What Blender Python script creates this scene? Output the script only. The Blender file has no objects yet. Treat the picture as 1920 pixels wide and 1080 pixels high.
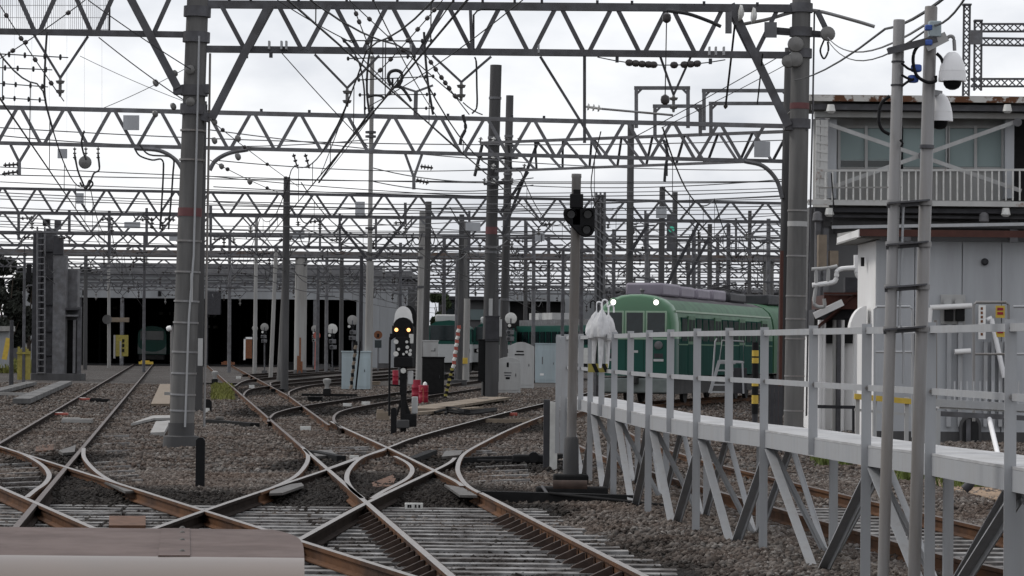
import bpy, math, random
import numpy as np
from mathutils import Vector, Matrix, noise
random.seed(7)
rng = np.random.default_rng(7)
SC = bpy.context.scene
COL = SC.collection
V = Vector
R = math.radians

# ------------------------------------------------------------------ camera
F = 5600.0            # focal length in photograph pixels (1920 wide)
CAMZ = 1.83           # eye above the rail heads
cam = bpy.data.cameras.new('camera')
camo = bpy.data.objects.new('camera', cam)
COL.objects.link(camo)
cam.sensor_width = 36.0
cam.lens = 36.0 * F / 1920.0
cam.clip_start = 0.5
cam.clip_end = 6000
ROT = Matrix.Rotation(R(90) + math.atan(113 / F), 3, 'X') @ Matrix.Rotation(R(0.55), 3, 'Z')
CAM = V((0, 0, CAMZ))
camo.matrix_world = Matrix.Translation(CAM) @ ROT.to_4x4()
SC.camera = camo

# ------------------------------------------------------------------ sky and sun
SUN_EL, SUN_AZ = R(46), R(-68)      # azimuth from +Y towards +X
w = bpy.data.worlds.new('World')
SC.world = w
w.use_nodes = True
nt = w.node_tree
nt.nodes.clear()
out = nt.nodes.new('ShaderNodeOutputWorld')
sky = nt.nodes.new('ShaderNodeTexSky')
sky.sky_type = 'NISHITA'
sky.sun_disc = False
sky.sun_elevation = SUN_EL
sky.sun_rotation = SUN_AZ
bsky = nt.nodes.new('ShaderNodeBackground')
bsky.inputs[1].default_value = 0.10
nt.links.new(sky.outputs[0], bsky.inputs[0])
tc = nt.nodes.new('ShaderNodeTexCoord')
mp = nt.nodes.new('ShaderNodeMapping')
mp.inputs['Scale'].default_value = (1.0, 1.0, 2.2)
mp.inputs['Location'].default_value = (0.37, 0.1, 0.42)
nt.links.new(tc.outputs['Generated'], mp.inputs[0])
n1 = nt.nodes.new('ShaderNodeTexNoise')
n1.inputs['Scale'].default_value = 5.5
n1.inputs['Detail'].default_value = 7
n1.inputs['Roughness'].default_value = 0.52
nt.links.new(mp.outputs[0], n1.inputs['Vector'])
cr = nt.nodes.new('ShaderNodeValToRGB')
cr.color_ramp.elements[0].position = 0.37
cr.color_ramp.elements[0].color = (0.66, 0.685, 0.75, 1)
cr.color_ramp.elements[1].position = 0.56
cr.color_ramp.elements[1].color = (1.12, 1.12, 1.135, 1)
nt.links.new(n1.outputs[0], cr.inputs[0])
bcl = nt.nodes.new('ShaderNodeBackground')
bcl.inputs[1].default_value = 1.0
nt.links.new(cr.outputs[0], bcl.inputs[0])
mx = nt.nodes.new('ShaderNodeMixShader')
mx.inputs[0].default_value = 0.9
nt.links.new(bsky.outputs[0], mx.inputs[1])
nt.links.new(bcl.outputs[0], mx.inputs[2])
nt.links.new(mx.outputs[0], out.inputs[0])
sun = bpy.data.lights.new('sun', 'SUN')
sun.energy = 1.5
sun.angle = R(12)
sun.color = (1.0, 0.96, 0.9)
suno = bpy.data.objects.new('sun', sun)
COL.objects.link(suno)
sd = V((math.sin(SUN_AZ) * math.cos(SUN_EL), math.cos(SUN_AZ) * math.cos(SUN_EL), math.sin(SUN_EL)))
suno.rotation_euler = sd.to_track_quat('Z', 'Y').to_euler()
SC.view_settings.view_transform = 'Standard'
SC.view_settings.look = 'None'
SC.view_settings.gamma = 1
SC.view_settings.exposure = 0.06

# ------------------------------------------------------------------ pixel helpers
def ray(u, v):
    return ROT @ V(((u - 960) / F, (540 - v) / F, -1.0))
def P(u, v, d):                    # point seen at (u, v) at distance d down the yard
    r = ray(u, v)
    return CAM + r * (d / r.y)
def G(u, v, z=0.0):                # point seen at (u, v) on the level z
    r = ray(u, v)
    return CAM + r * ((z - CAMZ) / r.z)
def PZ(u, d, z):                   # point in column u, distance d, height z
    p = P(u, 650, d)
    for _ in range(3):
        v = 540 + (653 - 540) - (z - CAMZ) * F / d
        p = P(u, v, d)
    return V((p.x, d, z))

# ------------------------------------------------------------------ materials
MATS = {}
def mat(name, col, rough=0.6, metal=0.0, var=0.25, scale=6.0, col2=None, amt=0.0, scale2=3.0, bump=0.0,
        emit=None, estr=0.0, alpha=None, trans=0.0, streak=False, spec=0.25, thr=0.5, soft=0.12):
    m = bpy.data.materials.new(name)
    m.use_nodes = True
    t = m.node_tree
    b = t.nodes['Principled BSDF']
    b.inputs['Roughness'].default_value = rough
    b.inputs['Metallic'].default_value = metal
    b.inputs['Specular IOR Level'].default_value = spec
    geo = t.nodes.new('ShaderNodeNewGeometry')
    pos = geo.outputs['Position']
    nz = t.nodes.new('ShaderNodeTexNoise')
    nz.inputs['Scale'].default_value = scale
    nz.inputs['Detail'].default_value = 5
    if streak:
        mpn = t.nodes.new('ShaderNodeMapping')
        mpn.inputs['Scale'].default_value = (1, 1, 0.12)
        t.links.new(pos, mpn.inputs[0])
        t.links.new(mpn.outputs[0], nz.inputs['Vector'])
    else:
        t.links.new(pos, nz.inputs['Vector'])
    mr = t.nodes.new('ShaderNodeMapRange')
    mr.inputs[1].default_value = 0.3
    mr.inputs[2].default_value = 0.7
    mr.inputs[3].default_value = 1 - var
    mr.inputs[4].default_value = 1 + var
    t.links.new(nz.outputs[0], mr.inputs[0])
    mul = t.nodes.new('ShaderNodeVectorMath')
    mul.operation = 'SCALE'
    mul.inputs[0].default_value = col
    t.links.new(mr.outputs[0], mul.inputs['Scale'])
    outc = mul.outputs[0]
    if col2 is not None:
        n2 = t.nodes.new('ShaderNodeTexNoise')
        n2.inputs['Scale'].default_value = scale2
        n2.inputs['Detail'].default_value = 8
        n2.inputs['Roughness'].default_value = 0.65
        if streak:
            t.links.new(mpn.outputs[0], n2.inputs['Vector'])
        else:
            t.links.new(pos, n2.inputs['Vector'])
        r2 = t.nodes.new('ShaderNodeMapRange')
        r2.inputs[1].default_value = thr - soft
        r2.inputs[2].default_value = thr + soft
        r2.inputs[3].default_value = 0
        r2.inputs[4].default_value = amt
        t.links.new(n2.outputs[0], r2.inputs[0])
        mix = t.nodes.new('ShaderNodeMix')
        mix.data_type = 'RGBA'
        t.links.new(r2.outputs[0], mix.inputs[0])
        t.links.new(outc, mix.inputs[6])
        mix.inputs[7].default_value = (*col2, 1)
        outc = mix.outputs[2]
    t.links.new(outc, b.inputs['Base Color'])
    if bump:
        bp = t.nodes.new('ShaderNodeBump')
        bp.inputs['Strength'].default_value = bump
        bp.inputs['Distance'].default_value = 0.02
        t.links.new(nz.outputs[0], bp.inputs['Height'])
        t.links.new(bp.outputs[0], b.inputs['Normal'])
    if emit:
        b.inputs['Emission Color'].default_value = (*emit, 1)
        b.inputs['Emission Strength'].default_value = estr
    if trans:
        b.inputs['Transmission Weight'].default_value = trans
    MATS[name] = m
    return m

mat('concrete', (0.142, 0.14, 0.138), 0.85, var=0.3, scale=3.5, col2=(0.062, 0.061, 0.061), amt=0.75, scale2=1.2, bump=0.15, streak=True)
mat('concrete_dark', (0.078, 0.077, 0.079), 0.85, var=0.22, scale=2.5, col2=(0.045, 0.045, 0.045), amt=0.6, scale2=1.2, streak=True)
mat('concrete_pale', (0.30, 0.30, 0.295), 0.8, var=0.14, scale=2.5, col2=(0.17, 0.155, 0.14), amt=0.5, scale2=1.3, streak=True)
mat('tan_board', (0.19, 0.155, 0.12), 0.85, var=0.2, scale=3)
mat('truss', (0.096, 0.097, 0.106), 0.6, 0.2, var=0.25, scale=4, col2=(0.055, 0.05, 0.05), amt=0.5, scale2=3)
mat('truss_dark', (0.045, 0.045, 0.05), 0.6, 0.2, var=0.2, scale=4)
mat('truss_pale', (0.15, 0.152, 0.162), 0.6, 0.2, var=0.22, scale=4, col2=(0.08, 0.073, 0.07), amt=0.5, scale2=3)
mat('rusty_beam', (0.13, 0.122, 0.12), 0.75, var=0.25, scale=2, col2=(0.085, 0.045, 0.026), amt=0.8, scale2=0.35, thr=0.56)
mat('galv', (0.35, 0.36, 0.375), 0.5, 0.2, var=0.16, scale=5, col2=(0.20, 0.19, 0.18), amt=0.55, scale2=5, thr=0.56, streak=True)
mat('galv_pole', (0.27, 0.272, 0.28), 0.45, 0.3, var=0.16, scale=4, col2=(0.14, 0.122, 0.105), amt=0.75, scale2=2.0, streak=True)
mat('deck', (0.40, 0.405, 0.415), 0.55, 0.1, var=0.14, scale=5, col2=(0.27, 0.265, 0.26), amt=0.6, scale2=3)
mat('wire', (0.035, 0.035, 0.037), 0.6, 0.3, var=0.1)
mat('wire_pale', (0.13, 0.13, 0.135), 0.6, 0.3, var=0.1)
mat('insul', (0.15, 0.147, 0.143), 0.3, var=0.1)
mat('insul_dark', (0.05, 0.045, 0.045), 0.25, var=0.1)
mat('insul_white', (0.55, 0.55, 0.53), 0.3, var=0.1)
mat('rail_side', (0.05, 0.03, 0.022), 0.8, var=0.4, scale=5, col2=(0.14, 0.066, 0.03), amt=0.75, scale2=0.7, bump=0.2, spec=0.1)
mat('rail_side_shaded', (0.02, 0.0145, 0.012), 0.85, var=0.35, scale=5, bump=0.2, spec=0.05)  # darker copy of rail_side: shade on the sides and oily dirt in the colour
mat('rail_head', (0.215, 0.20, 0.19), 0.42, 0.4, var=0.15, scale=8)
mat('rail_head_dull', (0.085, 0.066, 0.058), 0.5, 0.4, var=0.2, scale=6)
mat('timber', (0.225, 0.222, 0.22), 0.8, var=0.4, scale=9, col2=(0.045, 0.036, 0.032), amt=0.92, thr=0.52, scale2=2.6, bump=0.4)
mat('chair', (0.045, 0.03, 0.024), 0.75, var=0.3, scale=10)
mat('plate', (0.11, 0.107, 0.103), 0.6, 0.3, var=0.25, scale=7, col2=(0.06, 0.05, 0.045), amt=0.7, scale2=4)
mat('black', (0.009, 0.009, 0.010), 0.5, var=0.1, spec=0.12)
mat('black_matt', (0.014, 0.014, 0.0145), 0.75, var=0.2, spec=0.08)
mat('lens_off', (0.03, 0.03, 0.032), 0.08, var=0.05)
mat('white', (0.72, 0.72, 0.71), 0.5, var=0.05)
mat('white_dirty', (0.55, 0.55, 0.53), 0.6, var=0.12, scale=8)
mat('red', (0.25, 0.014, 0.032), 0.45, var=0.1)
mat('red_white', (0.33, 0.085, 0.065), 0.55, var=0.1)
mat('orange_rust', (0.17, 0.07, 0.035), 0.75, var=0.3, scale=7)
mat('yellow', (0.50, 0.35, 0.06), 0.55, var=0.12)
mat('yellow_dull', (0.27, 0.23, 0.06), 0.7, var=0.2)
mat('cabinet', (0.40, 0.405, 0.405), 0.55, var=0.08, scale=3, col2=(0.28, 0.27, 0.26), amt=0.5, scale2=2, streak=True)
mat('cabinet_blue', (0.36, 0.43, 0.46), 0.55, var=0.07, scale=3, streak=True, col2=(0.25, 0.28, 0.29), amt=0.5, scale2=2)
mat('wall_white', (0.76, 0.76, 0.76), 0.6, var=0.05, scale=1.5, col2=(0.58, 0.56, 0.54), amt=0.4, scale2=1.5, streak=True)
mat('panel_grey', (0.39, 0.405, 0.425), 0.55, 0.05, var=0.06, scale=1.2, col2=(0.26, 0.265, 0.28), amt=0.5, scale2=1.4, streak=True)
mat('depot_wall', (0.28, 0.292, 0.305), 0.7, var=0.08, scale=0.6, col2=(0.15, 0.15, 0.15), amt=0.4, scale2=0.5, streak=True)
mat('depot_roof', (0.14, 0.14, 0.145), 0.7, var=0.2, scale=0.5)
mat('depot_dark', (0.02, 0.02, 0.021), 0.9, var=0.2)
mat('cabin_wall', (0.30, 0.305, 0.30), 0.65, var=0.1, scale=1, col2=(0.2, 0.18, 0.165), amt=0.5, scale2=1.5, streak=True)
mat('rusty_paint', (0.46, 0.45, 0.43), 0.65, var=0.1, scale=2, col2=(0.10, 0.042, 0.02), amt=1.0, scale2=3.4, soft=0.03, thr=0.50)
mat('rusty_paint_pale', (0.44, 0.44, 0.43), 0.65, var=0.1, scale=2, col2=(0.16, 0.075, 0.045), amt=1.0, scale2=1.6, soft=0.05, thr=0.62)
mat('glass', (0.16, 0.21, 0.215), 0.12, var=0.08, scale=0.7, spec=0.6)
mat('blind', (0.24, 0.30, 0.30), 0.6, var=0.05, scale=0.7)
mat('glass_dark', (0.012, 0.02, 0.022), 0.08, var=0.2, spec=0.45)
mat('side_glass', (0.018, 0.026, 0.024), 0.6, var=0.5, scale=4, spec=0.04)
mat('red_faded', (0.135, 0.058, 0.06), 0.7, var=0.15)
mat('train_side', (0.055, 0.125, 0.072), 0.45, var=0.22, scale=2.0, spec=0.06, streak=True)
mat('wood_cover', (0.10, 0.052, 0.032), 0.8, var=0.35, scale=8)
mat('train_light', (0.066, 0.168, 0.09), 0.32, var=0.05, scale=1.0, spec=0.5)
mat('train_dark', (0.006, 0.06, 0.046), 0.4, var=0.08, scale=1.0, spec=0.25)
mat('train_side_low', (0.008, 0.042, 0.034), 0.75, var=0.25, scale=2.0, spec=0.04, streak=True)
mat('train_trim', (0.26, 0.36, 0.27), 0.4, 0.3, var=0.05)
mat('train_white', (0.42, 0.43, 0.43), 0.4, var=0.05)
mat('train_roof', (0.07, 0.066, 0.072), 0.75, var=0.2, scale=2)
mat('ac_unit', (0.24, 0.22, 0.26), 0.6, var=0.1, scale=2)
mat('underframe', (0.03, 0.03, 0.03), 0.8, var=0.3, scale=3)
mat('skirt', (0.15, 0.17, 0.165), 0.6, var=0.15, scale=3)
mat('lamp_on', (0.9, 0.9, 0.85), 0.3, var=0, emit=(1.0, 0.97, 0.88), estr=1.6)
mat('lamp_amber', (0.9, 0.6, 0.3), 0.3, var=0, emit=(1.0, 0.46, 0.16), estr=2.6)
mat('lamp_green', (0.05, 0.22, 0.17), 0.3, var=0, emit=(0.1, 0.8, 0.55), estr=0.25)
mat('umbrella', (0.62, 0.62, 0.63), 0.4, var=0.14, scale=14, trans=0.12)
mat('blue_tape', (0.05, 0.10, 0.34), 0.5, var=0.1)
mat('camera_white', (0.74, 0.74, 0.75), 0.35, var=0.02)
mat('beam_top', (0.062, 0.037, 0.030), 0.6, 0.1, var=0.14, scale=3, col2=(0.12, 0.085, 0.075), amt=0.7, scale2=9, spec=0.15)
mat('beam_front', (0.205, 0.18, 0.162), 0.38, 0.45, var=0.14, scale=4, col2=(0.16, 0.122, 0.105), amt=0.5, scale2=2)
mat('pipe_rust', (0.20, 0.11, 0.085), 0.7, var=0.2, scale=4)
mat('foliage', (0.035, 0.05, 0.022), 0.8, var=0.6, scale=1.3)
mat('foliage_dark', (0.024, 0.027, 0.022), 0.85, var=0.6, scale=1.3)
mat('grass', (0.135, 0.14, 0.035), 0.8, var=0.4, scale=3)
mat('grass_green', (0.12, 0.15, 0.04), 0.8, var=0.45, scale=3)
mat('bark', (0.05, 0.04, 0.032), 0.9, var=0.3)
mat('soil', (0.24, 0.17, 0.115), 0.9, var=0.25, scale=2)
mat('eave_red', (0.062, 0.022, 0.016), 0.5, var=0.15)
mat('net', (0.5, 0.5, 0.51), 0.8, var=0.1)
mat('far_wall', (0.12, 0.12, 0.123), 0.8, var=0.15, scale=0.3)

# ------------------------------------------------------------------ object helpers
WM = {}
def tag(o, label, cat, group=None):
    o['label'] = label
    o['category'] = cat
    if group:
        o['group'] = group
    return o
def thing(name, label, cat, loc, group=None):
    o = bpy.data.objects.new(name, None)
    o.empty_display_size = 0.3
    COL.objects.link(o)
    o.location = loc
    WM[o.name] = Matrix.Translation(V(loc))
    return tag(o, label, cat, group)
def place(o, parent, M):
    COL.objects.link(o)
    if parent is not None:
        o.parent = parent
        o.matrix_basis = WM[parent.name].inverted() @ M
    else:
        o.matrix_basis = M
    WM[o.name] = M
    return o
UNIT = {}
def unit(kind, m):
    k = (kind, m)
    if k in UNIT:
        return UNIT[k]
    me = bpy.data.meshes.new(kind + '_' + m)
    if kind == 'box':
        vs = [(x, y, z) for x in (-.5, .5) for y in (-.5, .5) for z in (-.5, .5)]
        fs = [(0, 1, 3, 2), (4, 6, 7, 5), (0, 4, 5, 1), (2, 3, 7, 6), (0, 2, 6, 4), (1, 5, 7, 3)]
        me.from_pydata(vs, [], fs)
    else:
        n = 12
        vs = []
        for x in (-.5, .5):
            for i in range(n):
                a = 2 * math.pi * i / n
                vs.append((x, math.cos(a), math.sin(a)))
        fs = [tuple(range(n - 1, -1, -1)), tuple(range(n, 2 * n))]
        fs += [(i, (i + 1) % n, n + (i + 1) % n, n + i) for i in range(n)]
        me.from_pydata(vs, [], fs)
        me.polygons.foreach_set('use_smooth', [False, False] + [True] * n)
    me.materials.append(MATS[m])
    UNIT[k] = me
    return me
def axes(p0, p1, up=None):
    d = (p1 - p0)
    L = d.length
    x = d / L
    u = V(up) if up is not None else V((0, 0, 1))
    if abs(x.dot(u)) > 0.98:
        u = V((0, 1, 0))
    y = u.cross(x).normalized()
    z = x.cross(y)
    return x, y, z, L
def bar(name, p0, p1, wy, hz, m, parent=None, up=None):
    """rectangular bar from p0 to p1, wy across, hz along 'up'"""
    p0, p1 = V(p0), V(p1)
    x, y, z, L = axes(p0, p1, up)
    c = (p0 + p1) / 2
    M = Matrix(((x.x * L, y.x * wy, z.x * hz, c.x), (x.y * L, y.y * wy, z.y * hz, c.y), (x.z * L, y.z * wy, z.z * hz, c.z), (0, 0, 0, 1)))
    return place(bpy.data.objects.new(name, unit('box', m)), parent, M)
def rod(name, p0, p1, r, m, parent=None):
    p0, p1 = V(p0), V(p1)
    x, y, z, L = axes(p0, p1)
    c = (p0 + p1) / 2
    M = Matrix(((x.x * L, y.x * r, z.x * r, c.x), (x.y * L, y.y * r, z.y * r, c.y), (x.z * L, y.z * r, z.z * r, c.z), (0, 0, 0, 1)))
    return place(bpy.data.objects.new(name, unit('cyl', m)), parent, M)

class MB:
    """collects shapes (world coordinates) and links them as ONE mesh object"""
    def __init__(s):
        s.v, s.f, s.mi = [], [], []
    def add(s, vs, fs, mi=0):
        o = len(s.v)
        s.v += [tuple(p) for p in vs]
        s.f += [tuple(i + o for i in f) for f in fs]
        s.mi += [mi] * len(fs)
        return s
    def box(s, c, size, rz=0.0, mi=0, rot=None):
        hx, hy, hz = size[0] / 2, size[1] / 2, size[2] / 2
        M = rot if rot is not None else Matrix.Rotation(rz, 3, 'Z')
        c = V(c)
        vs = [c + M @ V((x, y, z)) for x in (-hx, hx) for y in (-hy, hy) for z in (-hz, hz)]
        return s.add(vs, [(0, 1, 3, 2), (4, 6, 7, 5), (0, 4, 5, 1), (2, 3, 7, 6), (0, 2, 6, 4), (1, 5, 7, 3)], mi)
    def bar(s, p0, p1, wy, hz, up=None, mi=0):
        p0, p1 = V(p0), V(p1)
        x, y, z, L = axes(p0, p1, up)
        vs = [p + y * (a * wy / 2) + z * (b * hz / 2) for p in (p0, p1) for a in (-1, 1) for b in (-1, 1)]
        return s.add(vs, [(0, 1, 3, 2), (4, 6, 7, 5), (0, 4, 5, 1), (2, 3, 7, 6), (0, 2, 6, 4), (1, 5, 7, 3)], mi)
    def cyl(s, p0, p1, r0, r1=None, n=14, mi=0, cap=True):
        r1 = r0 if r1 is None else r1
        p0, p1 = V(p0), V(p1)
        x, y, z, L = axes(p0, p1)
        vs = []
        for p, r in ((p0, r0), (p1, r1)):
            for i in range(n):
                a = 2 * math.pi * i / n
                vs.append(p + (y * math.cos(a) + z * math.sin(a)) * r)
        fs = [(i, (i + 1) % n, n + (i + 1) % n, n + i) for i in range(n)]
        if cap:
            fs += [tuple(range(n - 1, -1, -1)), tuple(range(n, 2 * n))]
        return s.add(vs, fs, mi)
    def lathe(s, prof, p0, axis=(0, 0, 1), n=14, mi=0):
        """prof: list of (distance along axis, radius)"""
        p0 = V(p0)
        x, y, z, L = axes(p0, p0 + V(axis))
        vs, fs = [], []
        for t, r in prof:
            for i in range(n):
                a = 2 * math.pi * i / n
                vs.append(p0 + x * t + (y * math.cos(a) + z * math.sin(a)) * max(r, 1e-4))
        for k in range(len(prof) - 1):
            for i in range(n):
                fs.append((k * n + i, k * n + (i + 1) % n, (k + 1) * n + (i + 1) % n, (k + 1) * n + i))
        fs.append(tuple(range(n - 1, -1, -1)))
        fs.append(tuple(range((len(prof) - 1) * n, len(prof) * n)))
        return s.add(vs, fs, mi)
    def tube(s, pts, r, n=6, mi=0):
        pts = [V(p) for p in pts]
        vs, fs = [], []
        m = len(pts)
        for k, p in enumerate(pts):
            t = (pts[min(k + 1, m - 1)] - pts[max(k - 1, 0)])
            x, y, z, L = axes(p, p + t)
            rr = r[k] if isinstance(r, (list, tuple)) else r
            for i in range(n):
                a = 2 * math.pi * i / n
                vs.append(p + (y * math.cos(a) + z * math.sin(a)) * rr)
        for k in range(m - 1):
            for i in range(n):
                fs.append((k * n + i, k * n + (i + 1) % n, (k + 1) * n + (i + 1) % n, (k + 1) * n + i))
        fs.append(tuple(range(n - 1, -1, -1)))
        fs.append(tuple(range((m - 1) * n, m * n)))
        return s.add(vs, fs, mi)
    def prism(s, poly, off, mi=0):
        """polygon of points pushed along the vector off"""
        off = V(off)
        n = len(poly)
        vs = [V(p) for p in poly] + [V(p) + off for p in poly]
        fs = [tuple(range(n - 1, -1, -1)), tuple(range(n, 2 * n))]
        fs += [(i, (i + 1) % n, n + (i + 1) % n, n + i) for i in range(n)]
        return s.add(vs, fs, mi)
    def build(s, name, m, parent=None, smooth=True, bevel=0.0, origin=None):
        if parent is not None:
            og = WM[parent.name].translation.copy()
        elif origin is not None:
            og = V(origin)
        else:
            og = V((0, 0, 0))
        me = bpy.data.meshes.new(name)
        me.from_pydata([(p[0] - og.x, p[1] - og.y, p[2] - og.z) for p in s.v], [], s.f)
        for mm in ([m] if isinstance(m, str) else m):
            me.materials.append(MATS[mm])
        me.polygons.foreach_set('material_index', s.mi)
        if smooth:
            me.polygons.foreach_set('use_smooth', [True] * len(s.f))
            me.set_sharp_from_angle(angle=R(38))
        me.update()
        o = bpy.data.objects.new(name, me)
        place(o, parent, Matrix.Translation(og))
        if bevel:
            b = o.modifiers.new('bevel', 'BEVEL')
            b.width = bevel
            b.segments = 2
            b.limit_method = 'ANGLE'
            b.angle_limit = R(40)
        return o
def fixn(o):
    """make normals consistent on a hand-built closed mesh"""
    import bmesh
    bm = bmesh.new()
    bm.from_mesh(o.data)
    bmesh.ops.recalc_face_normals(bm, faces=bm.faces)
    bm.to_mesh(o.data)
    bm.free()
    return o
def smooth_path(pts, n=8, closed=False):
    """Catmull-Rom through the points"""
    pts = [V(p) for p in pts]
    if len(pts) < 3:
        return [pts[0].lerp(pts[-1], i / n) for i in range(n + 1)]
    res = []
    for i in range(len(pts) - 1):
        p0 = pts[i - 1] if i else pts[0] * 2 - pts[1]
        p1, p2 = pts[i], pts[i + 1]
        p3 = pts[i + 2] if i + 2 < len(pts) else pts[-1] * 2 - pts[-2]
        for k in range(n):
            t = k / n
            res.append(0.5 * ((2 * p1) + (p2 - p0) * t + (2 * p0 - 5 * p1 + 4 * p2 - p3) * t * t + (3 * p1 - p0 - 3 * p2 + p3) * t ** 3))
    res.append(pts[-1])
    return res
def sag(p0, p1, s, n=10):
    p0, p1 = V(p0), V(p1)
    return [p0.lerp(p1, i / n) - V((0, 0, 4 * s * (i / n) * (1 - i / n))) for i in range(n + 1)]
def insul(p0, p1, r, parent, name='insulator', m='insul', sheds=3, n=10):
    p0, p1 = V(p0), V(p1)
    L = (p1 - p0).length
    pr = [(0, r * .25)]
    for k in range(sheds):
        a = L * (k + .25) / sheds
        b = L * (k + .6) / sheds
        pr += [(a, r * .35), (a + L * .06 / sheds, r), (b, r * .75), (b + L * .05 / sheds, r * .35)]
    pr += [(L, r * .25)]
    return MB().lathe(pr, p0, p1 - p0, n=n).build(name, m, parent)

# ================================================================== GROUND
AR0, AR1 = G(1210, 1080), G(733, 842)          # right rail of the middle track
def x_ar(y):
    t = (y - AR0.y) / (AR1.y - AR0.y)
    return AR0.x + (AR1.x - AR0.x) * t
def sstep(a, b, x):
    t = min(1.0, max(0.0, (x - a) / (b - a)))
    return t * t * (3 - 2 * t)
def gh(x, y):
    h = -0.125 - 0.035 * sstep(58, 72, y)
    k = sstep(39.5, 37.0, y)                    # open timbers close to the camera
    xr = x_ar(y)
    near = -0.205
    right = -0.12 - 0.10 * sstep(xr + 1.6, xr + 4.5, x)
    hn = near + (right - near) * sstep(xr + 0.55, xr + 1.15, x)
    h = h + (hn - h) * k
    if y < 95:
        h += 0.022 * (noise.noise(V((x * 0.9, y * 0.9, 3.1)))) + 0.014 * noise.noise(V((x * 2.7, y * 2.7, 8.1)))
    return h
DARK_PATCHES = [(G(300, 925), 1.5, 3.2), (G(215, 915), 1.1, 2.6), (G(630, 915), 1.3, 3.5), (G(715, 890), 1.0, 3.0), (G(830, 915), 1.2, 3.5), (G(590, 860), .7, 2.5), (G(840, 855), .9, 2.5), (G(70, 895), 1.0, 3.0), (G(120, 850), .9, 3.5), (G(960, 862), 1.2, 2.0), (G(930, 935), 1.0, 2.0), (G(470, 985), 2.6, 4.5), (G(960, 1030), 1.7, 5.0), (G(1020, 1080), 1.6, 4.0), (G(760, 1000), 1.6, 4.0), (G(150, 985), 2.2, 3.5), (G(640, 1040), 2.0, 4.0), (G(520, 762), 1.3, 9.0), (G(600, 762), 2.2, 7.0), (G(480, 728), 1.6, 14.0), (G(700, 742), 3.0, 6.0), (G(560, 716), 4.0, 9.0), (G(950, 790), 1.3, 6.0), (G(680, 705), 6.0, 8.0)]  # ellipses of darkened ballast at the crossings, near timbers and turnouts
def dark_mask(t, geo):
    """noisy-edged ellipses: low where the stone is darkened, full outside them"""
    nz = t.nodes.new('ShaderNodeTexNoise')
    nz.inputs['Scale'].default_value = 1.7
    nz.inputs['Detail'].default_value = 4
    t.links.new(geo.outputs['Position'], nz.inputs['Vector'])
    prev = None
    for c, rx, ry in DARK_PATCHES:
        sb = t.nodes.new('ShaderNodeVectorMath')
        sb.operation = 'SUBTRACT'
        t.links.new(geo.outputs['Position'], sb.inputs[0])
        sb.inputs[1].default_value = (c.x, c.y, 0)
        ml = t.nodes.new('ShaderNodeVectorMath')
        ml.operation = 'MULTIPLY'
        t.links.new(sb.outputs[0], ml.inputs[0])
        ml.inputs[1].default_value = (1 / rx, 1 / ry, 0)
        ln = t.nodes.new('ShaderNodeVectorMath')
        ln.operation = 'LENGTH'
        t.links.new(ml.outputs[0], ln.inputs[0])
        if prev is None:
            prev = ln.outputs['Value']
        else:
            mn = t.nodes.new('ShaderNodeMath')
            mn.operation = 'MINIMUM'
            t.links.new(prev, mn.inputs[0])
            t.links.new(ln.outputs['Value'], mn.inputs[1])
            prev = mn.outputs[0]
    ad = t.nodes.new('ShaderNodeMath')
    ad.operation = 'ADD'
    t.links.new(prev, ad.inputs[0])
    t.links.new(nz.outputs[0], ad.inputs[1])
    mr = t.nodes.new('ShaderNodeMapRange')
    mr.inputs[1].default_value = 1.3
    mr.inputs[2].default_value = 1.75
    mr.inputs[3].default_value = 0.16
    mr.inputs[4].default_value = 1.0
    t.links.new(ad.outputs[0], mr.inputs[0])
    return mr.outputs[0]
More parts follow.
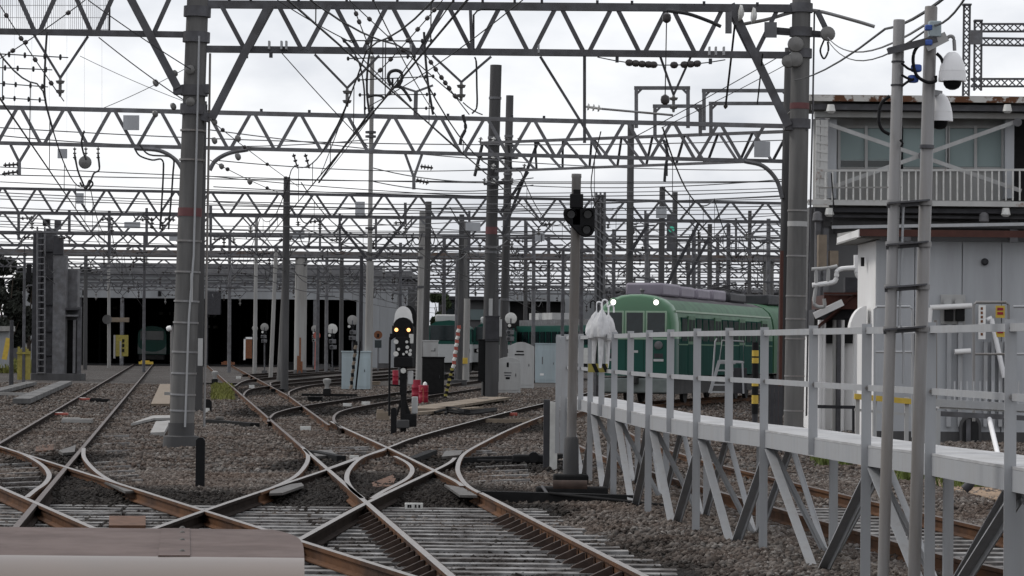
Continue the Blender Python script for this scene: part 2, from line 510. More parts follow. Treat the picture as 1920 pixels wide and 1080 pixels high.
def gmat():
    m = bpy.data.materials.new('ballast')
    m.use_nodes = True
    t = m.node_tree
    b = t.nodes['Principled BSDF']
    b.inputs['Roughness'].default_value = 0.95
    b.inputs['Specular IOR Level'].default_value = 0.2
    geo = t.nodes.new('ShaderNodeNewGeometry')
    vo = t.nodes.new('ShaderNodeTexVoronoi')
    vo.inputs['Scale'].default_value = 17
    vo.inputs['Randomness'].default_value = 1
    t.links.new(geo.outputs['Position'], vo.inputs['Vector'])
    big = t.nodes.new('ShaderNodeTexNoise')
    big.inputs['Scale'].default_value = 0.35
    big.inputs['Detail'].default_value = 6
    t.links.new(geo.outputs['Position'], big.inputs['Vector'])
    cr = t.nodes.new('ShaderNodeValToRGB')
    e = cr.color_ramp.elements
    e[0].position, e[0].color = 0.35, (0.086, 0.081, 0.077, 1)
    e[1].position, e[1].color = 0.62, (0.05, 0.042, 0.038, 1)
    big2 = t.nodes.new('ShaderNodeTexNoise')
    big2.inputs['Scale'].default_value = 1.1
    big2.inputs['Detail'].default_value = 8
    big2.inputs['Roughness'].default_value = 0.75
    t.links.new(geo.outputs['Position'], big2.inputs['Vector'])
    mxn = t.nodes.new('ShaderNodeMath')
    mxn.operation = 'MULTIPLY_ADD'
    t.links.new(big2.outputs[0], mxn.inputs[0])
    mxn.inputs[1].default_value = 0.9
    sbn = t.nodes.new('ShaderNodeMath')
    sbn.operation = 'SUBTRACT'
    t.links.new(big.outputs[0], sbn.inputs[0])
    sbn.inputs[1].default_value = 0.45
    t.links.new(sbn.outputs[0], mxn.inputs[2])
    t.links.new(mxn.outputs[0], cr.inputs[0])
    sep = t.nodes.new('ShaderNodeSeparateColor')
    t.links.new(vo.outputs['Color'], sep.inputs[0])
    mr = t.nodes.new('ShaderNodeMapRange')
    mr.inputs[3].default_value = 0.35
    mr.inputs[4].default_value = 1.45
    t.links.new(sep.outputs[0], mr.inputs[0])
    sc = t.nodes.new('ShaderNodeVectorMath')
    sc.operation = 'SCALE'
    t.links.new(cr.outputs[0], sc.inputs[0])
    t.links.new(mr.outputs[0], sc.inputs['Scale'])
    dk = t.nodes.new('ShaderNodeVectorMath')
    dk.operation = 'SCALE'
    t.links.new(sc.outputs[0], dk.inputs[0])
    t.links.new(dark_mask(t, geo), dk.inputs['Scale'])
    t.links.new(dk.outputs[0], b.inputs['Base Color'])
    bp = t.nodes.new('ShaderNodeBump')
    bp.invert = True
    bp.inputs['Strength'].default_value = 0.9
    bp.inputs['Distance'].default_value = 0.04
    t.links.new(vo.outputs['Distance'], bp.inputs['Height'])
    t.links.new(bp.outputs[0], b.inputs['Normal'])
    MATS['ballast'] = m
gmat()
def stonemat():
    m = bpy.data.materials.new('stone')
    m.use_nodes = True
    t = m.node_tree
    b = t.nodes['Principled BSDF']
    b.inputs['Roughness'].default_value = 0.9
    b.inputs['Specular IOR Level'].default_value = 0.25
    geo = t.nodes.new('ShaderNodeNewGeometry')
    cr = t.nodes.new('ShaderNodeValToRGB')
    e = cr.color_ramp.elements
    e[0].position, e[0].color = 0.0, (0.045, 0.038, 0.033, 1)
    e[1].position, e[1].color = 1.0, (0.20, 0.187, 0.175, 1)
    for p_, c_ in ((0.3, (0.076, 0.062, 0.054, 1)), (0.6, (0.105, 0.092, 0.083, 1)), (0.9, (0.138, 0.128, 0.119, 1))):
        k = e.new(p_)
        k.color = c_
    t.links.new(geo.outputs['Random Per Island'], cr.inputs[0])
    big = t.nodes.new('ShaderNodeTexNoise')
    big.inputs['Scale'].default_value = 0.55
    big.inputs['Detail'].default_value = 4
    t.links.new(geo.outputs['Position'], big.inputs['Vector'])
    cr2 = t.nodes.new('ShaderNodeValToRGB')
    e = cr2.color_ramp.elements
    e[0].position, e[0].color = 0.38, (1.12, 1.12, 1.12, 1)
    e[1].position, e[1].color = 0.66, (0.86, 0.74, 0.66, 1)
    t.links.new(big.outputs[0], cr2.inputs[0])
    ml = t.nodes.new('ShaderNodeVectorMath')
    ml.operation = 'MULTIPLY'
    t.links.new(cr.outputs[0], ml.inputs[0])
    t.links.new(cr2.outputs[0], ml.inputs[1])
    dk = t.nodes.new('ShaderNodeVectorMath')
    dk.operation = 'SCALE'
    t.links.new(ml.outputs[0], dk.inputs[0])
    t.links.new(dark_mask(t, geo), dk.inputs['Scale'])
    t.links.new(dk.outputs[0], b.inputs['Base Color'])
    MATS['stone'] = m
stonemat()

def make_ground():
    xs = [-4000, -1500, -500, -200, -100, -60, -40] + list(np.arange(-30, 30.1, 0.6)) + [40, 60, 100, 200, 500, 1500, 4000]
    ys = [-400, -100, -20, 0, 8, 14] + list(np.arange(18, 96, 0.6)) + list(np.arange(98, 300, 4.0)) + [320, 400, 600, 1000, 2500, 6000]
    vs = [(x, y, gh(x, y)) for y in ys for x in xs]
    nx = len(xs)
    fs = [(j * nx + i, j * nx + i + 1, (j + 1) * nx + i + 1, (j + 1) * nx + i) for j in range(len(ys) - 1) for i in range(nx - 1)]
    me = bpy.data.meshes.new('ground')
    me.from_pydata(vs, [], fs)
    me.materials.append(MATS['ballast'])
    me.polygons.foreach_set('use_smooth', [True] * len(fs))
    o = bpy.data.objects.new('ground', me)
    COL.objects.link(o)
    o['kind'] = 'structure'
make_ground()

def make_stones(name, label, n, d0, d1, smin, smax):
    """loose ballast stones spread over the part of the yard in view"""
    oct_v = np.array([(1, 0, 0), (-1, 0, 0), (0, 1, 0), (0, -1, 0), (0, 0, 1), (0, 0, -1)], float)
    oct_f = np.array([(0, 2, 4), (2, 1, 4), (1, 3, 4), (3, 0, 4), (2, 0, 5), (1, 2, 5), (3, 1, 5), (0, 3, 5)])
    u = rng.random(n)
    d = np.sqrt(d0 * d0 + u * (d1 * d1 - d0 * d0))
    x = (rng.random(n) - 0.5) * 2 * (0.222 * d + 0.6)
    z = np.array([gh(a, b) for a, b in zip(x, d)])
    s = smin + (smax - smin) * rng.random(n) ** 1.6
    sc = s[:, None] * (0.6 + 0.7 * rng.random((n, 3))) * np.array([1, 1, 0.72])
    vv = oct_v[None] * sc[:, None, :] * (0.75 + 0.5 * rng.random((n, 6, 1)))
    a = rng.random(n) * 6.283
    b = (rng.random(n) - .5) * 1.6
    ca, sa, cb, sb = np.cos(a), np.sin(a), np.cos(b), np.sin(b)
    X = vv[..., 0] * cb[:, None] + vv[..., 2] * sb[:, None]
    Z = -vv[..., 0] * sb[:, None] + vv[..., 2] * cb[:, None]
    Y = vv[..., 1]
    X2 = X * ca[:, None] - Y * sa[:, None]
    Y2 = X * sa[:, None] + Y * ca[:, None]
    co = np.stack([X2 + x[:, None], Y2 + d[:, None], Z + (z + s * 0.25)[:, None]], -1).reshape(-1, 3)
    fa = (oct_f[None] + (np.arange(n) * 6)[:, None, None]).reshape(-1, 3)
    me = bpy.data.meshes.new(name)
    me.vertices.add(len(co))
    me.vertices.foreach_set('co', co.ravel())
    me.loops.add(fa.size)
    me.loops.foreach_set('vertex_index', fa.ravel().astype(np.int32))
    me.polygons.add(len(fa))
    me.polygons.foreach_set('loop_start', np.arange(0, fa.size, 3, dtype=np.int32))
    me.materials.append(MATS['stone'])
    me.update(calc_edges=True)
    o = bpy.data.objects.new(name, me)
    COL.objects.link(o)
    o['kind'] = 'stuff'
    tag(o, label, 'gravel')
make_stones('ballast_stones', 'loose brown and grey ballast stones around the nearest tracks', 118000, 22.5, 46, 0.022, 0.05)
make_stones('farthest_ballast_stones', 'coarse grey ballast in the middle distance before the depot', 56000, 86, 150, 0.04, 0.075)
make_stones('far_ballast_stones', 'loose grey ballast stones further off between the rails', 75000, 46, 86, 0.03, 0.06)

# ================================================================== TRACKS
RP = [(-.034, 0), (.034, 0), (.034, -.036), (.010, -.047), (.010, -.122), (.064, -.14), (.064, -.153), (-.064, -.153), (-.064, -.14), (-.010, -.122), (-.010, -.047), (-.034, -.036)]
def rail(path, parent, name='rail', side='rail_side', head='rail_head', dz=0.0, lab=None):
    """a flat-bottomed rail swept along the points on the rail-head level"""
    pts = [V((p.x, p.y, dz)) for p in path]
    n = len(RP)
    vs, fs, mi = [], [], []
    for k, p in enumerate(pts):
        t = (pts[min(k + 1, len(pts) - 1)] - pts[max(k - 1, 0)])
        t.z = 0
        t.normalize()
        s = V((t.y, -t.x, 0))
        for a, z in RP:
            vs.append(p + s * a + V((0, 0, z)))
    for k in range(len(pts) - 1):
        for i in range(n):
            fs.append((k * n + i, k * n + (i + 1) % n, (k + 1) * n + (i + 1) % n, (k + 1) * n + i))
            mi.append(1 if i == 0 else 0)
    fs += [tuple(range(n)), tuple(range(len(vs) - 1, len(vs) - n - 1, -1))]
    mi += [0, 0]
    b = MB()
    b.v, b.f, b.mi = [tuple(v) for v in vs], fs, mi
    o = b.build(name, [side, head], parent)
    o.data.polygons.foreach_set('use_smooth', [False] * len(fs))
    if lab:
        o['label'] = lab
    return o
def tr(*px):                                 # traced rail-head points
    return [G(u, v) for u, v in px]
def ext(p, q, d):                            # extend the straight q->p beyond p by d metres
    return p + (p - q).normalized() * d
def line(a, b, n=14):
    return [a.lerp(b, i / n) for i in range(n + 1)]

# left track, running from the depot door
tL = thing('railway_track', 'leftmost straight track running from the near crossing to the depot door with a train', 'track', G(120, 850, -0.15))
a, b = G(207, 777), G(25, 993)
rail(line(ext(b, a, 3), ext(a, b, 235), 40), tL, dz=-0.002, side='rail_side_shaded', head='rail_head_dull')
a, b = G(187, 720), G(0, 830)
rail(line(ext(b, a, 22), ext(a, b, 185), 40), tL, dz=-0.002, side='rail_side_shaded', head='rail_head_dull')
# middle track
tA = thing('railway_track', 'middle straight track running from the lower right to the empty depot door', 'track', G(800, 960, -0.15))
a, b = G(476, 760), G(847, 1080)
mid_ = a.lerp(b, .55)
rail(line(ext(b, a, 3), mid_, 16), tA)
rail(line(mid_, ext(a, b, 185), 30), tA, head='rail_head_dull')
a, b = G(1210, 1080), G(900, 923)
rail(line(ext(a, b, 3), b, 12), tA)
rail(smooth_path(tr((867, 911), (853, 901), (810, 880), (733, 842), (647, 803), (620, 790)), 4), tA)
a, b = G(617, 797), G(541, 742)
rail(line(a, b, 8), tA, head='rail_head_dull')
c = G(440, 687.5)
rail(line(b, ext(c, b, 30), 20), tA, head='rail_head_dull')
# crossing track to the upper right
tB = thing('railway_track', 'track crossing the middle track and running away to the right past the dwarf signal', 'track', G(740, 880, -0.15))
rail(smooth_path(tr((250, 1004), (383, 957), (480, 924), (613, 880), (727, 839), (800, 813), (960, 770), (1020, 756), (1090, 739), (1160, 721)), 5), tB, dz=-0.001, side='rail_side_shaded')
rail(smooth_path(tr((540, 1022), (568, 1007), (690, 941), (810, 884), (843, 867), (853, 858)), 4), tB, dz=-0.001, side='rail_side_shaded')
# crossing track to the left
tM = thing('railway_track', 'track running from the bottom edge up to the left across the left track', 'track', G(300, 960, -0.15))
a, b = G(800, 1088), G(-60, 818)
rail(line(a, ext(b, a, 25), 30), tM, dz=0.001)
a, b = G(205, 1003), G(-60, 887)
rail(line(a, ext(b, a, 25), 22), tM, dz=0.001)
# slip rails at the middle crossing
sA = thing('slip_crossing', 'curved slip rails and plates where the two tracks cross in the middle', 'crossing', G(720, 890, -0.15))
rail(smooth_path(tr((1160, 735), (1090, 755), (1020, 779), (960, 803), (905, 830), (875, 847), (863, 860), (858, 880), (866, 899), (880, 913), (900, 924)), 5), sA, 'slip_rail')
rail(smooth_path(tr((570, 842), (577, 852), (575, 868), (556, 891), (520, 910), (485, 923)), 5), sA, 'slip_rail')
rail(smooth_path(tr((722, 843), (680, 857), (657, 877), (650, 897), (660, 917), (680, 934)), 5), sA, 'slip_rail')
rail(smooth_path(tr((740, 855), (763, 867), (773, 880), (763, 897), (720, 920), (698, 934)), 5), sA, 'slip_rail')
rail(smooth_path(tr((618, 877), (640, 869), (672, 857)), 3), sA, 'slip_rail')
# slip rails at the left crossing
sL = thing('slip_crossing', 'curved slip rails where two tracks cross at the lower left', 'crossing', G(120, 890, -0.15))
rail(smooth_path(tr((157, 840), (158, 858), (180, 883), (213, 903), (263, 919), (300, 931)), 5), sL, 'slip_rail')
rail(smooth_path(tr((5, 838), (43, 851), (77, 870), (92, 889), (85, 905), (67, 918), (50, 932)), 5), sL, 'slip_rail')
# turnouts behind
tC = thing('railway_track', 'curved track leaving the middle track to the right behind the dwarf signal', 'track', G(620, 770, -0.15))
rail(smooth_path(tr((503, 790), (507, 782), (522, 772), (573, 760), (667, 746), (733, 737), (860, 718), (1000, 700)), 5), tC, side='rail_side_shaded', head='rail_head_dull')
rail(smooth_path(tr((640, 803), (626, 788), (631, 775), (655, 766), (712, 755), (760, 748), (880, 730), (1020, 710)), 5), tC, side='rail_side_shaded', head='rail_head_dull')
tD = thing('railway_track', 'far curved track leaving the middle track to the right beyond the pale cabinet', 'track', G(560, 722, -0.15))
rail(smooth_path(tr((440, 724), (455, 715), (480, 710), (560, 703), (720, 691), (900, 680)), 5), tD, side='rail_side_shaded', head='rail_head_dull')
rail(smooth_path(tr((507, 722), (512, 716), (560, 711), (640, 704), (735, 696), (900, 685)), 5), tD, side='rail_side_shaded', head='rail_head_dull')
tD2 = thing('railway_track', 'dark curved track between the two turnouts near the pale cabinet', 'track', G(600, 735, -0.15))
rail(smooth_path(tr((456, 742), (462, 733), (480, 727), (540, 719), (640, 710), (735, 702), (900, 690)), 5), tD2, side='rail_side_shaded', head='rail_head_dull')
rail(smooth_path(tr((541, 743), (546, 732), (582, 722), (640, 716), (735, 708), (900, 697)), 5), tD2, side='rail_side_shaded', head='rail_head_dull')
tD3 = thing('railway_track', 'farthest dark track sweeping right in front of the thick column', 'track', G(640, 698, -0.15))
rail(smooth_path(tr((455, 702), (520, 698), (640, 690), (760, 683), (900, 676)), 5), tD3, side='rail_side_shaded', head='rail_head_dull')
rail(smooth_path(tr((470, 706), (540, 701), (660, 694), (780, 687), (900, 680)), 5), tD3, side='rail_side_shaded', head='rail_head_dull')
# track behind the walkway, curving to the green train
cE = [V(p) for p in ((6.9, 16, 0), (4.95, 25.4, 0), (4.27, 31, 0), (2.95, 44, 0), (2.3, 52, 0), (1.9, 62, 0), (2.0, 76, 0), (3.1, 91, 0), (4.35, 101, 0), (9.2, 119, 0), (16, 142, 0), (25, 165, 0))]
cE = smooth_path(cE, 6)
def offset(path, o):
    r = []
    for k, p in enumerate(path):
        t = (path[min(k + 1, len(path) - 1)] - path[max(k - 1, 0)]).normalized()
        r.append(p + V((t.y, -t.x, 0)) * o)
    return r
tE = thing('railway_track', 'rusty curving track behind the grey walkway leading to the green train', 'track', (4.2, 31, -0.15))
rail(offset(cE, -.752), tE, head='rail_head_dull')
rail(offset(cE, .752), tE, head='rail_head_dull')
for y in np.arange(24, 52, 0.62):
    k = min(range(len(cE)), key=lambda i: abs(cE[i].y - y))
    t = (cE[k + 1] - cE[k - 1]).normalized()
    f = (y - cE[k].y)
    c = cE[k] + t * f
    s = V((t.y, -t.x, 0))
    bar('sleeper', c - s * 1.25 + V((0, 0, -.175)), c + s * 1.25 + V((0, 0, -.175)), 0.23, 0.05, 'timber', tE)

# long timbers of the near crossings
AL0, AL1 = G(847, 1080), G(476, 760)
k = 0
yy = 23.0
while yy < 37.6:
    xr = x_ar(yy)
    xl = AL0.x + (AL1.x - AL0.x) * (yy - AL0.y) / (AL1.y - AL0.y)
    j = lambda s: random.uniform(-s, s)
    zt = -0.185 + j(.005)
    sl = 0.012 + j(.006)
    # under the middle track
    x0, x1 = xl - 0.62 + j(.1), xr + 0.62 + j(.12)
    bar('sleeper', (x0, yy, zt), (x1, yy + sl * (x1 - x0), zt), 0.225 + j(.015), 0.055, 'timber', tA)
    # under the crossing tracks to the left
    xe = x0 - 0.05
    xs_ = xe - (2.3 + j(.25))
    y2 = yy + j(.03)
    bar('sleeper', (xs_, y2 - .03, zt), (xe, y2, zt), 0.225 + j(.015), 0.055, 'timber', tB)
    bar('sleeper', (xs_ - 2.6, y2 - .06, zt - .003), (xs_ - 0.06, y2 - .03, zt - .003), 0.225 + j(.015), 0.055, 'timber', tM)
    bar('sleeper', (xs_ - 5.6, y2 - .08, zt - .003), (xs_ - 2.68, y2 - .06, zt - .003), 0.225 + j(.015), 0.055, 'timber', tL)
    # rail braces against both rails of the middle track
    for xx, sg in ((xl, 1), (xr, -1), (xr, 1), (xl, -1)):
        if yy > 36 or (sg * (1 if xx == xl else -1) > 0 and yy > 34.4):
            continue
        b = MB()
        q = V((xx + sg * .066, yy, -.153))
        b.prism([q + V((0, -.05, 0)), q + V((sg * .16, -.05, 0)), q + V((sg * .14, -.05, .02)), q + V((sg * -.03, -.05, .10)), q + V((sg * -.05, -.05, .10)), q + V((sg * -.05, -.05, .02))], (0, .10, 0))
        b.build('rail_brace', 'chair', tA, smooth=False)
    yy += 0.585
    k += 1
# sleepers showing on other stretches
def sleepers(parent, uvs, half, m='timber'):
    for u, v in uvs:
        c = G(u, v, -0.11)
        bar('sleeper', c - V((half, 0, .02)), c + V((half, 0, .02)), 0.2, 0.05, m, parent)
sleepers(tL, [(160 + 45 * t_, 847 - 14 * i) for i, t_ in enumerate((1.2, 1.1, 1.1))], .35)
sleepers(sA, [(870 + 70, 858 + 9 * i) for i in range(6)], .42)
sleepers(sA, [(635 + i * 4, 851 - 5 * i) for i in range(3)], .5)
sleepers(sA, [(880 - i * 8, 853 - 5 * i) for i in range(3)], .5)
sleepers(sL, [(205 + 6 * i, 868 + 9 * i) for i in range(5)], .28)
sleepers(sL, [(20, 872 + 9 * i) for i in range(6)], .42)

# steel slide plates, covers and point gear at the crossings
def slab(name, px, z, th, m, parent, lab=None):
    pts = [G(u, v, z) for u, v in px]
    o = fixn(MB().prism([p - V((0, 0, th)) for p in pts], (0, 0, th)).build(name, m, parent, smooth=False))
    if lab:
        o['label'] = lab
    return o
slab('slide_plate', [(510, 912), (565, 905), (570, 910), (530, 924), (505, 925)], -0.02, .03, 'plate', sA)
slab('slide_plate', [(833, 908), (868, 914), (895, 929), (862, 928)], -0.02, .03, 'plate', sA)
slab('slide_plate', [(585, 845), (620, 843), (632, 853), (592, 855)], -0.04, .05, 'plate', sA)
slab('slide_plate', [(835, 845), (868, 844), (862, 853), (828, 856)], -0.04, .05, 'plate', sA)
slab('slide_plate', [(110, 845), (142, 834), (140, 847), (118, 849)], -0.04, .05, 'plate', sL)
slab('slide_plate', [(195, 902), (240, 915), (262, 920), (235, 921)], -0.02, .03, 'plate', sL)
slab('wooden_cover', [(697, 905), (736, 890), (742, 897), (735, 911), (700, 913)], -0.09, .04, 'wood_cover', sA)
slab('wooden_cover', [(204, 985), (205, 967), (273, 967), (273, 985)], -0.1, .05, 'wood_cover', sL)
slab('wooden_cover', [(66, 846), (68, 835), (101, 833), (100, 843)], -0.09, .04, 'wood_cover', sL)
# dark drive rods across the track
for u0, v0, u1, v1 in ((880, 929, 1195, 938), (860, 865, 1060, 858), (585, 851, 640, 862), (812, 850, 770, 866)):
    p, q = G(u0, v0, -.08), G(u1, v1, -.08)
    bar('drive_rod', p, q, .16, .13, 'black_matt', sA)
rod('conduit', G(1030, 925, -.02), G(1250, 948, -.1), .02, 'black_matt', sA)
# white number tags and small concrete blocks lying between the rails
k = 0
for u, v, wpx, hpx, lab in ((776, 949, 34, 12, 'white lettered tag lying on the timbers of the middle track'),
                       (573, 803, 20, 8, 'small white tag between the rails left of the turnout frog'),
                       (651, 759, 16, 6, 'small white tag on the curved track behind the dwarf signal'),
                       (686, 756, 16, 6, 'small white tag right of its twin on the curved track'),
                       (447, 708, 9, 5, 'tiny white tag beside the far turnout'),
                       (472, 725, 10, 6, 'tiny white tag between the far turnout rails'),
                       (664, 858, 17, 8, 'white tag beside the middle crossing')):
    c = G(u, v + hpx / 2, -.13)
    sc_ = c.y / F
    t = thing('track_tag', lab, 'tag', c, 'white tags between the rails')
    MB().box(c + V((0, 0, hpx * sc_ / 2)), (wpx * sc_, .05, hpx * sc_)).build('plate', 'white_dirty', t, bevel=.006)
    if k == 0:
        for dx in (-.3, -.18, .1, .3):
            MB().box(c + V((dx * wpx * sc_, -.027, hpx * sc_ / 2)), (wpx * sc_ * .1, .004, hpx * sc_ * .45)).build('mark', 'black_matt', t)
    k += 1
for u, v, wpx, hpx, m, lab in ((115, 776, 24, 6, 'red_white', 'red and white marker between the rails of the left track, nearer one'),
                          (158, 748, 22, 5, 'red_white', 'red and white marker between the rails of the left track, farther one'),
                          (957, 776, 26, 7, 'red_white', 'red marker on the right hand track before the walkway'),
                          (145, 788, 56, 10, 'concrete_pale', 'pale flat box between the left track rails'),
                          (187, 750, 36, 7, 'black_matt', 'dark slotted box between the left track rails'),
                          (718, 778, 24, 20, 'tan_board', 'tan box on the ballast left of the dwarf signal')):
    c = G(u, v + hpx / 2, -.13)
    sc_ = c.y / F
    w_, h_ = wpx * sc_, hpx * sc_
    t = thing('trackside_marker', lab, 'marker', c)
    MB().box(c + V((0, 0, h_ * .4)), (w_, .3, h_ * .8)).build('body', m, t, bevel=.012)
    MB().box(c + V((-w_ * .2, 0, h_ * .85)), (w_ * .55, .22, h_ * .3)).build('lid', 'white_dirty' if m == 'red_white' else m, t, bevel=.008)
p, q = G(890, 790, -.1), G(1015, 791, -.1)
t = thing('crossing_beam', 'tan timber beam laid across the right hand track', 'beam', p)
bar('beam', p, q, .2, .14, 'tan_board', t)

# ================================================================== GANTRIES AND POLES
def chord(name, a, b, wd, ht, m, parent):
    return bar(name, a, b, wd, ht, m, parent)
def truss(parent, a0, a1, b0, b1, ca0, ca1, cb0, cb1, n, cw, dw, m='truss', depth=.12, phase=0.0, md=None):
    """a0-a1 / b0-b1: first and last node of the upper / lower chord; ca, cb: where the chords end"""
    md = md or m
    chord('top_chord', ca0, ca1, depth, cw, m, parent)
    chord('bottom_chord', cb0, cb1, depth, cw * .85, m, parent)
    for i in range(n):
        t0, tm, t1 = i / n, (i + .5) / n, (i + 1) / n
        top0, top1, bot = a0.lerp(a1, t0), a0.lerp(a1, t1), b0.lerp(b1, tm)
        g = (a1 - a0).normalized() * dw * .55
        yo = V((0, depth * .3, 0))
        bar('diagonal', top0 + g - yo, bot - g - yo, dw * .5, dw, md, parent, up=(1, 0, 0))
        bar('diagonal', bot + g - yo, top1 - g - yo, dw * .5, dw, md, parent, up=(1, 0, 0))
def post(parent, base, top, r0, r1, m='concrete', name='post', n=20):
    return MB().lathe([(0, r0), ((top - base).length, r1)], base, top - base, n=n).build(name, m, parent)
def strap(parent, base, top, v_d, r, h, m, name='strap'):
    """ring round a post at fraction v_d of its height"""
    c = base.lerp(top, v_d)
    ax = (top - base).normalized()
    return MB().lathe([(-h / 2, r), (h / 2, r)], c, ax, n=20).build(name, m, parent)
def vhang(parent, pa, pb, pv, r, drop, sheds=2, m='truss', ri=.09):
    """V hanger under a chord with an insulator below its tip"""
    bar('hanger_bar', pa, pv, r, r, m, parent)
    bar('hanger_bar', pb, pv, r, r, m, parent)
    insul(pv, pv - V((0, 0, drop)), ri, parent, sheds=sheds)

# ---- nearest gantry (about 57 m)
D1 = 57.0
q = lambda u, v: P(u, v, D1)
gA = thing('overhead_gantry', 'nearest overhead lattice gantry spanning between the two thick concrete poles', 'gantry', G(352, 840, -.13))
pb = G(352, 838, -.15)
pb = V((pb.x, D1, -.15))
pt = q(373, -60)
post(gA, pb, pt, .235, .205)
fb = MB().lathe([(0, .36), (.34, .34), (.36, .25), (.6, .25)], pb - V((0, 0, .1)), (0, 0, 1), n=20).build('footing', 'concrete_dark', gA)
def hfrac(v):
    return (pb.z - q(360, v).z) / (pb.z - pt.z)
for v in (770, 740, 700, 660, 605, 565, 510, 452, 245, 300):
    strap(gA, pb, pt, hfrac(v), .245, .035, 'galv_pole')
strap(gA, pb, pt, hfrac(398), .232, .16, 'red_faded', 'red_band')
for v in (205, 70, 22, 170):
    strap(gA, pb, pt, hfrac(v), .262, .20, 'truss', 'clamp')
MB().tube([q(376, 70) - V((0, .26, 0)), q(372, 250) - V((0, .26, 0)), q(366, 480) - V((0, .27, 0)), q(357, 600) - V((0, .28, 0)), q(350, 800) - V((0, .28, 0))], .02, 8).build('conduit', 'galv', gA)
MB().tube([q(394, 100), q(391, 300), q(388, 480), q(386, 600), q(383, 800)], .022, 8).build('conduit', 'galv_pole', gA)
MB().box(q(378, 660) - V((0, .24, 0)), (.09, .03, .52)).build('name_board', 'cabinet', gA)
MB().box(q(362, 540) - V((0, .27, 0)), (.05, .02, .55)).build('name_board', 'cabinet', gA)
# right post of the nearest gantry
D1R = 58.2
q2 = lambda u, v: P(u, v, D1R)
rb, rt = V((P(1487, 835, D1R).x, D1R, -.15)), q2(1504, -60)
post(gA, rb, rt, .195, .18)
def hf2(v):
    return (rb.z - q2(1490, v).z) / (rb.z - rt.z)
for v in (770, 705, 635, 598, 555, 480, 395):
    strap(gA, rb, rt, hf2(v), .2, .03, 'galv_pole')
strap(gA, rb, rt, hf2(420), .195, .1, 'cabinet', 'pale_band')
strap(gA, rb, rt, hf2(199), .192, .12, 'red_faded', 'red_band')
for v in (232, 100, 60, 15):
    strap(gA, rb, rt, hf2(v), .225, .18, 'truss', 'clamp')
MB().tube([q2(1527, 20), q2(1524, 200), q2(1517, 500), q2(1512, 780)], .018, 6).build('conduit', 'truss', gA)
truss(gA, q(410, 9), q2(1463, 16), q(410, 92), q2(1463, 103), q(385, 8), q2(1500, 16), q(385, 92), q2(1520, 104), 10, .15, .085, 'truss')
# left arm beyond the thick pole
truss(gA, q(-410, -48), q(337, -34), q(-410, 52.8), q(337, 65), q(-410, -48), q(350, -34), q(-410, 52), q(350, 65), 7, .13, .085, 'truss')
for a_, b_, c_ in (((240, -12), (333, 165), .15), ((505, 8), (397, 222), .15), ((1370, 8), (1478, 236), .16)):
    d_ = D1 if a_[0] < 1000 else D1R
    bar('knee_brace', P(*a_, d_ - .16), P(*b_, d_ - .16), .07, c_, 'truss', gA, up=(1, 0, 0))
bar('bracket', q(326, 169), q(392, 167), .3, .17, 'truss', gA)
bar('bracket', q(344, 208), q(394, 222), .3, .16, 'truss', gA)
bar('bracket', q2(1470, 237), q2(1514, 238), .3, .15, 'truss', gA)
vhang(gA, q(590, 102), q(711, 104), q(651, 165), .045, .36)
vhang(gA, q(811, 104), q(921, 106), q(865, 154), .045, .36)
vhang(gA, q2(1238, 106), q2(1295, 107), q2(1263, 178), .045, .34)
vhang(gA, q(63, 64), q(165, 68), q(113, 146), .045, .36)
bar('hanger_bar', q2(1013, 106), q2(1098, 243), .05, .05, 'truss', gA)
bar('hanger_bar', q2(1096, 106), q2(1096, 268), .06, .06, 'truss', gA)
insul(q2(1099, 200), q2(1128, 204), .075, gA, sheds=3, m='insul_white')
rod('pull_off_arm', q2(1128, 204), q2(1262, 216), .022, 'galv_pole', gA)
bar('hanger_bar', q(882, 18), q(885, 96), .06, .06, 'truss', gA)
MB().tube([q(888, 94), q(888, 28), q(895, 20), q(905, 17), q(945, 18)], .02, 6).build('cable', 'wire', gA)
# hardware sitting on the chords
for u, v in ((430, 1), (470, 1), (560, 3), (650, 3), (700, 3), (745, 3), (850, 5), (905, 6), (965, 6), (1016, 7), (1120, 8), (1185, 9), (1320, 10), (1420, 12)):
    MB().box(q(u, v - 4), (.05, .08, .07)).build('bolt', 'truss_dark', gA)
for u, v in ((505, 85), (528, 85), (537, 85), (690, 89), (770, 91), (1010, 92), (1330, 96), (1342, 96), (1357, 96)):
    MB().box(q(u, v), (.035, .2, .16)).build('strap', 'galv', gA)
for u, v in ((462, 104), (508, 103), (1157, 112), (1332, 115)):
    MB().box(q(u, v), (.06, .12, .1)).build('bolt', 'truss_dark', gA)
# strain insulators on the right hand end of the gantry
def disc(c, r, th, axis, parent, m='insul', name='disc_insulator'):
    return MB().lathe([(-th * .5, r * .3), (-th * .3, r), (th * .1, r * .9), (th * .5, r * .25)], c, axis, n=16).build(name, m, parent)
for u, v, r in ((1490, 85, .16), (1489, 113, .16), (1476, 117, .13), (1550, 65, .15)):
    disc(q2(u, v) - V((0, .24, 0)), r, .12, (0, -1, .1), gA)
for u, v in ((1388, 27), (1412, 32)):
    disc(q2(u, v) - V((0, .2, 0)), .17, .12, (1, 0, -.1), gA, 'insul_white')
MB().box(q2(1365, 40) - V((0, .15, 0)), (.12, .1, .5)).build('plate', 'truss_pale', gA)
MB().box(q2(1444, 57) - V((0, .1, 0)), (.24, .06, .3)).build('plate', 'truss_pale', gA)
bar('arm', q2(1455, 55), q2(1545, 63), .08, .08, 'truss_dark', gA)
bar('arm', q2(1455, 62), q2(1545, 68), .06, .06, 'truss_dark', gA)
bar('arm', q2(1532, 20), q2(1549, 55), .08, .1, 'truss', gA)
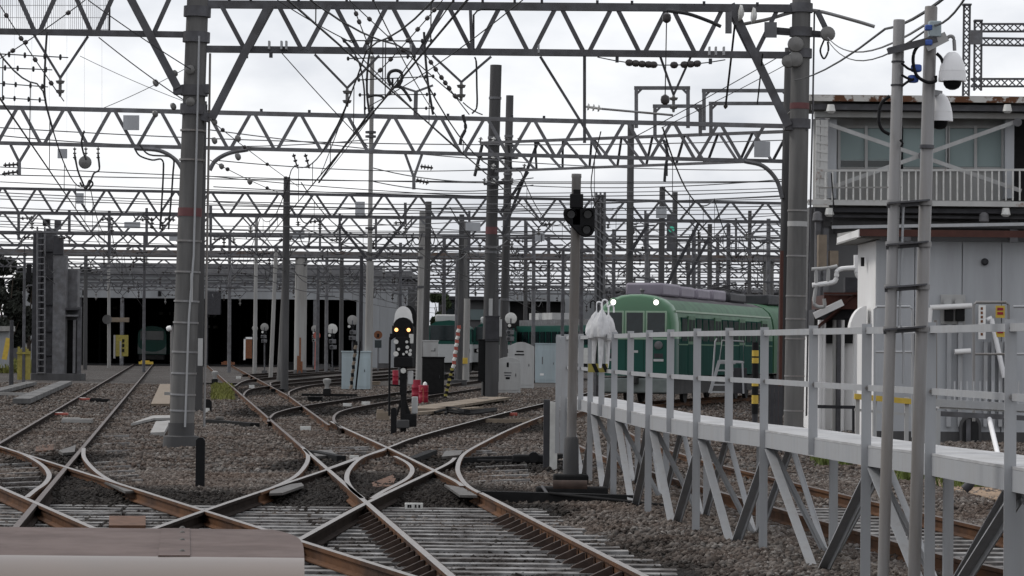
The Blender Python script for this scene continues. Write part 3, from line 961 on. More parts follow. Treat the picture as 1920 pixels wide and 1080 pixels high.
MB().tube(smooth_path([q2(1395, 45), q2(1440, 36), q2(1490, 22), q2(1530, 20), q2(1600, 38), q2(1640, 50)], 5), .035, 8).build('bent_pipe', 'galv_pole', gA)
MB().tube(smooth_path([q2(1545, 75), q2(1538, 95), q2(1545, 110), q2(1553, 95), q2(1552, 78)], 5), .02, 6).build('cable_loop', 'wire', gA)
# glass discs and stays on the left thick pole
for u, v, r in ((330, 138, .07), (294, 156, .075), (327, 200, .075), (293, 214, .07), (404, 264, .07), (448, 260, .07), (404, 229, .07), (448, 294, .075), (417, 312, .06), (470, 341, .06)):
    disc(q(u, v) - V((0, .1, 0)), r, .09, (.8, -.5, .3), gA, 'insul')
disc(q(359, 133) - V((0, .27, 0)), .09, .08, (0, -1, 0), gA)
disc(q(360, 193) - V((0, .27, 0)), .09, .08, (0, -1, 0), gA)

# ---- second gantry (about 90 m)
D2 = 90.0
q = lambda u, v: P(u, v, D2)
gB = thing('overhead_gantry', 'second overhead lattice gantry behind the nearest one', 'gantry', V((q(372, 650).x, D2, -.15)))
post(gB, V((q(370, 650).x, D2, -.15)), q(378, 190), .18, .16, 'concrete_dark')
post(gB, V((q(1466, 650).x, D2, -.15)), q(1481, 90), .17, .15, 'concrete_dark')
post(gB, V((q(-400, 650).x, D2, -.15)), q(-398, 170), .18, .16, 'concrete_dark')
post(gA, V((P(-420, 650, D1).x, D1, -.15)), P(-416, -70, D1), .22, .2)
truss(gB, q(-401, 191.5), q(1436, 236), q(-401, 259.2), q(1436, 300), q(-410, 191.5), q(1490, 237), q(-410, 258.5), q(1490, 303), 21, .13, .10, 'truss_pale')
for a_ in (((255, 279), (300, 283), (330, 300), (345, 322)), ((466, 281), (430, 288), (405, 302), (394, 320)), ((1395, 303), (1430, 312), (1455, 338), (1466, 372))):
    pts = smooth_path([q(*p_) - V((0, .15, 0)) for p_ in a_], 5)
    MB().tube(pts, .07, 6).build('knee_arc', 'truss_pale', gB)
def plate(u, v, d, wpx, hpx, m, parent, name='plate', th=.05):
    s = d / F
    return MB().box(P(u, v, d), (wpx * s, th, hpx * s)).build(name, m, parent, bevel=.008)
plate(246, 230, D2 - .2, 30, 28, 'panel_grey', gB)
plate(1429, 280, D2 - .2, 30, 30, 'panel_grey', gB)
plate(117, 288, D2 - .2, 18, 18, 'panel_grey', gB)
for a_, b_, c_, dd in (((760, 289), (791, 290), (776, 333), 22), ((20, 272), (55, 273), (36, 304), 24)):
    bar('hanger_bar', q(*a_), q(*c_), .08, .08, 'truss_pale', gB)
    bar('hanger_bar', q(*b_), q(*c_), .08, .08, 'truss_pale', gB)
    bar('hanger_bar', q(c_[0], c_[1] - 3), q(c_[0], c_[1] + dd), .1, .1, 'truss_pale', gB)
for u, v, u2, v2 in ((788, 312, 812, 315), (780, 337, 804, 343), (36, 308, 6, 310), (36, 322, 4, 326)):
    insul(q(u, v), q(u2, v2), .09, gB, m='insul_dark', sheds=4)
for u in (550, 572):
    insul(q(u, 288), q(u + 8, 316), .07, gB, m='insul_dark', sheds=3)
for u, v in ((140, 300), (161, 300), (184, 300)):
    insul(q(u, v - 24), q(u, v), .06, gB, m='insul', sheds=3)
disc(q(161, 305) - V((0, .2, 0)), .2, .12, (0, -1, 0), gB, 'insul')
bar('post_bracket', q(779, 216), q(780, 172), .12, .12, 'truss_pale', gB)
bar('post_bracket', q(750, 162), q(780, 172), .1, .06, 'truss_pale', gB)
bar('post_bracket', q(780, 172), q(812, 160), .1, .06, 'truss_pale', gB)
for u, v in ((490, 210), (580, 212), (700, 216), (840, 219), (960, 222), (1020, 223)):
    MB().box(q(u, v - 3), (.08, .1, .09)).build('bolt', 'truss_dark', gB)

# ---- rectangular frames standing on the second gantry
k = 0
for u0, u1, v0, v1, d, lab in ((1193, 1290, 165, 236, 91.5, 'grey rectangular steel frame standing on the gantry beam, left one'),
                        (1228, 1313, 199, 250, 95, 'grey rectangular steel frame behind, lower and in the middle'),
                        (1320, 1478, 170, 240, 92.5, 'wide grey rectangular steel frame beside the right pole'),
                        (1333, 1476, 194, 245, 94.5, 'lower wide rectangular steel frame beside the right pole')):
    g_ = thing('wire_portal', lab, 'portal', P(u0, v1, d))
    bar('upright', P(u0, v1 + 4, d), P(u0, v0, d), .11, .11, 'truss_pale', g_)
    bar('upright', P(u1, v1 + 4, d), P(u1, v0, d), .11, .11, 'truss_pale', g_)
    bar('crossbar', P(u0 - 4, v0, d), P(u1 + 4, v0, d), .10, .11, 'truss_pale', g_)
    for uu, sg in ((u0, 1), (u1, -1)):
        bar('corner_brace', P(uu, v0 + 12, d), P(uu + sg * 12, v0, d), .05, .07, 'truss_pale', g_)
# ---- third, skewed gantry
gC = thing('overhead_gantry', 'skewed lattice gantry running from the tall bare pole to the right pole', 'gantry', V((P(915, 650, 120).x, 120, -.15)))
b3, t3 = V((P(914, 650, 122).x, 122, -.15)), P(930, 122, 122)
post(gC, b3, t3, .24, .235, 'concrete_dark')
truss(gC, P(905, 268, 121), P(1480, 246, 101), P(935, 321, 121), P(1480, 300, 101), P(902, 268, 121), P(1490, 246, 101), P(930, 321, 121), P(1400, 303, 103), 10, .11, .09, 'truss')
for fr in (.34, .36, .22, .24, .55, .565, .10):
    strap(gC, b3, t3, 1 - fr, .26, .1, 'truss_pale')
strap(gC, b3, t3, .50, .245, .3, 'red_faded', 'red_band')
plate(920, 578, 121.7, 7, 36, 'cabinet', gC, 'name_board')
bar('conduit', P(1250, 262, 108), P(1250, 330, 108), .08, .08, 'wire', gC)
# ---- further gantries across the whole yard
def far_gantry(label, d, vt0, vt1, vb0, vb1, n, posts, m='truss', u0=-60, u1=1500, cw=.12, dw=.1, pm='concrete_dark', pr=.17):
    g_ = thing('overhead_gantry', label, 'gantry', V((P(posts[0][0], 650, d).x, d, -.15)))
    truss(g_, P(u0, vt0, d), P(u1, vt1, d), P(u0, vb0, d), P(u1, vb1, d), P(u0, vt0, d), P(u1, vt1, d), P(u0, vb0, d), P(u1, vb1, d), n, cw, dw, m)
    for u, ut, vtop in posts:
        b_ = V((P(u, 650, d).x, d, -.15))
        post(g_, b_, P(ut, vtop, d), pr, pr * .85, pm, n=12)
    return g_
gD = far_gantry('third lattice gantry counted away from the camera, crossing the whole yard', 130, 352, 382, 397, 416, 24, ((534, 538, 332), (1179, 1183, 234), (-30, -28, 330)))
gE = far_gantry('lattice gantry just below and behind the third one', 149, 399, 418, 434, 446, 24, ((797, 804, 378), (1238, 1242, 350), (-20, -18, 380)), 'truss_pale')
gF = far_gantry('lattice gantry above the solid box beam', 168, 437, 452, 460, 472, 26, ((862, 866, 402), (1262, 1266, 360), (-20, -18, 420)), 'truss')
gH = far_gantry('small lattice gantry beyond the solid box beam', 232, 493, 506, 509, 522, 34, ((160, 161, 470), (985, 986, 415), (1404, 1406, 395)), 'truss_pale')
gI = far_gantry('small lattice gantry in front of the depot wall', 248, 514, 528, 528, 541, 34, ((120, 121, 480), (876, 878, 420), (1345, 1346, 440)), 'truss')
gJ = far_gantry('farthest small lattice gantry close to the depot wall', 264, 530, 544, 541, 556, 34, ((100, 101, 490), (1055, 1056, 470), (1310, 1311, 440)), 'truss_pale')
for g_, d, sgn in ((gD, 130, ((675, 391, 18, 26), (150, 372, 14, 20), (1240, 398, 20, 22))), (gE, 149, ((887, 425, 28, 16), (248, 422, 30, 12), (1012, 444, 18, 16))), (gF, 168, ((560, 440, 22, 16), (330, 447, 26, 10)))):
    for u, v, w_, h_ in sgn:
        plate(u, v, d - .3, w_, h_, 'panel_grey', g_)
gK = far_gantry('small lattice gantry just before the solid box beam', 188, 458, 470, 474, 487, 30, ((-25, -25, 440), (930, 931, 440), (1330, 1331, 420)), 'truss_pale')
gL = far_gantry('lattice gantry right behind the solid box beam', 222, 484, 497, 499, 512, 34, ((-25, -25, 470), (640, 641, 470), (1290, 1291, 450)), 'truss')
gN = far_gantry('lattice gantry low above the depot eaves', 256, 522, 536, 535, 549, 36, ((-25, -25, 490), (1085, 1086, 480), (1215, 1216, 470)), 'truss')
# braces on the far gantries
for g_, d, a_, b_ in ((gD, 130, (1310, 418), (1245, 545)), (gE, 149, (635, 420), (692, 490)), (gE, 149, (760, 415), (703, 485)), (gF, 168, (860, 440), (800, 500)), (gD, 130, (1215, 420), (1178, 480)), (gE, 149, (1330, 445), (1290, 520))):
    bar('knee_brace', P(*a_, d - .3), P(*b_, d - .3), .1, .14, 'truss_dark', g_)
# insulators and hangers below the far gantries
for g_, d, vb0, vb1, us in ((gD, 130, 399, 417, (60, 210, 285, 305, 470, 600, 760, 1010, 1090, 1310, 1400)), (gE, 149, 436, 446, (40, 130, 240, 420, 545, 640, 700, 900, 960, 1150, 1330, 1420)), (gF, 168, 462, 473, (100, 195, 275, 430, 505, 730, 790, 980, 1060, 1200, 1390)), (gK, 188, 474, 487, (20, 170, 250, 410, 520, 620, 720, 840, 990, 1080, 1170, 1250, 1350, 1430)), (gL, 222, 499, 512, (90, 190, 300, 440, 500, 600, 660, 740, 830, 960, 1030, 1110, 1190, 1270, 1360)), (gI, 248, 528, 541, (180, 260, 330, 420, 540, 640, 700, 760, 970, 1070, 1160, 1240, 1320, 1400)), (gJ, 264, 541, 556, (230, 310, 450, 570, 690, 780, 1000, 1100, 1200, 1290, 1380))):
    for u in us:
        v = vb0 + (vb1 - vb0) * u / 1480
        o_ = random.uniform(10, 20)
        bar('hanger_bar', P(u - o_, v, d), P(u, v + o_ * 1.1, d), .06, .06, 'truss', g_)
        bar('hanger_bar', P(u + o_, v, d), P(u, v + o_ * 1.1, d), .06, .06, 'truss', g_)
        insul(P(u, v + o_ * 1.1, d), P(u, v + o_ * 1.1 + 14, d), .11, g_, m=random.choice(('insul', 'insul_dark')), sheds=2, n=8)
        if random.random() < .8:
            insul(P(u + 3, v + 8, d), P(u + random.choice((-22, 24)), v + 10, d), .09, g_, m='insul_dark', sheds=3, n=8)
# vertical posts standing on gantries
for g_, d, items in ((gD, 130, ((205, 410, 480), (395, 385, 430), (760, 380, 420))), (gE, 149, ((35, 400, 450), (130, 395, 440), (205, 395, 452), (275, 390, 462), (637, 400, 470), (880, 395, 470), (1120, 400, 470), (1210, 395, 470))), (gF, 168, ((395, 400, 470), (600, 405, 470), (705, 410, 470), (985, 415, 480), (1265, 400, 480), (1380, 410, 480)))):
    for u, v0, v1 in items:
        bar('stub_post', P(u, v0, d - .2), P(u, v1, d - .2), .12, .16, 'truss', g_)
# slack jumpers and drop rods below the far gantries
for g_, d, v0_, v1_, nj in ((gD, 130, 399, 417, 12), (gE, 149, 436, 446, 15), (gF, 168, 462, 473, 16), (gK, 188, 474, 487, 16), (gL, 222, 499, 512, 18), (gH, 232, 509, 522, 18), (gI, 248, 528, 541, 18), (gN, 256, 535, 549, 18)):
    for k_ in range(nj):
        u_ = random.uniform(0, 1460) if k_ % 3 else random.uniform(560, 1460)
        v_ = v0_ + (v1_ - v0_) * u_ / 1480
        w_ = random.uniform(10, 34)
        h_ = random.uniform(6, 20)
        if k_ % 2:
            a_ = random.uniform(-6, 6)
            MB().tube(smooth_path([P(u_, v_, d - .4), P(u_ + w_ * .3, v_ + h_ * .9, d - .5), P(u_ + w_ * .7, v_ + h_ + a_ * .3, d - .5), P(u_ + w_, v_ + a_, d - .4)], 4), .022 + d * .00004, 5).build('jumper', 'wire', g_)
        else:
            bar('drop_rod', P(u_, v_ - 4, d - .35), P(u_ + random.uniform(-3, 3), v_ + h_, d - .35), .05, .06, random.choice(('truss', 'truss_dark', 'truss_pale')), g_)
            if k_ % 4 == 0:
                insul(P(u_, v_ + h_, d - .35), P(u_, v_ + h_ + 9, d - .35), .12, g_, m='insul_dark', sheds=2, n=8)
# crossarms, insulators and stays on the two tall bare poles
for v_, w_ in ((268, 50), (298, 46), (318, 60), (345, 36)):
    bar('crossarm', P(925 - w_ / 2, v_, 121.4), P(925 + w_, v_ - 2, 121.4), .1, .1, 'truss', gC)
    for k_ in range(4):
        u_ = 925 - w_ / 2 + (w_ * 1.45) * k_ / 3
        insul(P(u_, v_, 121.3), P(u_ + 2, v_ - 11, 121.3), .10, gC, m=('insul', 'insul_white', 'insul_dark', 'insul')[k_], sheds=2, n=8)
for a_, b_ in (((1010, 262), (942, 440)), ((990, 322), (938, 400)), ((905, 268), (890, 330))):
    bar('stay_bar', P(*a_, 121), P(*b_, 121.5), .09, .1, 'truss_dark', gC)
# ---- solid box beam on a thick column
D4 = 214.0
gG = thing('box_beam_portal', 'rust streaked solid box beam on a thick pale column', 'portal', V((P(563, 650, D4).x, D4, -.15)))
cb_ = V((P(563, 650, D4).x, D4, -.15))
post(gG, cb_, P(565, 484, D4), .44, .43, 'concrete_pale', 'column')
MB().lathe([(0, .47), (.2, .46), (.3, .44)], cb_, (0, 0, 1), n=20).build('column_base', 'concrete_dark', gG)
for dx_c, hh_c in ((-.12, 1.3), (.02, 2.6), (.14, .9)):
    MB().box(cb_ + V((dx_c, -.43, hh_c / 2)), (.13, .03, hh_c)).build('rust_streak', 'orange_rust', gG)
bar('beam', P(-40, 472, D4), P(1500, 486, D4), .5, .46, 'rusty_beam', gG)
bar('beam_flange', P(-40, 478, D4 - .1), P(1500, 492, D4 - .1), .7, .06, 'truss_dark', gG)
post(gG, V((P(1440, 650, D4).x, D4, -.15)), P(1441, 486, D4), .4, .38, 'concrete', 'column')

# ---- free standing poles
def pole(label, u, d, ut, vt, wb, wt, m, name='utility_pole', cat='pole', vbase=None, group=None):
    """wb, wt: widths in pixels"""
    b_ = V((P(u, 650, d).x, d, -.15))
    t_ = thing(name, label, cat, b_, group)
    tp = P(ut, vt, d)
    post(t_, b_, tp, wb * d / F / 2, wt * d / F / 2, m, 'shaft', n=16)
    return t_, b_, tp
t_, b_, tp = pole('tall bare dark pole just right of the tallest bare pole', 943, 152, 956, 179, 16, 14, 'concrete_dark')
for fr in (.84, .86, .73, .75, .3):
    strap(t_, b_, tp, fr, .23, .12, 'truss_pale', 'band')
plate(938, 615, 151.7, 6, 32, 'cabinet', t_, 'name_board')
t_, b_, tp = pole('slender white pole with a thick white lower sleeve left of the dwarf signal', 691, 138, 698, 105, 9, 8, 'concrete_pale')
post(t_, b_ - V((0, .02, 0)), P(694, 490, 138) - V((0, .02, 0)), .19, .17, 'concrete_pale', 'sleeve')
for v in (487, 478, 430, 250, 258):
    c = P(695, v, 138)
    MB().lathe([(0, .25), (.1, .25)], c, (0, 0, 1)).build('band', 'truss', t_)
t_, b_, tp = pole('pale concrete pole directly right of the dwarf signal', 786, 160, 792, 395, 13, 11, 'concrete_pale')
for v in (540, 485, 468):
    MB().lathe([(0, .21), (.12, .21)], P(788, v, 160), (0, 0, 1)).build('band', 'truss', t_)
t_, b_, tp = pole('dark steel pole behind the pale one right of the dwarf signal', 798, 165, 803, 378, 12, 11, 'truss_dark')
plate(799, 600, 164.6, 6, 34, 'cabinet', t_, 'name_board')
t_, b_, tp = pole('grey concrete pole with white sleeve below left of the tall poles', 873, 175, 870, 415, 14, 11, 'concrete')
post(t_, V((P(874, 650, 174.5).x, 174.5, -.15)), P(876, 560, 174.5), .2, .18, 'concrete_pale', 'sleeve')
MB().lathe([(0, .23), (.35, .23)], P(872, 682, 174.5), (0, 0, 1)).build('band', 'yellow', t_)
pole('brown rusty steel post behind the striped guy guard', 858, 185, 860, 480, 12, 11, 'truss')
pole('thin dark post right of the tall bare poles', 1054, 150, 1056, 470, 7, 6, 'truss')
t_, b_, tp = pole('bluish square lattice post behind the small black signal', 1124, 118, 1126, 360, 4, 4, 'truss_pale')
for du in (-8, 8):
    bar('leg', V((P(1124 + du, 650, 118).x, 118, -.1)), P(1126 + du, 360, 118), .1, .1, 'truss_pale', t_)
bar('panel', V((P(1124, 650, 118.1).x, 118.1, -.1)), P(1126, 365, 118.1), .3, .05, 'truss_pale', t_, up=(0, 1, 0))
for v in range(370, 640, 14):
    bar('lacing', P(1117, v, 117.9), P(1133, v + 12, 117.9), .03, .05, 'truss_pale', t_)
pole('white thin pole in front of the depot door with the train', 205, 250, 204, 478, 7, 5, 'concrete_pale')
pole('pale post before the depot between the thick pole and the thick column', 478, 200, 481, 400, 8, 6, 'concrete_pale')
t_, b_, tp = pole('stout grey double pole left of the thick rusty column', 528, 170, 538, 470, 18, 12, 'concrete')
pole('second slimmer shaft behind the stout grey double pole', 508, 178, 518, 460, 8, 7, 'concrete_pale')
pole('grey post left of the white signal disc at the depot', 595, 230, 597, 500, 7, 6, 'truss')
pole('dark wooden looking post left of the white pole', 676, 165, 678, 480, 8, 7, 'truss_dark')
pole('grey post beside the left steel tower', 45, 150, 46, 480, 6, 5, 'truss')
pole('short dark post left of the yellow fence', 22, 130, 22, 600, 9, 7, 'truss_dark')

for u_, d_, vt_, w_, m_, lab_ in ((750, 200, 455, 7, 'truss', 'thin dark far mast between the white pole and the pale pole'), (612, 235, 470, 7, 'truss_pale', 'thin pale far mast beside the white disc signal'), (832, 225, 440, 8, 'truss', 'far mast between the pale pole and the striped guard'), (1000, 190, 430, 8, 'truss_pale', 'far pale mast above the arched cabinets'), (1028, 215, 440, 7, 'truss', 'far mast above the pale cabinet right of the arched ones'), (1090, 170, 400, 8, 'truss', 'far mast just right of the small black signal'), (1150, 210, 430, 8, 'truss', 'far mast above the headlight of the green train'), (1212, 180, 400, 9, 'truss_pale', 'far pale mast above the green train front'), (1300, 200, 430, 9, 'truss', 'far mast above the middle of the green train'), (1365, 190, 420, 9, 'truss', 'far mast above the rear of the green train'), (1440, 170, 410, 9, 'truss_pale', 'far pale mast beside the right thick pole'), (430, 220, 440, 7, 'truss_pale', 'thin pale far mast just right of the left thick pole'), (270, 215, 440, 6, 'truss', 'thin far mast above the left depot door'), (90, 180, 430, 7, 'truss', 'far mast behind the left steel tower')):
    t_, b_, tp = pole(lab_, u_, d_, u_ + 1, vt_, w_, w_ * .85, m_, name='far_mast')
    for f_ in (.62, .78, .92):
        c_ = b_.lerp(tp, f_)
        l_ = random.uniform(.5, 1.3)
        bar('crossarm', c_ - V((l_, .1, 0)), c_ + V((l_ * random.uniform(.4, 1), -.1, random.uniform(-.1, .1))), .09, .1, 'truss', t_)
        insul(c_ - V((l_, .1, 0)), c_ - V((l_, .1, .45)), .11, t_, m='insul_dark', sheds=2, n=8)

# ================================================================== OVERHEAD WIRES
def wire(name, label, pts, r, m='wire', cat='wire', group=None, n=5):
    og = pts[0]
    o = MB().tube(pts, r, n).build(name, m, None, origin=og)
    return tag(o, label, cat, group)
def catenary(label, path, zc, zm, r, drop=8.0, span=32.0, sagm=.75):
    """contact wire and messenger wire with droppers above a line of points"""
    t_ = thing('overhead_line', label, 'overhead line', V((path[0].x, path[0].y, zc)), 'overhead lines above the tracks')
    # resample
    L = [0]
    for a, b in zip(path, path[1:]):
        L.append(L[-1] + (b - a).length)
    def at(s):
        for i in range(len(L) - 1):
            if s <= L[i + 1] or i == len(L) - 2:
                return path[i].lerp(path[i + 1], (s - L[i]) / (L[i + 1] - L[i]))
    tot = L[-1]
    def zmess(s):
        f = (s % span) / span
        return zm - 4 * sagm * f * (1 - f)
    n = int(tot / 2.5)
    MB().tube([V((at(tot * i / n).x, at(tot * i / n).y, zmess(tot * i / n))) for i in range(n + 1)], r, 5).build('messenger_wire', 'wire', t_)
    MB().tube([V((at(tot * i / n).x, at(tot * i / n).y, zc)) for i in range(n + 1)], r * 1.05, 5).build('contact_wire', 'wire', t_)
    s = drop / 2
    while s < min(tot, 130):
        p = at(s)
        rod('dropper', (p.x, p.y, zc), (p.x, p.y, zmess(s)), .008, 'wire', t_)
        s += drop
    return t_
def cen(l0, l1, r0, r1):
    return ((l0 + r0) / 2, (l1 + r1) / 2)
cA0 = (G(847, 1080) + G(1210, 1080)) / 2
cA1 = V((( G(570, 850).x + G(733, 842).x) / 2, (G(570, 850).y + G(733, 842).y) / 2, 0))
dA = (cA1 - cA0).normalized()
catenary('overhead line above the middle track', [cA0 - dA * 8, cA0 + dA * 245], 5.5, 6.7, .014)
cB0 = (G(480, 924) + G(690, 941)) / 2
cB1 = (G(960, 770) + G(960, 803)) / 2
dB = (cB1 - cB0).normalized()
catenary('overhead line above the track crossing to the right', [cB0 - dB * 20, cB0 + dB * 180], 5.75, 6.7, .014)
cL0 = (G(0, 830) + G(163, 830)) / 2
dL = (G(207, 777) - G(25, 993)).normalized()
catenary('overhead line above the left track', [cL0 - dL * 35, cL0 + dL * 220], 5.1, 6.4, .014)
cM0 = (G(383, 958) + G(180, 993)) / 2
dM = (G(-60, 818) - G(800, 1088)).normalized()
catenary('overhead line above the track running up to the left', [cM0 + dM * 22, cM0 + dM * 60], 5.4, 6.6, .013)
catenary('overhead line above the rusty track behind the walkway', [p for p in cE if p.y > 62], 5.1, 6.5, .014)
pC = [G(560, 775), G(640, 757), G(740, 742), G(860, 724), G(1010, 705)]
catenary('overhead line above the curved track behind the dwarf signal', pC, 5.1, 6.3, .016)
pD = [G(460, 724), G(560, 708), G(720, 693), G(900, 683)]
catenary('overhead line above the far curved track', pD, 5.1, 6.3, .02)
for k, (xa, ya, xb, yb) in enumerate(((3, 60, 22, 240), (-2, 95, 10, 280), (-10, 120, -8, 285), (-3, 110, 3, 285), (8, 75, 30, 260), (-22, 140, -40, 280), (12, 90, 45, 270))):
    catenary(('overhead line fanning out over the right of the yard', 'overhead line over the trains waiting in the middle', 'overhead line leading to the middle depot door', 'overhead line left of the waiting trains', 'overhead line beyond the green train', 'overhead line at the far left of the depot', 'overhead line at the far right behind the green train')[k],
             [V((xa, ya, 0)), V((xb, yb, 0))], 5.1, 6.3, .018, span=28)
# long feeder wires from gantry to gantry across the view
feeds = [((-20, 238), 90, (1490, 262), 100), ((-20, 252), 92, (690, 262), 110), ((390, 243), 90, (1480, 318), 120), ((-20, 312), 110, (1490, 340), 130), ((-20, 340), 120, (1490, 352), 130),
         ((390, 330), 120, (1500, 372), 135), ((-20, 366), 140, (1490, 392), 150), ((-20, 420), 150, (1490, 428), 160), ((-20, 424), 160, (1490, 433), 165), ((400, 300), 100, (920, 318), 120),
         ((-20, 446), 175, (1490, 462), 180), ((-20, 453), 178, (1490, 466), 182), ((-20, 500), 230, (1490, 512), 235), ((-20, 520), 240, (1490, 530), 245), ((-20, 485), 220, (1490, 500), 225), ((940, 345), 130, (1480, 335), 110), ((940, 425), 150, (1480, 402), 140), ((390, 392), 140, (1480, 366), 130)]
for k_ in range(22):
    v_ = 318 + k_ * 10.5
    d_ = 5600 * 5.6 / (652 - v_)
    x_ = random.choice((-20, -20, 400, 700))
    feeds.append(((x_, v_ + random.uniform(-4, 4)), d_, (random.choice((1490, 1490, 1000)), v_ + random.uniform(2, 20)), d_ * random.uniform(.97, 1.08)))
for k, (a_, da, b_, db) in enumerate(feeds):
    wire('feeder_wire', 'thin feeder wire stretched across the whole yard between gantries', sag(P(*a_, da), P(*b_, db), random.uniform(.1, .5), 16), .014 + .00004 * da, 'wire' if k % 2 else 'wire_pale', group='feeder wires across the yard')
# stay wires with bead insulators
def beadwire(label, pts, r, beads, m='wire', br=.055):
    t_ = thing('stay_wire', label, 'wire', pts[0])
    MB().tube(pts, r, 5).build('strand', m, t_)
    L = len(pts) - 1
    for f in beads:
        i = min(int(f * L), L - 1)
        p = pts[i].lerp(pts[i + 1], f * L - i)
        ax = (pts[i + 1] - pts[i]).normalized()
        MB().lathe([(-br * 1.1, br * .3), (-br * .7, br * .85), (0, br), (br * .7, br * .85), (br * 1.1, br * .3)], p, ax, n=10).build('bead_insulator', 'insul_dark', t_)
    return t_
def bw(label, a_, b_, d, r=.011, beads=(), m='wire', br=.046, sg=.03, d2=None):
    return beadwire(label, sag(P(*a_, d), P(*b_, d2 or d), sg, 8), r, beads, m, br)
bw('beaded stay wire from the gantry top down to the right hand hanger insulator', (655, 0), (865, 190), 56.4, beads=(.18, .36, .48, .95))
bw('beaded stay wire running steeply down left of the small rectangle', (662, 10), (700, 105), 56.2, beads=(.15, .3, .7, .9))
bw('beaded stay wire falling left from the gantry top through the lattice', (830, 0), (700, 145), 56.0, beads=(.12, .22, .36, .5, .75, .9))
bw('beaded stay wire falling right to the hanger and beyond', (790, 90), (880, 215), 56.6, beads=(.2, .3, .42, .5, .58, .7))
bw('long taut wire from upper left down to the second gantry', (520, 0), (660, 80), 56, beads=())
bw('beaded wire at the upper left falling to the right', (0, 10), (120, 190), 56, beads=(.1, .33, .55, .8))
bw('beaded wire at the upper left falling to the left', (160, 0), (0, 110), 56, beads=(.2, .7, .85))
bw('thin stay wire from the left arm to the thick pole, upper one', (165, 0), (358, 130), 56.5)
bw('thin stay wire from the left arm to the thick pole, lower one', (185, 70), (345, 188), 56.5)
bw('faint stay wire from the left sky to the thick pole', (150, 105), (345, 190), 57, r=.006, m='wire_pale')
bw('faint wire rising from the second gantry to the thick pole', (195, 202), (345, 130), 57, r=.007, m='wire_pale')
bw('long wire crossing the lattice from top left to the hanger post', (520, 90), (690, 275), 70, r=.012)
bw('wire falling from the left hanger insulator to the second gantry', (650, 198), (600, 330), 57, d2=95)
bw('thin wire with beads falling right from the thick pole', (394, 225), (560, 350), 57, d2=85, beads=(.1, .3, .55, .8), r=.009)
bw('second thin wire with beads falling right from the thick pole', (394, 300), (520, 360), 57, d2=80, beads=(.2, .5, .8), r=.009)
bw('wire looping down right from the hanger insulator', (868, 192), (905, 215), 57, r=.012)
bw('strain wire with insulators below the right of the gantry chord', (1120, 107), (1360, 112), 57.6, beads=(.25, .3, .35, .4, .44, .6, .68, .73, .78), br=.07, sg=.13)
bw('taut wire rising right over the rectangular frames', (1180, 262), (1480, 95), 75, r=.012)
bw('second taut wire rising right over the rectangular frames', (1240, 240), (1485, 115), 74, r=.010)
bw('wire from the gantry end hanging down to the wide frame', (1378, 45), (1360, 203), 57.5, d2=60, r=.022, beads=(.97,))
bw('wire hanging beside the gantry end knee brace', (1430, 100), (1420, 195), 57.5, d2=60, r=.016)
bw('jumper cable curving from the gantry insulator', (1250, 30), (1247, 190), 57.3, r=.012, beads=(.02, .98), br=.09)
MBc = MB().tube(smooth_path([P(1250, 20, 57), P(1290, 26, 57), P(1330, 40, 57), P(1352, 50, 57)], 5), .035, 8).build('jumper_cable', 'wire', None, origin=P(1250, 20, 57))
tag(MBc, 'thick dark jumper cable hanging at the top right of the nearest gantry', 'cable')
MBc = MB().tube(smooth_path([P(890, 107, 56.8), P(893, 118, 56.8), P(894, 160, 56.8), P(894, 200, 56.8), P(885, 213, 56.8)], 5), .018, 6).build('jumper_cable', 'wire', None, origin=P(890, 107, 56.8))
tag(MBc, 'dark jumper cable hanging right of the hanger insulator', 'cable')
w_ = thing('jumper_cable', 'thick black kinked jumper cable at the second gantry below the hanger', 'cable', P(868, 215, 89))
MB().tube(smooth_path([P(868, 215, 89), P(873, 240, 89), P(865, 258, 89), P(863, 272, 89)], 4), .05, 8).build('cable', 'wire', w_)
w_ = thing('jumper_cable', 'thick black kinked jumper cable at the skewed gantry', 'cable', P(1244, 262, 104))
MB().tube(smooth_path([P(1244, 262, 104), P(1252, 288, 104), P(1248, 312, 104), P(1246, 340, 104)], 4), .05, 8).build('cable', 'wire', w_)
w_ = thing('jumper_cable', 'thick black kinked wire falling left below the second gantry', 'cable', P(690, 215, 80))
MB().tube(smooth_path([P(700, 200, 80), P(678, 232, 80), P(655, 262, 82), P(620, 310, 88), P(598, 342, 92)], 4), .03, 6).build('cable', 'wire', w_)
# cables dropping from the second gantry left of the thick pole
for k, pts_ in enumerate((((252, 278), (262, 292), (285, 300), (304, 300), (306, 330), (300, 430)), ((262, 272), (280, 290), (322, 296), (324, 330), (316, 430)), ((340, 300), (343, 330), (340, 420)))):
    w_ = thing('hanging_cable', ('left dark cable dropping from the second gantry beside the thick pole', 'right dark cable dropping from the second gantry beside the thick pole', 'dark cable dropping along the thick pole edge')[k], 'cable', P(*pts_[0], 88))
    MB().tube(smooth_path([P(u, v, 88) for u, v in pts_], 5), .028, 6).build('cable', 'wire', w_)
w_ = thing('cable_loops', 'tangle of dark looped cables below the second gantry at the left', 'cable', P(162, 330, 88))
for pts_ in (((140, 290), (146, 320), (156, 345), (160, 355)), ((184, 290), (186, 318), (176, 325), (168, 345), (160, 355)), ((150, 342), (155, 350), (163, 348), (168, 338), (174, 345), (166, 356)), ((158, 245), (153, 265), (156, 285), (162, 300))):
    MB().tube(smooth_path([P(u, v, 88) for u, v in pts_], 4), .03, 6).build('loop', 'wire', w_)
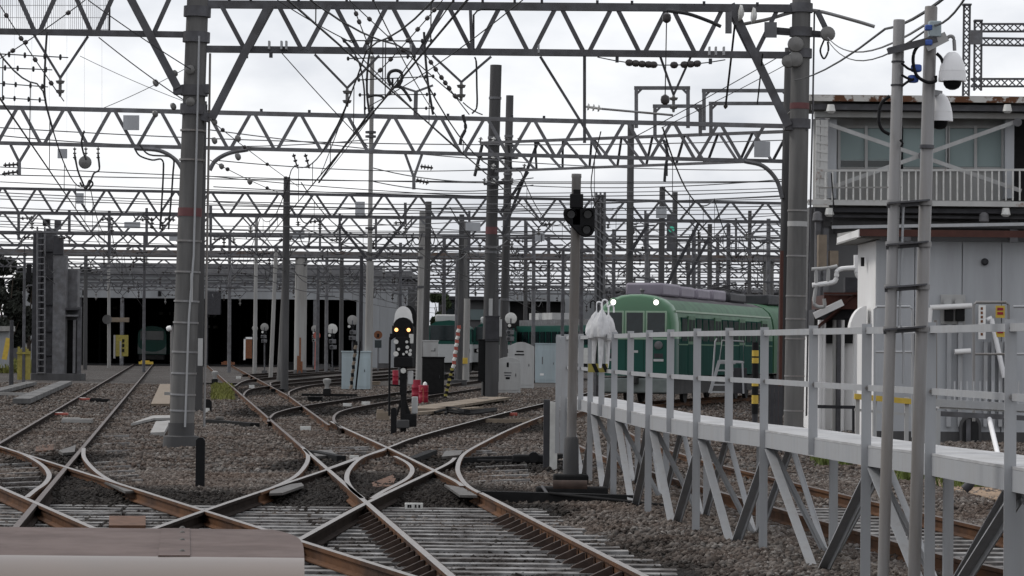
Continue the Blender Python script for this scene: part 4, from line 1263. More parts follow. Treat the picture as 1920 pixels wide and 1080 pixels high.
# loop shaped crossing fitting over the wires
w_ = thing('wire_crossing_fitting', 'arch shaped fitting where two overhead wires cross near the picture top', 'fitting', P(740, 160, 52))
MB().tube(smooth_path([P(733, 160, 52), P(728, 147, 52), P(731, 136, 52), P(742, 132, 52), P(752, 136, 52), P(754, 147, 52), P(748, 160, 52)], 4), .03, 8).build('arch', 'wire', w_)
for u in (736, 746):
    rod('stem', P(u, 146, 52), P(u, 163, 52), .018, 'wire', w_)
MB().tube(smooth_path([P(690, 182, 53), P(700, 179, 53), P(714, 180, 53), P(722, 186, 53)], 4), .025, 6).build('arc', 'wire', w_)
MB().tube(smooth_path([P(728, 178, 53), P(738, 164, 53), P(752, 164, 53), P(764, 178, 53), P(771, 190, 53)], 4), .03, 6).build('arc', 'wire', w_)
# spacer bars tying the crossing wires
sp = thing('spacer_frame', 'ladder of thin horizontal spacer rods between the crossing overhead wires', 'spacer', P(690, 200, 50))
for (u0, v0), (u1, v1), d in (((642, 76), (812, 77), 46), ((650, 110), (780, 106), 50), ((670, 150), (815, 143), 53), ((672, 178), (818, 177), 55), ((682, 203), (815, 203), 58)):
    rod('spacer_rod', P(u0, v0, d), P(u1, v1, d), .010, 'wire', sp)
    for f in (.02, .12, .88, .98):
        c = P(u0 + (u1 - u0) * f, v0 + (v1 - v0) * f, d)
        MB().lathe([(-.035, .01), (-.02, .022), (.02, .022), (.035, .01)], c, (0, 0, 1), n=8).build('clip', 'wire', sp)
sp2 = thing('spacer_frame', 'ladder of thin horizontal spacer rods at the upper left edge', 'spacer', P(40, 150, 50))
for (u0, v0), (u1, v1), d in (((-20, 100), (128, 108), 50), ((-20, 126), (98, 131), 52), ((-20, 155), (90, 163), 54), ((-20, 182), (85, 188), 56)):
    rod('spacer_rod', P(u0, v0, d), P(u1, v1, d), .010, 'wire', sp2)
    for f in (.25, .45, .7, .9):
        c = P(u0 + (u1 - u0) * f, v0 + (v1 - v0) * f, d)
        MB().lathe([(-.05, .01), (-.03, .022), (.03, .022), (.05, .01)], c, (0, 0, 1), n=8).build('clip', 'wire', sp2)
for k, (pts_, r_) in enumerate(((((700, 60), (690, 120), (688, 170), (692, 210)), .02), (((795, 60), (798, 110), (803, 160), (812, 215)), .022), (((640, 70), (670, 110), (682, 160), (684, 215)), .016), (((88, 60), (85, 110), (84, 180), (98, 240)), .02))):
    w_ = MB().tube(smooth_path([P(u, v, 54) for u, v in pts_], 5), r_, 6).build('jumper_cable', 'wire', None, origin=P(*pts_[0], 54))
    tag(w_, ('dark cable hanging at the left of the spacer rods', 'dark cable hanging at the right of the spacer rods', 'thin cable slanting to the left end of the spacer rods', 'dark cable hanging at the upper left edge spacer rods')[k], 'cable')
# thin long taut lines of the upper part
for k, (a_, da, b_, db) in enumerate((((850, 0), 40, (597, 343), 95), ((640, 70), 46, (900, 315), 100), ((980, 0), 45, (690, 200), 60), ((700, 0), 42, (820, 220), 70))):
    wire('taut_wire', ('long taut wire crossing the lattice from the top middle down to the left', 'long taut wire crossing the lattice down to the tall bare poles', 'taut wire slanting left through the nearest gantry', 'taut wire slanting right through the nearest gantry')[k], sag(P(*a_, da), P(*b_, db), .1, 8), .010)
# cable from the right pole to the camera poles
wire('messenger_cable', 'long cable rising from the right pole over the camera poles', sag(P(1490, 150, 58), P(1660, 54, 30), .1, 6)[:-1] + sag(P(1660, 54, 30), P(1790, -20, 20), .05, 6), .013, 'wire', 'cable')
wire('messenger_cable', 'double drooping pale cable from the right pole to the camera pole', sag(P(1552, 70, 57), P(1745, 40, 21.2), .25, 12), .010, 'wire_pale', 'cable')
wire('messenger_cable', 'drooping dark cable below the pale one ending at the camera pole', sag(P(1552, 75, 57), P(1748, 48, 21.2), .32, 12) + sag(P(1748, 48, 21.2), P(1815, -12, 18), .05, 6)[1:], .008, 'wire', 'cable')

# ================================================================== WALKWAY WITH RAILING
# (column in the photo, distance) of every railing post; the even ones reach the ground
WP = [(1895, 20.4), (1745, 22.9), (1625, 24.7), (1525, 26.8), (1433, 29.2), (1367, 30.6), (1307, 32.0), (1257, 33.7), (1217, 35.4), (1182, 37.5), (1152, 39.7), (1128, 41.6), (1107, 43.6), (1089, 45.6), (1062, 47.4), (1047, 48.6)]
wpos = [V((P(u, 700, d).x, d, 0)) for u, d in WP]
wpos = [wpos[0] + (wpos[0] - wpos[1]) * .9] + wpos
DZ, TZ, MZ, GZ = 1.02, 2.04, 1.53, -.22
walk = thing('walkway', 'raised grey galvanised steel walkway with railing along the track', 'walkway', (wpos[5].x, wpos[5].y, GZ))
PW = .082
def sidev(i):
    a, b = wpos[max(i - 1, 0)], wpos[min(i + 1, len(wpos) - 1)]
    t = (b - a).normalized()
    return t, V((t.y, -t.x, 0))
for i, p in enumerate(wpos):
    t, s = sidev(i)
    d = math.hypot(p.x, p.y)
    ground = GZ if (i % 2 == 1 or i in (0, 2, 3)) else DZ - .12
    w = PW
    b = MB()
    # angle section: one flange across, one along, rounded head
    b.bar(V((p.x, p.y, ground)), V((p.x, p.y, TZ + .02)), w, .012, up=(0, 1, 0))
    b.bar(V((p.x + w / 2 - .006, p.y + .045, ground)), V((p.x + w / 2 - .006, p.y + .045, TZ)), .012, .09, up=(0, 1, 0))
    b.build('post', 'galv', walk)
    for z in (TZ - .04, MZ):
        MB().cyl(V((p.x, p.y - .007, z)), V((p.x, p.y - .022, z)), .014, n=8).build('bolt', 'galv_pole', walk)
    # back support posts
    if i % 2 == 1 or i < 4:
        c = p + s * .70
        bar('support_post', V((c.x, c.y, GZ)), V((c.x, c.y, DZ - .06)), .08, .08, 'galv', walk, up=(0, 1, 0))
        MB().box(V((c.x, c.y, GZ + .01)), (.2, .2, .03)).build('base_plate', 'galv_pole', walk)
        MB().box(V((p.x, p.y, GZ + .01)), (.17, .17, .03)).build('base_plate', 'galv_pole', walk)
for i in range(len(wpos) - 1):
    a, b = wpos[i], wpos[i + 1]
    t, s = sidev(i)
    off = V((.0, .012, 0)) + s * .012
    bar('top_rail', a + off + V((0, 0, TZ - .035)), b + off + V((0, 0, TZ - .035)), .05, .055, 'galv', walk)
    bar('middle_rail', a + off + V((0, 0, MZ)), b + off + V((0, 0, MZ)), .02, .05, 'galv', walk)
    bar('deck_beam', a + s * .04 + V((0, 0, DZ - .06)), b + s * .04 + V((0, 0, DZ - .06)), .06, .15, 'galv', walk)
    bar('deck_beam', a + s * .67 + V((0, 0, DZ - .06)), b + s * .67 + V((0, 0, DZ - .06)), .06, .15, 'galv', walk)
    bar('deck_plate', a + s * .33 + V((0, 0, DZ + .027)), b + s * .33 + V((0, 0, DZ + .027)), .64, .02, 'deck', walk)
# slanting braces below the deck: V pairs down to the ground half way
def brace(a, b, za, zb, m, w=.088):
    bb = MB()
    pa, pb_ = V((a.x, a.y, za)), V((b.x, b.y, zb))
    bb.bar(pa, pb_, w, .012)
    bb.bar(pa + V((w / 2 - .006, 0, -.03)), pb_ + V((w / 2 - .006, 0, -.03)), .012, .06)
    return bb.build('brace', m, walk, smooth=False)
for i in range(1, len(wpos) - 2, 2):
    a, m_, b = wpos[i], wpos[i + 1], wpos[i + 2]
    t, s = sidev(i + 1)
    e = s * .05
    brace(a + e, m_ + e, DZ - .14, GZ, 'galv')
    brace(b + e, m_ + e, DZ - .14, GZ, 'galv')
    e = s * .66
    brace(a + e, m_ + e, GZ, DZ - .14, 'galv', .06)
    brace(b + e, m_ + e, GZ, DZ - .14, 'galv', .06)
    MB().box(V((m_.x, m_.y, GZ + .01)), (.2, .25, .03)).build('base_plate', 'galv_pole', walk)
    brace(a + s * .66, a + e * 0 + s * .08, GZ, DZ - .14, 'galv', .05)
# pale kick board at the far end of the walkway and end posts
e0 = V((P(1041, 700, 48.2).x, 48.2, 0))
MB().box(V((e0.x - .02, e0.y - .2, .35)), (.12, .05, 1.25)).build('end_board', 'white_dirty', walk)
MB().box(V((e0.x - .13, e0.y + .1, .38)), (.1, .3, 1.25)).build('end_board', 'truss_dark', walk)
for u in (1046, 1055):
    c = P(u, 700, 46.6)
    bar('end_post', V((c.x, c.y, .2)), V((c.x, c.y, 2.02)), .07, .04, 'galv', walk, up=(0, 1, 0))

# yellow and black striped plate on the railing
c = P(1121, 690, 40.9)
pl = thing('hazard_plate', 'yellow and black striped plate fixed to the walkway railing below the umbrellas', 'sign', c)
MB().box(c, (.27, .02, .12)).build('plate', 'yellow_dull', pl)
for dx in (-.035, .10):
    MB().prism([c + V((dx - .055, -.013, .06)), c + V((dx + .0, -.013, .06)), c + V((dx + .055, -.013, -.06)), c + V((dx, -.013, -.06))], (0, -.004, 0)).build('stripe', 'black', pl)

# ------------------------------------------------------------------ umbrellas hanging over the railing
def umbrella(label, u, d, m, lean, wpx, handle, hv=575):
    s = d / F
    base = P(u, 690, d)
    t_ = thing('umbrella', label, 'umbrella', base, 'umbrellas hung on the railing')
    top = P(u + lean, hv + 12, d)
    ax = top - base
    L = ax.length
    n = 18
    prof = [(0, .16), (.25, .24), (.45, .30), (.50, .34), (.53, .85), (.60, 1.02), (.68, .98), (.76, .86), (.84, .66), (.92, .42), (1.0, .12)]
    vs, fs = [], []
    x, y, z, _ = axes(base, top)
    R_ = wpx * s / 2
    for k, (f, r) in enumerate(prof):
        for i in range(n):
            a = 2 * math.pi * i / n
            ru = 1 + ((.26 if f > .55 else .16) * math.cos(a * 5 + k * .5) + .30 * noise.noise(V((math.cos(a) * 1.5 + u, math.sin(a) * 1.5, f * 5))) ) * (1 if f < .97 else 0)
            vs.append(base + ax * f + (y * math.cos(a) + z * math.sin(a)) * R_ * r * ru)
    for k in range(len(prof) - 1):
        for i in range(n):
            fs.append((k * n + i, k * n + (i + 1) % n, (k + 1) * n + (i + 1) % n, (k + 1) * n + i))
    fs.append(tuple(range(n - 1, -1, -1)))
    fs.append(tuple(range((len(prof) - 1) * n, len(prof) * n)))
    MB().add(vs, fs).build('canopy', m, t_)
    h = [top]
    for k in range(9):
        a = math.pi * k / 8
        h.append(P(u + lean + handle * 5 * (1 - math.cos(a)), hv - 6 * math.sin(a) + (8 if k == 8 else 0), d))
    MB().tube(smooth_path(h, 2), .011, 8).build('handle', 'black' if m == 'black' else 'camera_white', t_)
    return t_
umbrella('black handled umbrella at the left of the bunch on the railing', 1119, 41.0, 'black', -2, 12, -1, 570)
umbrella('leftmost white umbrella with puffed canopy hung on the railing', 1112, 41.0, 'umbrella', 6, 32, 1, 572)
umbrella('middle white umbrella with puffed canopy hung on the railing', 1125, 40.8, 'umbrella', 4, 32, 1, 568)
umbrella('rightmost white umbrella with puffed canopy hung on the railing', 1138, 41.0, 'umbrella', 3, 32, 1, 578)

# ------------------------------------------------------------------ twin camera poles
DP = 21.0
tp = thing('camera_mast', 'twin grey steel mast with flat rungs carrying two dome cameras', 'mast', (P(1690, 700, DP).x, DP, -.22))
def mastpole(ub, ut, vt, d, r):
    b_, t_ = V((P(ub, 1080, d).x + (P(ub, 1080, d).x - P(ut, vt, d).x) * .12, d, -.22)), P(ut, vt, d)
    MB().lathe([(0, r), ((t_ - b_).length - .01, r), ((t_ - b_).length, r * .92)], b_, t_ - b_, n=24).build('pole', 'galv_pole', tp)
    return b_, t_
l0, l1 = mastpole(1656, 1686, 37, DP, .041)
r0, r1 = mastpole(1714, 1746, 12, DP + .02, .045)
for v in (377, 455, 535, 614):
    fr = (1080 - v) / 1043
    ul, ur = 1656 + 30 * fr, 1714 + 32 * (1080 - v) / 1068
    pa, pb_ = P(ul - 12, v + 4, DP - .06), P(ur + 7, v - 5 + 3, DP - .05)
    b = MB()
    b.bar(pa, pb_, .07, .012)
    b.bar(pa + V((0, .035, -.015)), pb_ + V((0, .035, -.015)), .006, .035)
    b.build('rung', 'truss', tp, smooth=False)
    for u in (ul, ur):
        MB().lathe([(-.018, .052), (.018, .052)], P(u, v + 3, DP), (P(u + 1, v - 40, DP) - P(u, v, DP)), n=20).build('clamp', 'galv_pole', tp)
rod('cable_pipe', P(1694, 385, DP), P(1686, 610, DP), .009, 'galv', tp)
MB().tube(smooth_path([P(1690, 610, DP), P(1694, 645, DP), P(1693, 720, DP)], 4), .008, 6).build('cable', 'galv', tp)
# top arm
b = MB()
b.bar(P(1664, 92, DP - .05), P(1757, 68, DP - .05), .09, .012)
b.bar(P(1664, 97, DP - .09), P(1757, 73, DP - .09), .008, .045)
b.build('top_arm', 'truss', tp, smooth=False)
b = MB().box(P(1752, 55, DP - .05), (.085, .1, .11))
b.build('junction_box', 'cabinet_blue', tp, bevel=.006)
MB().tube(smooth_path([P(1755, 80, DP - .05), P(1772, 74, DP - .05), P(1781, 68, DP - .05), P(1788, 72, DP - .05), P(1790, 95, DP - .05)], 5), .013, 10).build('camera_arm', 'galv_pole', tp)
MB().bar(P(1736, 88, DP - .08), P(1775, 68, DP - .08), .02, .07).build('camera_bracket', 'cabinet', tp)
for v in (52, 80):
    MB().box(P(1741, v, DP - .08), (.05, .05, .04)).build('blue_tape', 'blue_tape', tp, bevel=.008)
for u, v in ((1718, 128), (1712, 148)):
    MB().box(P(u, v, DP - .03), (.07, .06, .055), rz=.3).build('blue_connector', 'blue_tape', tp, bevel=.015)
for k, pts_ in enumerate((((1742, 78), (1720, 88), (1712, 110), (1718, 140), (1738, 154), (1754, 152), (1754, 142)), ((1756, 100), (1764, 108), (1768, 118)), ((1668, 180), (1652, 195), (1648, 225), (1654, 243), (1668, 252)), ((1690, 118), (1702, 128), (1712, 132)), ((1690, 162), (1704, 152), (1714, 148)), ((1690, 140), (1700, 146), (1712, 150)), ((1688, 262), (1692, 268), (1690, 276)))):
    MB().tube(smooth_path([P(u, v, DP - .07) for u, v in pts_], 5), .012 if k < 3 else .009, 8).build('cable', 'black', tp)
for v in (116, 160):
    MB().lathe([(-.006, .047), (.006, .047)], P(1686 - (v - 37) * .0288, v, DP), (.03, 0, 1), n=20).build('band', 'truss_dark', tp)
MB().lathe([(-.012, .052), (.012, .052)], P(1738, 275, DP), (.03, 0, 1), n=20).build('band', 'truss', tp)
def dome(label, u, vt, d, s=1.0):
    c = P(u, vt, d)
    t_ = thing('dome_camera', label, 'security camera', c, 'dome cameras on the twin mast')
    k = .001 * 3.75 * s
    px = lambda n_: n_ * k
    MB().lathe([(0, px(7)), (px(2), px(10)), (px(8), px(15)), (px(16), px(19)), (px(26), px(22)), (px(34), px(23.5))], c, (0, 0, -1), n=28).build('housing', 'camera_white', t_)
    MB().lathe([(px(34.3), px(23.8)), (px(50), px(25)), (px(52), px(25))], c, (0, 0, -1), n=28).build('skirt_ring', 'camera_white', t_)
    MB().lathe([(px(52), px(16.5)), (px(58), px(15.5)), (px(64), px(11.5)), (px(67), px(5)), (px(67.5), px(.5))], c, (0, 0, -1), n=24).build('dome', 'black', t_)
    return t_
dome('larger white dome camera hanging from the arm at the mast top', 1786, 98, DP - .05, 1.05)
dm = dome('lower white dome camera half hidden behind the right mast pole', 1762, 176, DP + .14, 1.0)
bar('camera_bracket', P(1740, 172, DP + .05), P(1764, 176, DP + .14), .03, .04, 'galv_pole', tp)

# ------------------------------------------------------------------ three lamp signal on its pole
DS = 42.5
sg = thing('shunting_signal', 'black three lamp signal on a tall grey pole beside the walkway end', 'signal', (P(1070, 905, DS).x, DS, -.2))
b_ = V((P(1070, 905, DS).x, DS, -.2))
t_ = P(1081, 326, DS)
MB().lathe([(0, .07), ((t_ - b_).length - .06, .066), ((t_ - b_).length - .05, .072), ((t_ - b_).length, .07)], b_, t_ - b_, n=20).build('pole', 'galv_pole', sg)
MB().box(b_ + V((0, 0, .1)), (.5, .4, .3)).build('foundation', 'black_matt', sg, bevel=.03)
MB().lathe([(0, .13), (.35, .11), (.75, .10), (.78, .075)], b_, t_ - b_, n=16).build('socket', 'concrete_dark', sg)
b = MB()
ds = DS - .16
poly = [P(1058, 391, ds), P(1116, 389, ds), P(1115, 432, ds), P(1111, 440, ds), P(1098, 445, ds), P(1086, 440, ds), P(1058, 410, ds), P(1056, 400, ds)]
fixn(b.prism(poly, (0, .12, 0)).build('signal_head', 'black', sg, bevel=.015))
MB().box(P(1081, 377, ds + .05), (.19, .14, .2)).build('mounting_box', 'black', sg, bevel=.01)
MB().box(P(1081, 389, ds + .1), (.1, .2, .5)).build('mounting_bracket', 'black_matt', sg)
for u, v in ((1071, 402), (1102, 402), (1100, 431)):
    c = P(u, v, ds - .012)
    MB().lathe([(0, .055), (.012, .055)], c, (0, -1, 0), n=20).build('lens', 'lens_off', sg)
    # half round hood over the lens
    hv, hf = [], []
    for k in range(13):
        a = math.radians(-20 + 220 * k / 12)
        for yy_ in (0, -.16 * (0.4 + 0.6 * max(0, math.sin(a)))):
            hv.append(c + V((math.cos(a) * .075, yy_, math.sin(a) * .075)))
    for k in range(12):
        hf.append((2 * k, 2 * k + 2, 2 * k + 3, 2 * k + 1))
    h_ = MB().add(hv, hf).build('hood', 'black', sg)
    sol = h_.modifiers.new('solid', 'SOLIDIFY')
    sol.thickness = .008

# dark gear at the foot of the signal
pm = thing('point_machine', 'dark point machine with rods left of the signal pole foot', 'point machine', G(990, 868, -.15))
c = G(995, 868, -.1)
MB().box(c + V((0, 0, .07)), (.62, .35, .14)).build('housing', 'black_matt', pm, bevel=.03)
MB().cyl(c + V((.05, -.2, .1)), c + V((.05, .2, .1)), .09).build('motor', 'black_matt', pm)
rod('throw_rod', c + V((-.9, .02, .02)), c + V((.9, -.05, .02)), .035, 'black_matt', pm)
pm = thing('point_machine', 'dark point machine with a cable at the signal pole foot, nearer one', 'point machine', G(1065, 925, -.15))
c = G(1065, 928, -.1)
MB().box(c + V((.05, 0, .05)), (.95, .35, .12)).build('housing', 'black_matt', pm, bevel=.03)
MB().cyl(c + V((-.2, -.1, .12)), c + V((.25, -.1, .12)), .08).build('motor', 'chair', pm)
MB().tube(smooth_path([c + V((-.35, -.15, .12)), c + V((-.2, -.3, -.02)), c + V((.2, -.5, -.06)), c + V((.9, -.5, -.04)), c + V((1.5, -.2, -.05))], 5), .02, 8).build('cable', 'wire_pale', pm)

# ------------------------------------------------------------------ black marker stakes
for u, v0, v1, wpx, lab in ((375, 820, 918, 17, 'black rounded marker stake in the ballast in front of the thick pole'),
                       (738, 764, 812, 11, 'black marker stake at the foot of the dwarf signal'),
                       (389, 748, 772, 16, 'short black marker with a white plate beside the thick pole')):
    b_ = G(u, v1, -.13)
    s = b_.y / F
    t_ = thing('marker_stake', lab, 'stake', b_)
    h_ = (v1 - v0) * s
    w_ = wpx * s / 2
    prof = [b_ + V((-w_, -.03, -.1)), b_ + V((w_, -.03, -.1)), b_ + V((w_, -.03, h_ - w_ * .7)), b_ + V((w_ * .6, -.03, h_ - w_ * .15)), b_ + V((0, -.03, h_)), b_ + V((-w_ * .6, -.03, h_ - w_ * .15)), b_ + V((-w_, -.03, h_ - w_ * .7))]
    fixn(MB().prism(prof, (0, .06, 0)).build('blade', 'black', t_, smooth=False, bevel=.006))
    if wpx == 16:
        MB().box(b_ + V((0, -.04, -.02)), (.13, .02, .26)).build('plate', 'white_dirty', t_)
# two more low fittings in the ballast by the pole
c = G(440, 792, -.1)
ob = thing('point_rod_cover', 'dark flat rod cover lying right of the thick pole', 'cover', c)
bar('cover', G(392, 790, -.1), G(478, 797, -.1), .25, .1, 'black_matt', ob)
MB().cyl(G(412, 785, -.02) - V((.1, 0, 0)), G(412, 785, -.02) + V((.1, 0, 0)), .06).build('joint', 'plate', ob)

# ------------------------------------------------------------------ steel beam across the lower left corner
zb = 1.5
bm_ = thing('buffer_beam', 'brown topped rounded steel beam close to the camera at the lower left', 'beam', (-1.0, 5.0, zb - .5))
dn, df = .33 * F / 396.0, .33 * F / 343.5
ring = [(df + .012, zb - .5), (df + .01, zb - .01)] + [(df + (dn - df) * k / 12, zb) for k in range(13)]
rr = .16
for k in range(1, 11):                          # rounded front shoulder
    a = math.pi / 2 * k / 10
    ring.append((dn - math.sin(a) * rr, zb - rr * .55 + math.cos(a) * rr * .55))
ring.append((dn - rr, zb - .5))
def xend(y):
    f = max(0.0, min(1.0, (y - (dn - rr)) / (df - dn + rr)))
    return -.0684 * y - .004 * f - .055 * f ** 6
n = len(ring)
cols = [0.0, .5, .9, 1.0]
vs, fs, mi = [], [], []
for f in cols:
    for y_, z_ in ring:
        vs.append((-3.0 + (xend(y_) + 3.0) * f, y_, z_))
for k in range(len(cols) - 1):
    for i in range(n - 1):
        fs.append((k * n + i, k * n + i + 1, (k + 1) * n + i + 1, (k + 1) * n + i))
        mi.append(0 if i < 14 else 1)
e0_ = len(vs) - n                       # end wall dropping from the rounded plan
for i in range(n):
    vs.append((vs[e0_ + i][0], vs[e0_ + i][1], zb - .55))
for i in range(n - 1):
    fs.append((e0_ + i, e0_ + i + 1, e0_ + n + i + 1, e0_ + n + i))
    mi.append(1)
b = MB()
b.v, b.f, b.mi = vs, fs, mi
fixn(b.build('casing', ['beam_top', 'beam_front'], bm_))
for v in (993, 1002, 1016, 1037):
    dd = .33 * F / (v - 649) if v > 995 else df - .01
    c = V(((347 - 960) / F * dd, dd, zb))
    MB().lathe([(0, .006), (.002, .0055), (.0045, .003), (.005, .0005)], c, (0, -.4, 1), n=12).build('rivet', 'plate', bm_)

bar('seam', V(((347 - 960) / F * (df - .02) - .012, df - .02, zb + .0012)), V(((347 - 960) / F * dn - .012, dn, zb + .0012)), .05, .0016, 'beam_top', bm_)

# ================================================================== BUILDINGS ON THE RIGHT
def wbox(name, u0, v0, u1, v1, d, depth, m, parent, bevel=0, lab=None):
    """box whose front face covers the given pixels at distance d"""
    a, b = P(u0, v0, d), P(u1, v1, d)
    c = V(((a.x + b.x) / 2, d + depth / 2, (a.z + b.z) / 2))
    o = MB().box(c, (abs(b.x - a.x), depth, abs(a.z - b.z))).build(name, m, parent, bevel=bevel)
    if lab:
        o['label'] = lab
    return o
# ---- grey panelled hut
DH = 66.0
hut = thing('equipment_hut', 'flat roofed grey panelled hut with a sunlit white side wall behind the walkway', 'building', (P(1640, 830, DH).x, DH, -.2))
def hp(u, z, d=DH):
    return V((P(u, 700, d).x, d, z))
zt = P(1700, 452, DH).z
zbh = -.25
us = [1641, 1714, 1803, 1877, 1950, 2024]
for i in range(len(us) - 1):
    a, b = hp(us[i] + .6, 0), hp(us[i + 1] - .6, 0)
    MB().box(V(((a.x + b.x) / 2, DH + .04 , (zt + zbh) / 2)), (b.x - a.x, .08, zt - zbh)).build('wall_panel', 'panel_grey', hut, bevel=.012)
xl, xrr = hp(1641, 0).x, hp(2024, 0).x
MB().box(V(((xl + xrr) / 2, DH + 1.25, (zt + zbh) / 2 - .02)), (xrr - xl - .04, 2.3, zt - zbh - .04)).build('wall_core', 'depot_dark', hut)
# side wall angled away to the left, its sunlight put into the white
sw0, sw1 = hp(1640.5, 0), V((P(1607, 700, 68.5).x, 68.5, 0))
fixn(MB().prism([V((sw0.x, sw0.y, zbh)), V((sw1.x, sw1.y, zbh)), V((sw1.x, sw1.y, zt)), V((sw0.x, sw0.y, zt))], (.06, .05, 0)).build('side_wall', 'wall_white', hut, smooth=False))
# roof with rusty fascia and overhanging eave
r0_, r1_ = P(1612, 432, DH - .5), P(2040, 436, DH - .5)
zr = r0_.z
fixn(MB().prism([V((P(1612, 436, DH - .5).x, DH - .5, zr - .07)), V((xrr + .5, DH - .5, zr - .07)), V((xrr + .5, DH + 3.2, zr + .06)), V((P(1570, 460, 69.4).x, 69.4, zr + .0))], (0, 0, .08)).build('roof', 'cabin_wall', hut, smooth=False))
bar('fascia', V((P(1612, 436, DH - .52).x, DH - .52, zr - .05)), V((xrr + .5, DH - .52, zr - .05)), .04, .15, 'eave_red', hut)
bar('fascia', V((P(1612, 436, DH - .5).x, DH - .5, zr - .06)), V((P(1571, 460, 69.4).x, 69.4, zr - .10)), .05, .17, 'wall_white', hut)
bar('soffit', V((P(1630, 436, DH - .2).x, DH - .2, zr - .15)), V((P(1590, 460, 69).x, 69, zr - .18)), .55, .04, 'cabin_wall', hut)
bar('roof_pipe', P(1560, 426, DH + 1), P(1930, 420, DH + 1), .07, .07, 'galv', hut)
for u, v, dz in ((1621, 491, 0),):
    MB().box(P(u, v, 67.2) - V((.05, .05, 0)), (.07, .1, .2)).build('wall_vent', 'depot_dark', hut)
MB().lathe([(0, .08), (.06, .08), (.1, .04)], P(1846, 491, DH), (0, -1, 0)).build('wall_knob', 'truss_dark', hut)
# curved vent hood on the side wall
vh = MB()
c = V((sw0.x - .12, sw0.y + .6, P(1615, 600, DH).z))
pl_ = [c + V((0, 0, -.3))]
for k in range(9):
    a = math.pi / 2 + math.pi / 2 * k / 8
    pl_.append(c + V((math.cos(a) * .38, 0, -.3 + math.sin(a) * .62)))
fixn(vh.prism(pl_, (0, .5, 0)).build('vent_hood', 'wall_white', hut))
# meter board and boxes on the front
wbox('meter_board', 1764, 552, 1810, 608, DH - .06, .05, 'cabinet', hut, .01)
for u in (1780, 1801):
    wbox('meter', u - 8, 578, u + 8, 602, DH - .2, .14, 'black_matt', hut, .01)
    MB().cyl(P(u - 3, 566, DH - .1), P(u - 3, 566, DH - .2), .09).build('dial', 'cabinet', hut)
wbox('wall_conduit', 1776, 608, 1783, 800, DH - .12, .1, 'galv', hut)
wbox('wall_conduit', 1797, 602, 1804, 800, DH - .12, .1, 'galv', hut)
rod('pipe', P(1744, 577, DH - .25), P(1822, 573, DH - .25), .06, 'wall_white', hut)
rod('pipe', P(1744, 577, DH - .25), P(1740, 640, DH - .25), .06, 'wall_white', hut)
rod('pipe', P(1790, 660, DH - .25), P(1820, 658, DH - .25), .06, 'wall_white', hut)
rod('pipe', P(1859, 598, DH - .3), P(1883, 708, DH - .3), .055, 'camera_white', hut)
rod('pipe', P(1850, 600, DH - .3), P(1860, 596, DH - .3), .05, 'camera_white', hut)
for u in (1848, 1862, 1876, 1888):
    wbox('pipe', u - 3, 640, u + 3, 800, DH - .15, .1, 'galv', hut)
# notices
for u0, v0, u1, v1, m, lab in ((1835, 572, 1848, 636, 'white', 'tall white notice with small orange lettering on the grey hut'), (1867, 573, 1884, 596, 'yellow', 'upper yellow and red notice on the grey hut'), (1867, 608, 1884, 632, 'yellow', 'lower yellow and red notice on the grey hut')):
    n_ = thing('notice', lab, 'notice', P(u0, v1, DH - .03))
    wbox('board', u0, v0, u1, v1, DH - .35, .02, m, n_)
    k = 0
    vv = v0 + 4
    while vv < v1 - 6:
        if m == 'yellow':
            wbox('lettering', u0 + 3, vv, u1 - 3, vv + 5, DH - .362, .008, 'red', n_)
        else:
            wbox('lettering', u0 + 4, vv, u1 - 5, vv + 5, DH - .362, .008, 'orange_rust', n_)
        vv += 8
wbox('base_course', 1641, 808, 2024, 836, DH - .03, .06, 'concrete_dark', hut)
# arched dark opening at the hut foot
ar = thing('arched_opening', 'dark arched opening with a grey rim at the foot of the grey hut', 'opening', P(1820, 835, DH - .2))
def arch(u, v0, v1, wpx, d, th, m, name, parent):
    pts = [P(u - wpx / 2, v1, d), P(u + wpx / 2, v1, d)]
    for k in range(9):
        a = math.pi * k / 8
        pts.append(P(u + wpx / 2 * math.cos(a), v0 + wpx / 2 - wpx / 2 * math.sin(a), d))
    return fixn(MB().prism(pts, (0, th, 0)).build(name, m, parent))
arch(1820, 778, 832, 40, DH - .22, .15, 'concrete_dark', 'rim', ar)
arch(1820, 784, 832, 30, DH - .25, .05, 'depot_dark', 'recess', ar)
wbox('post', 1812, 786, 1820, 832, DH - .3, .04, 'truss', ar)
# yellow handrail and bench like rail in front of the hut
yr = thing('yellow_barrier', 'yellow topped barrier in front of the white hut wall', 'barrier', P(1608, 800, 60))
bar('top_plank', P(1602, 743, 60), P(1710, 753, 60), .12, .11, 'yellow', yr)
for u in (1608, 1640, 1700):
    bar('leg', P(u, 745, 60.05), V((P(u, 745, 60.05).x, 60.05, -.2)), .08, .08, 'cabinet', yr)
bar('lower_rail', P(1602, 768, 60.05), P(1710, 778, 60.05), .05, .05, 'cabinet', yr)
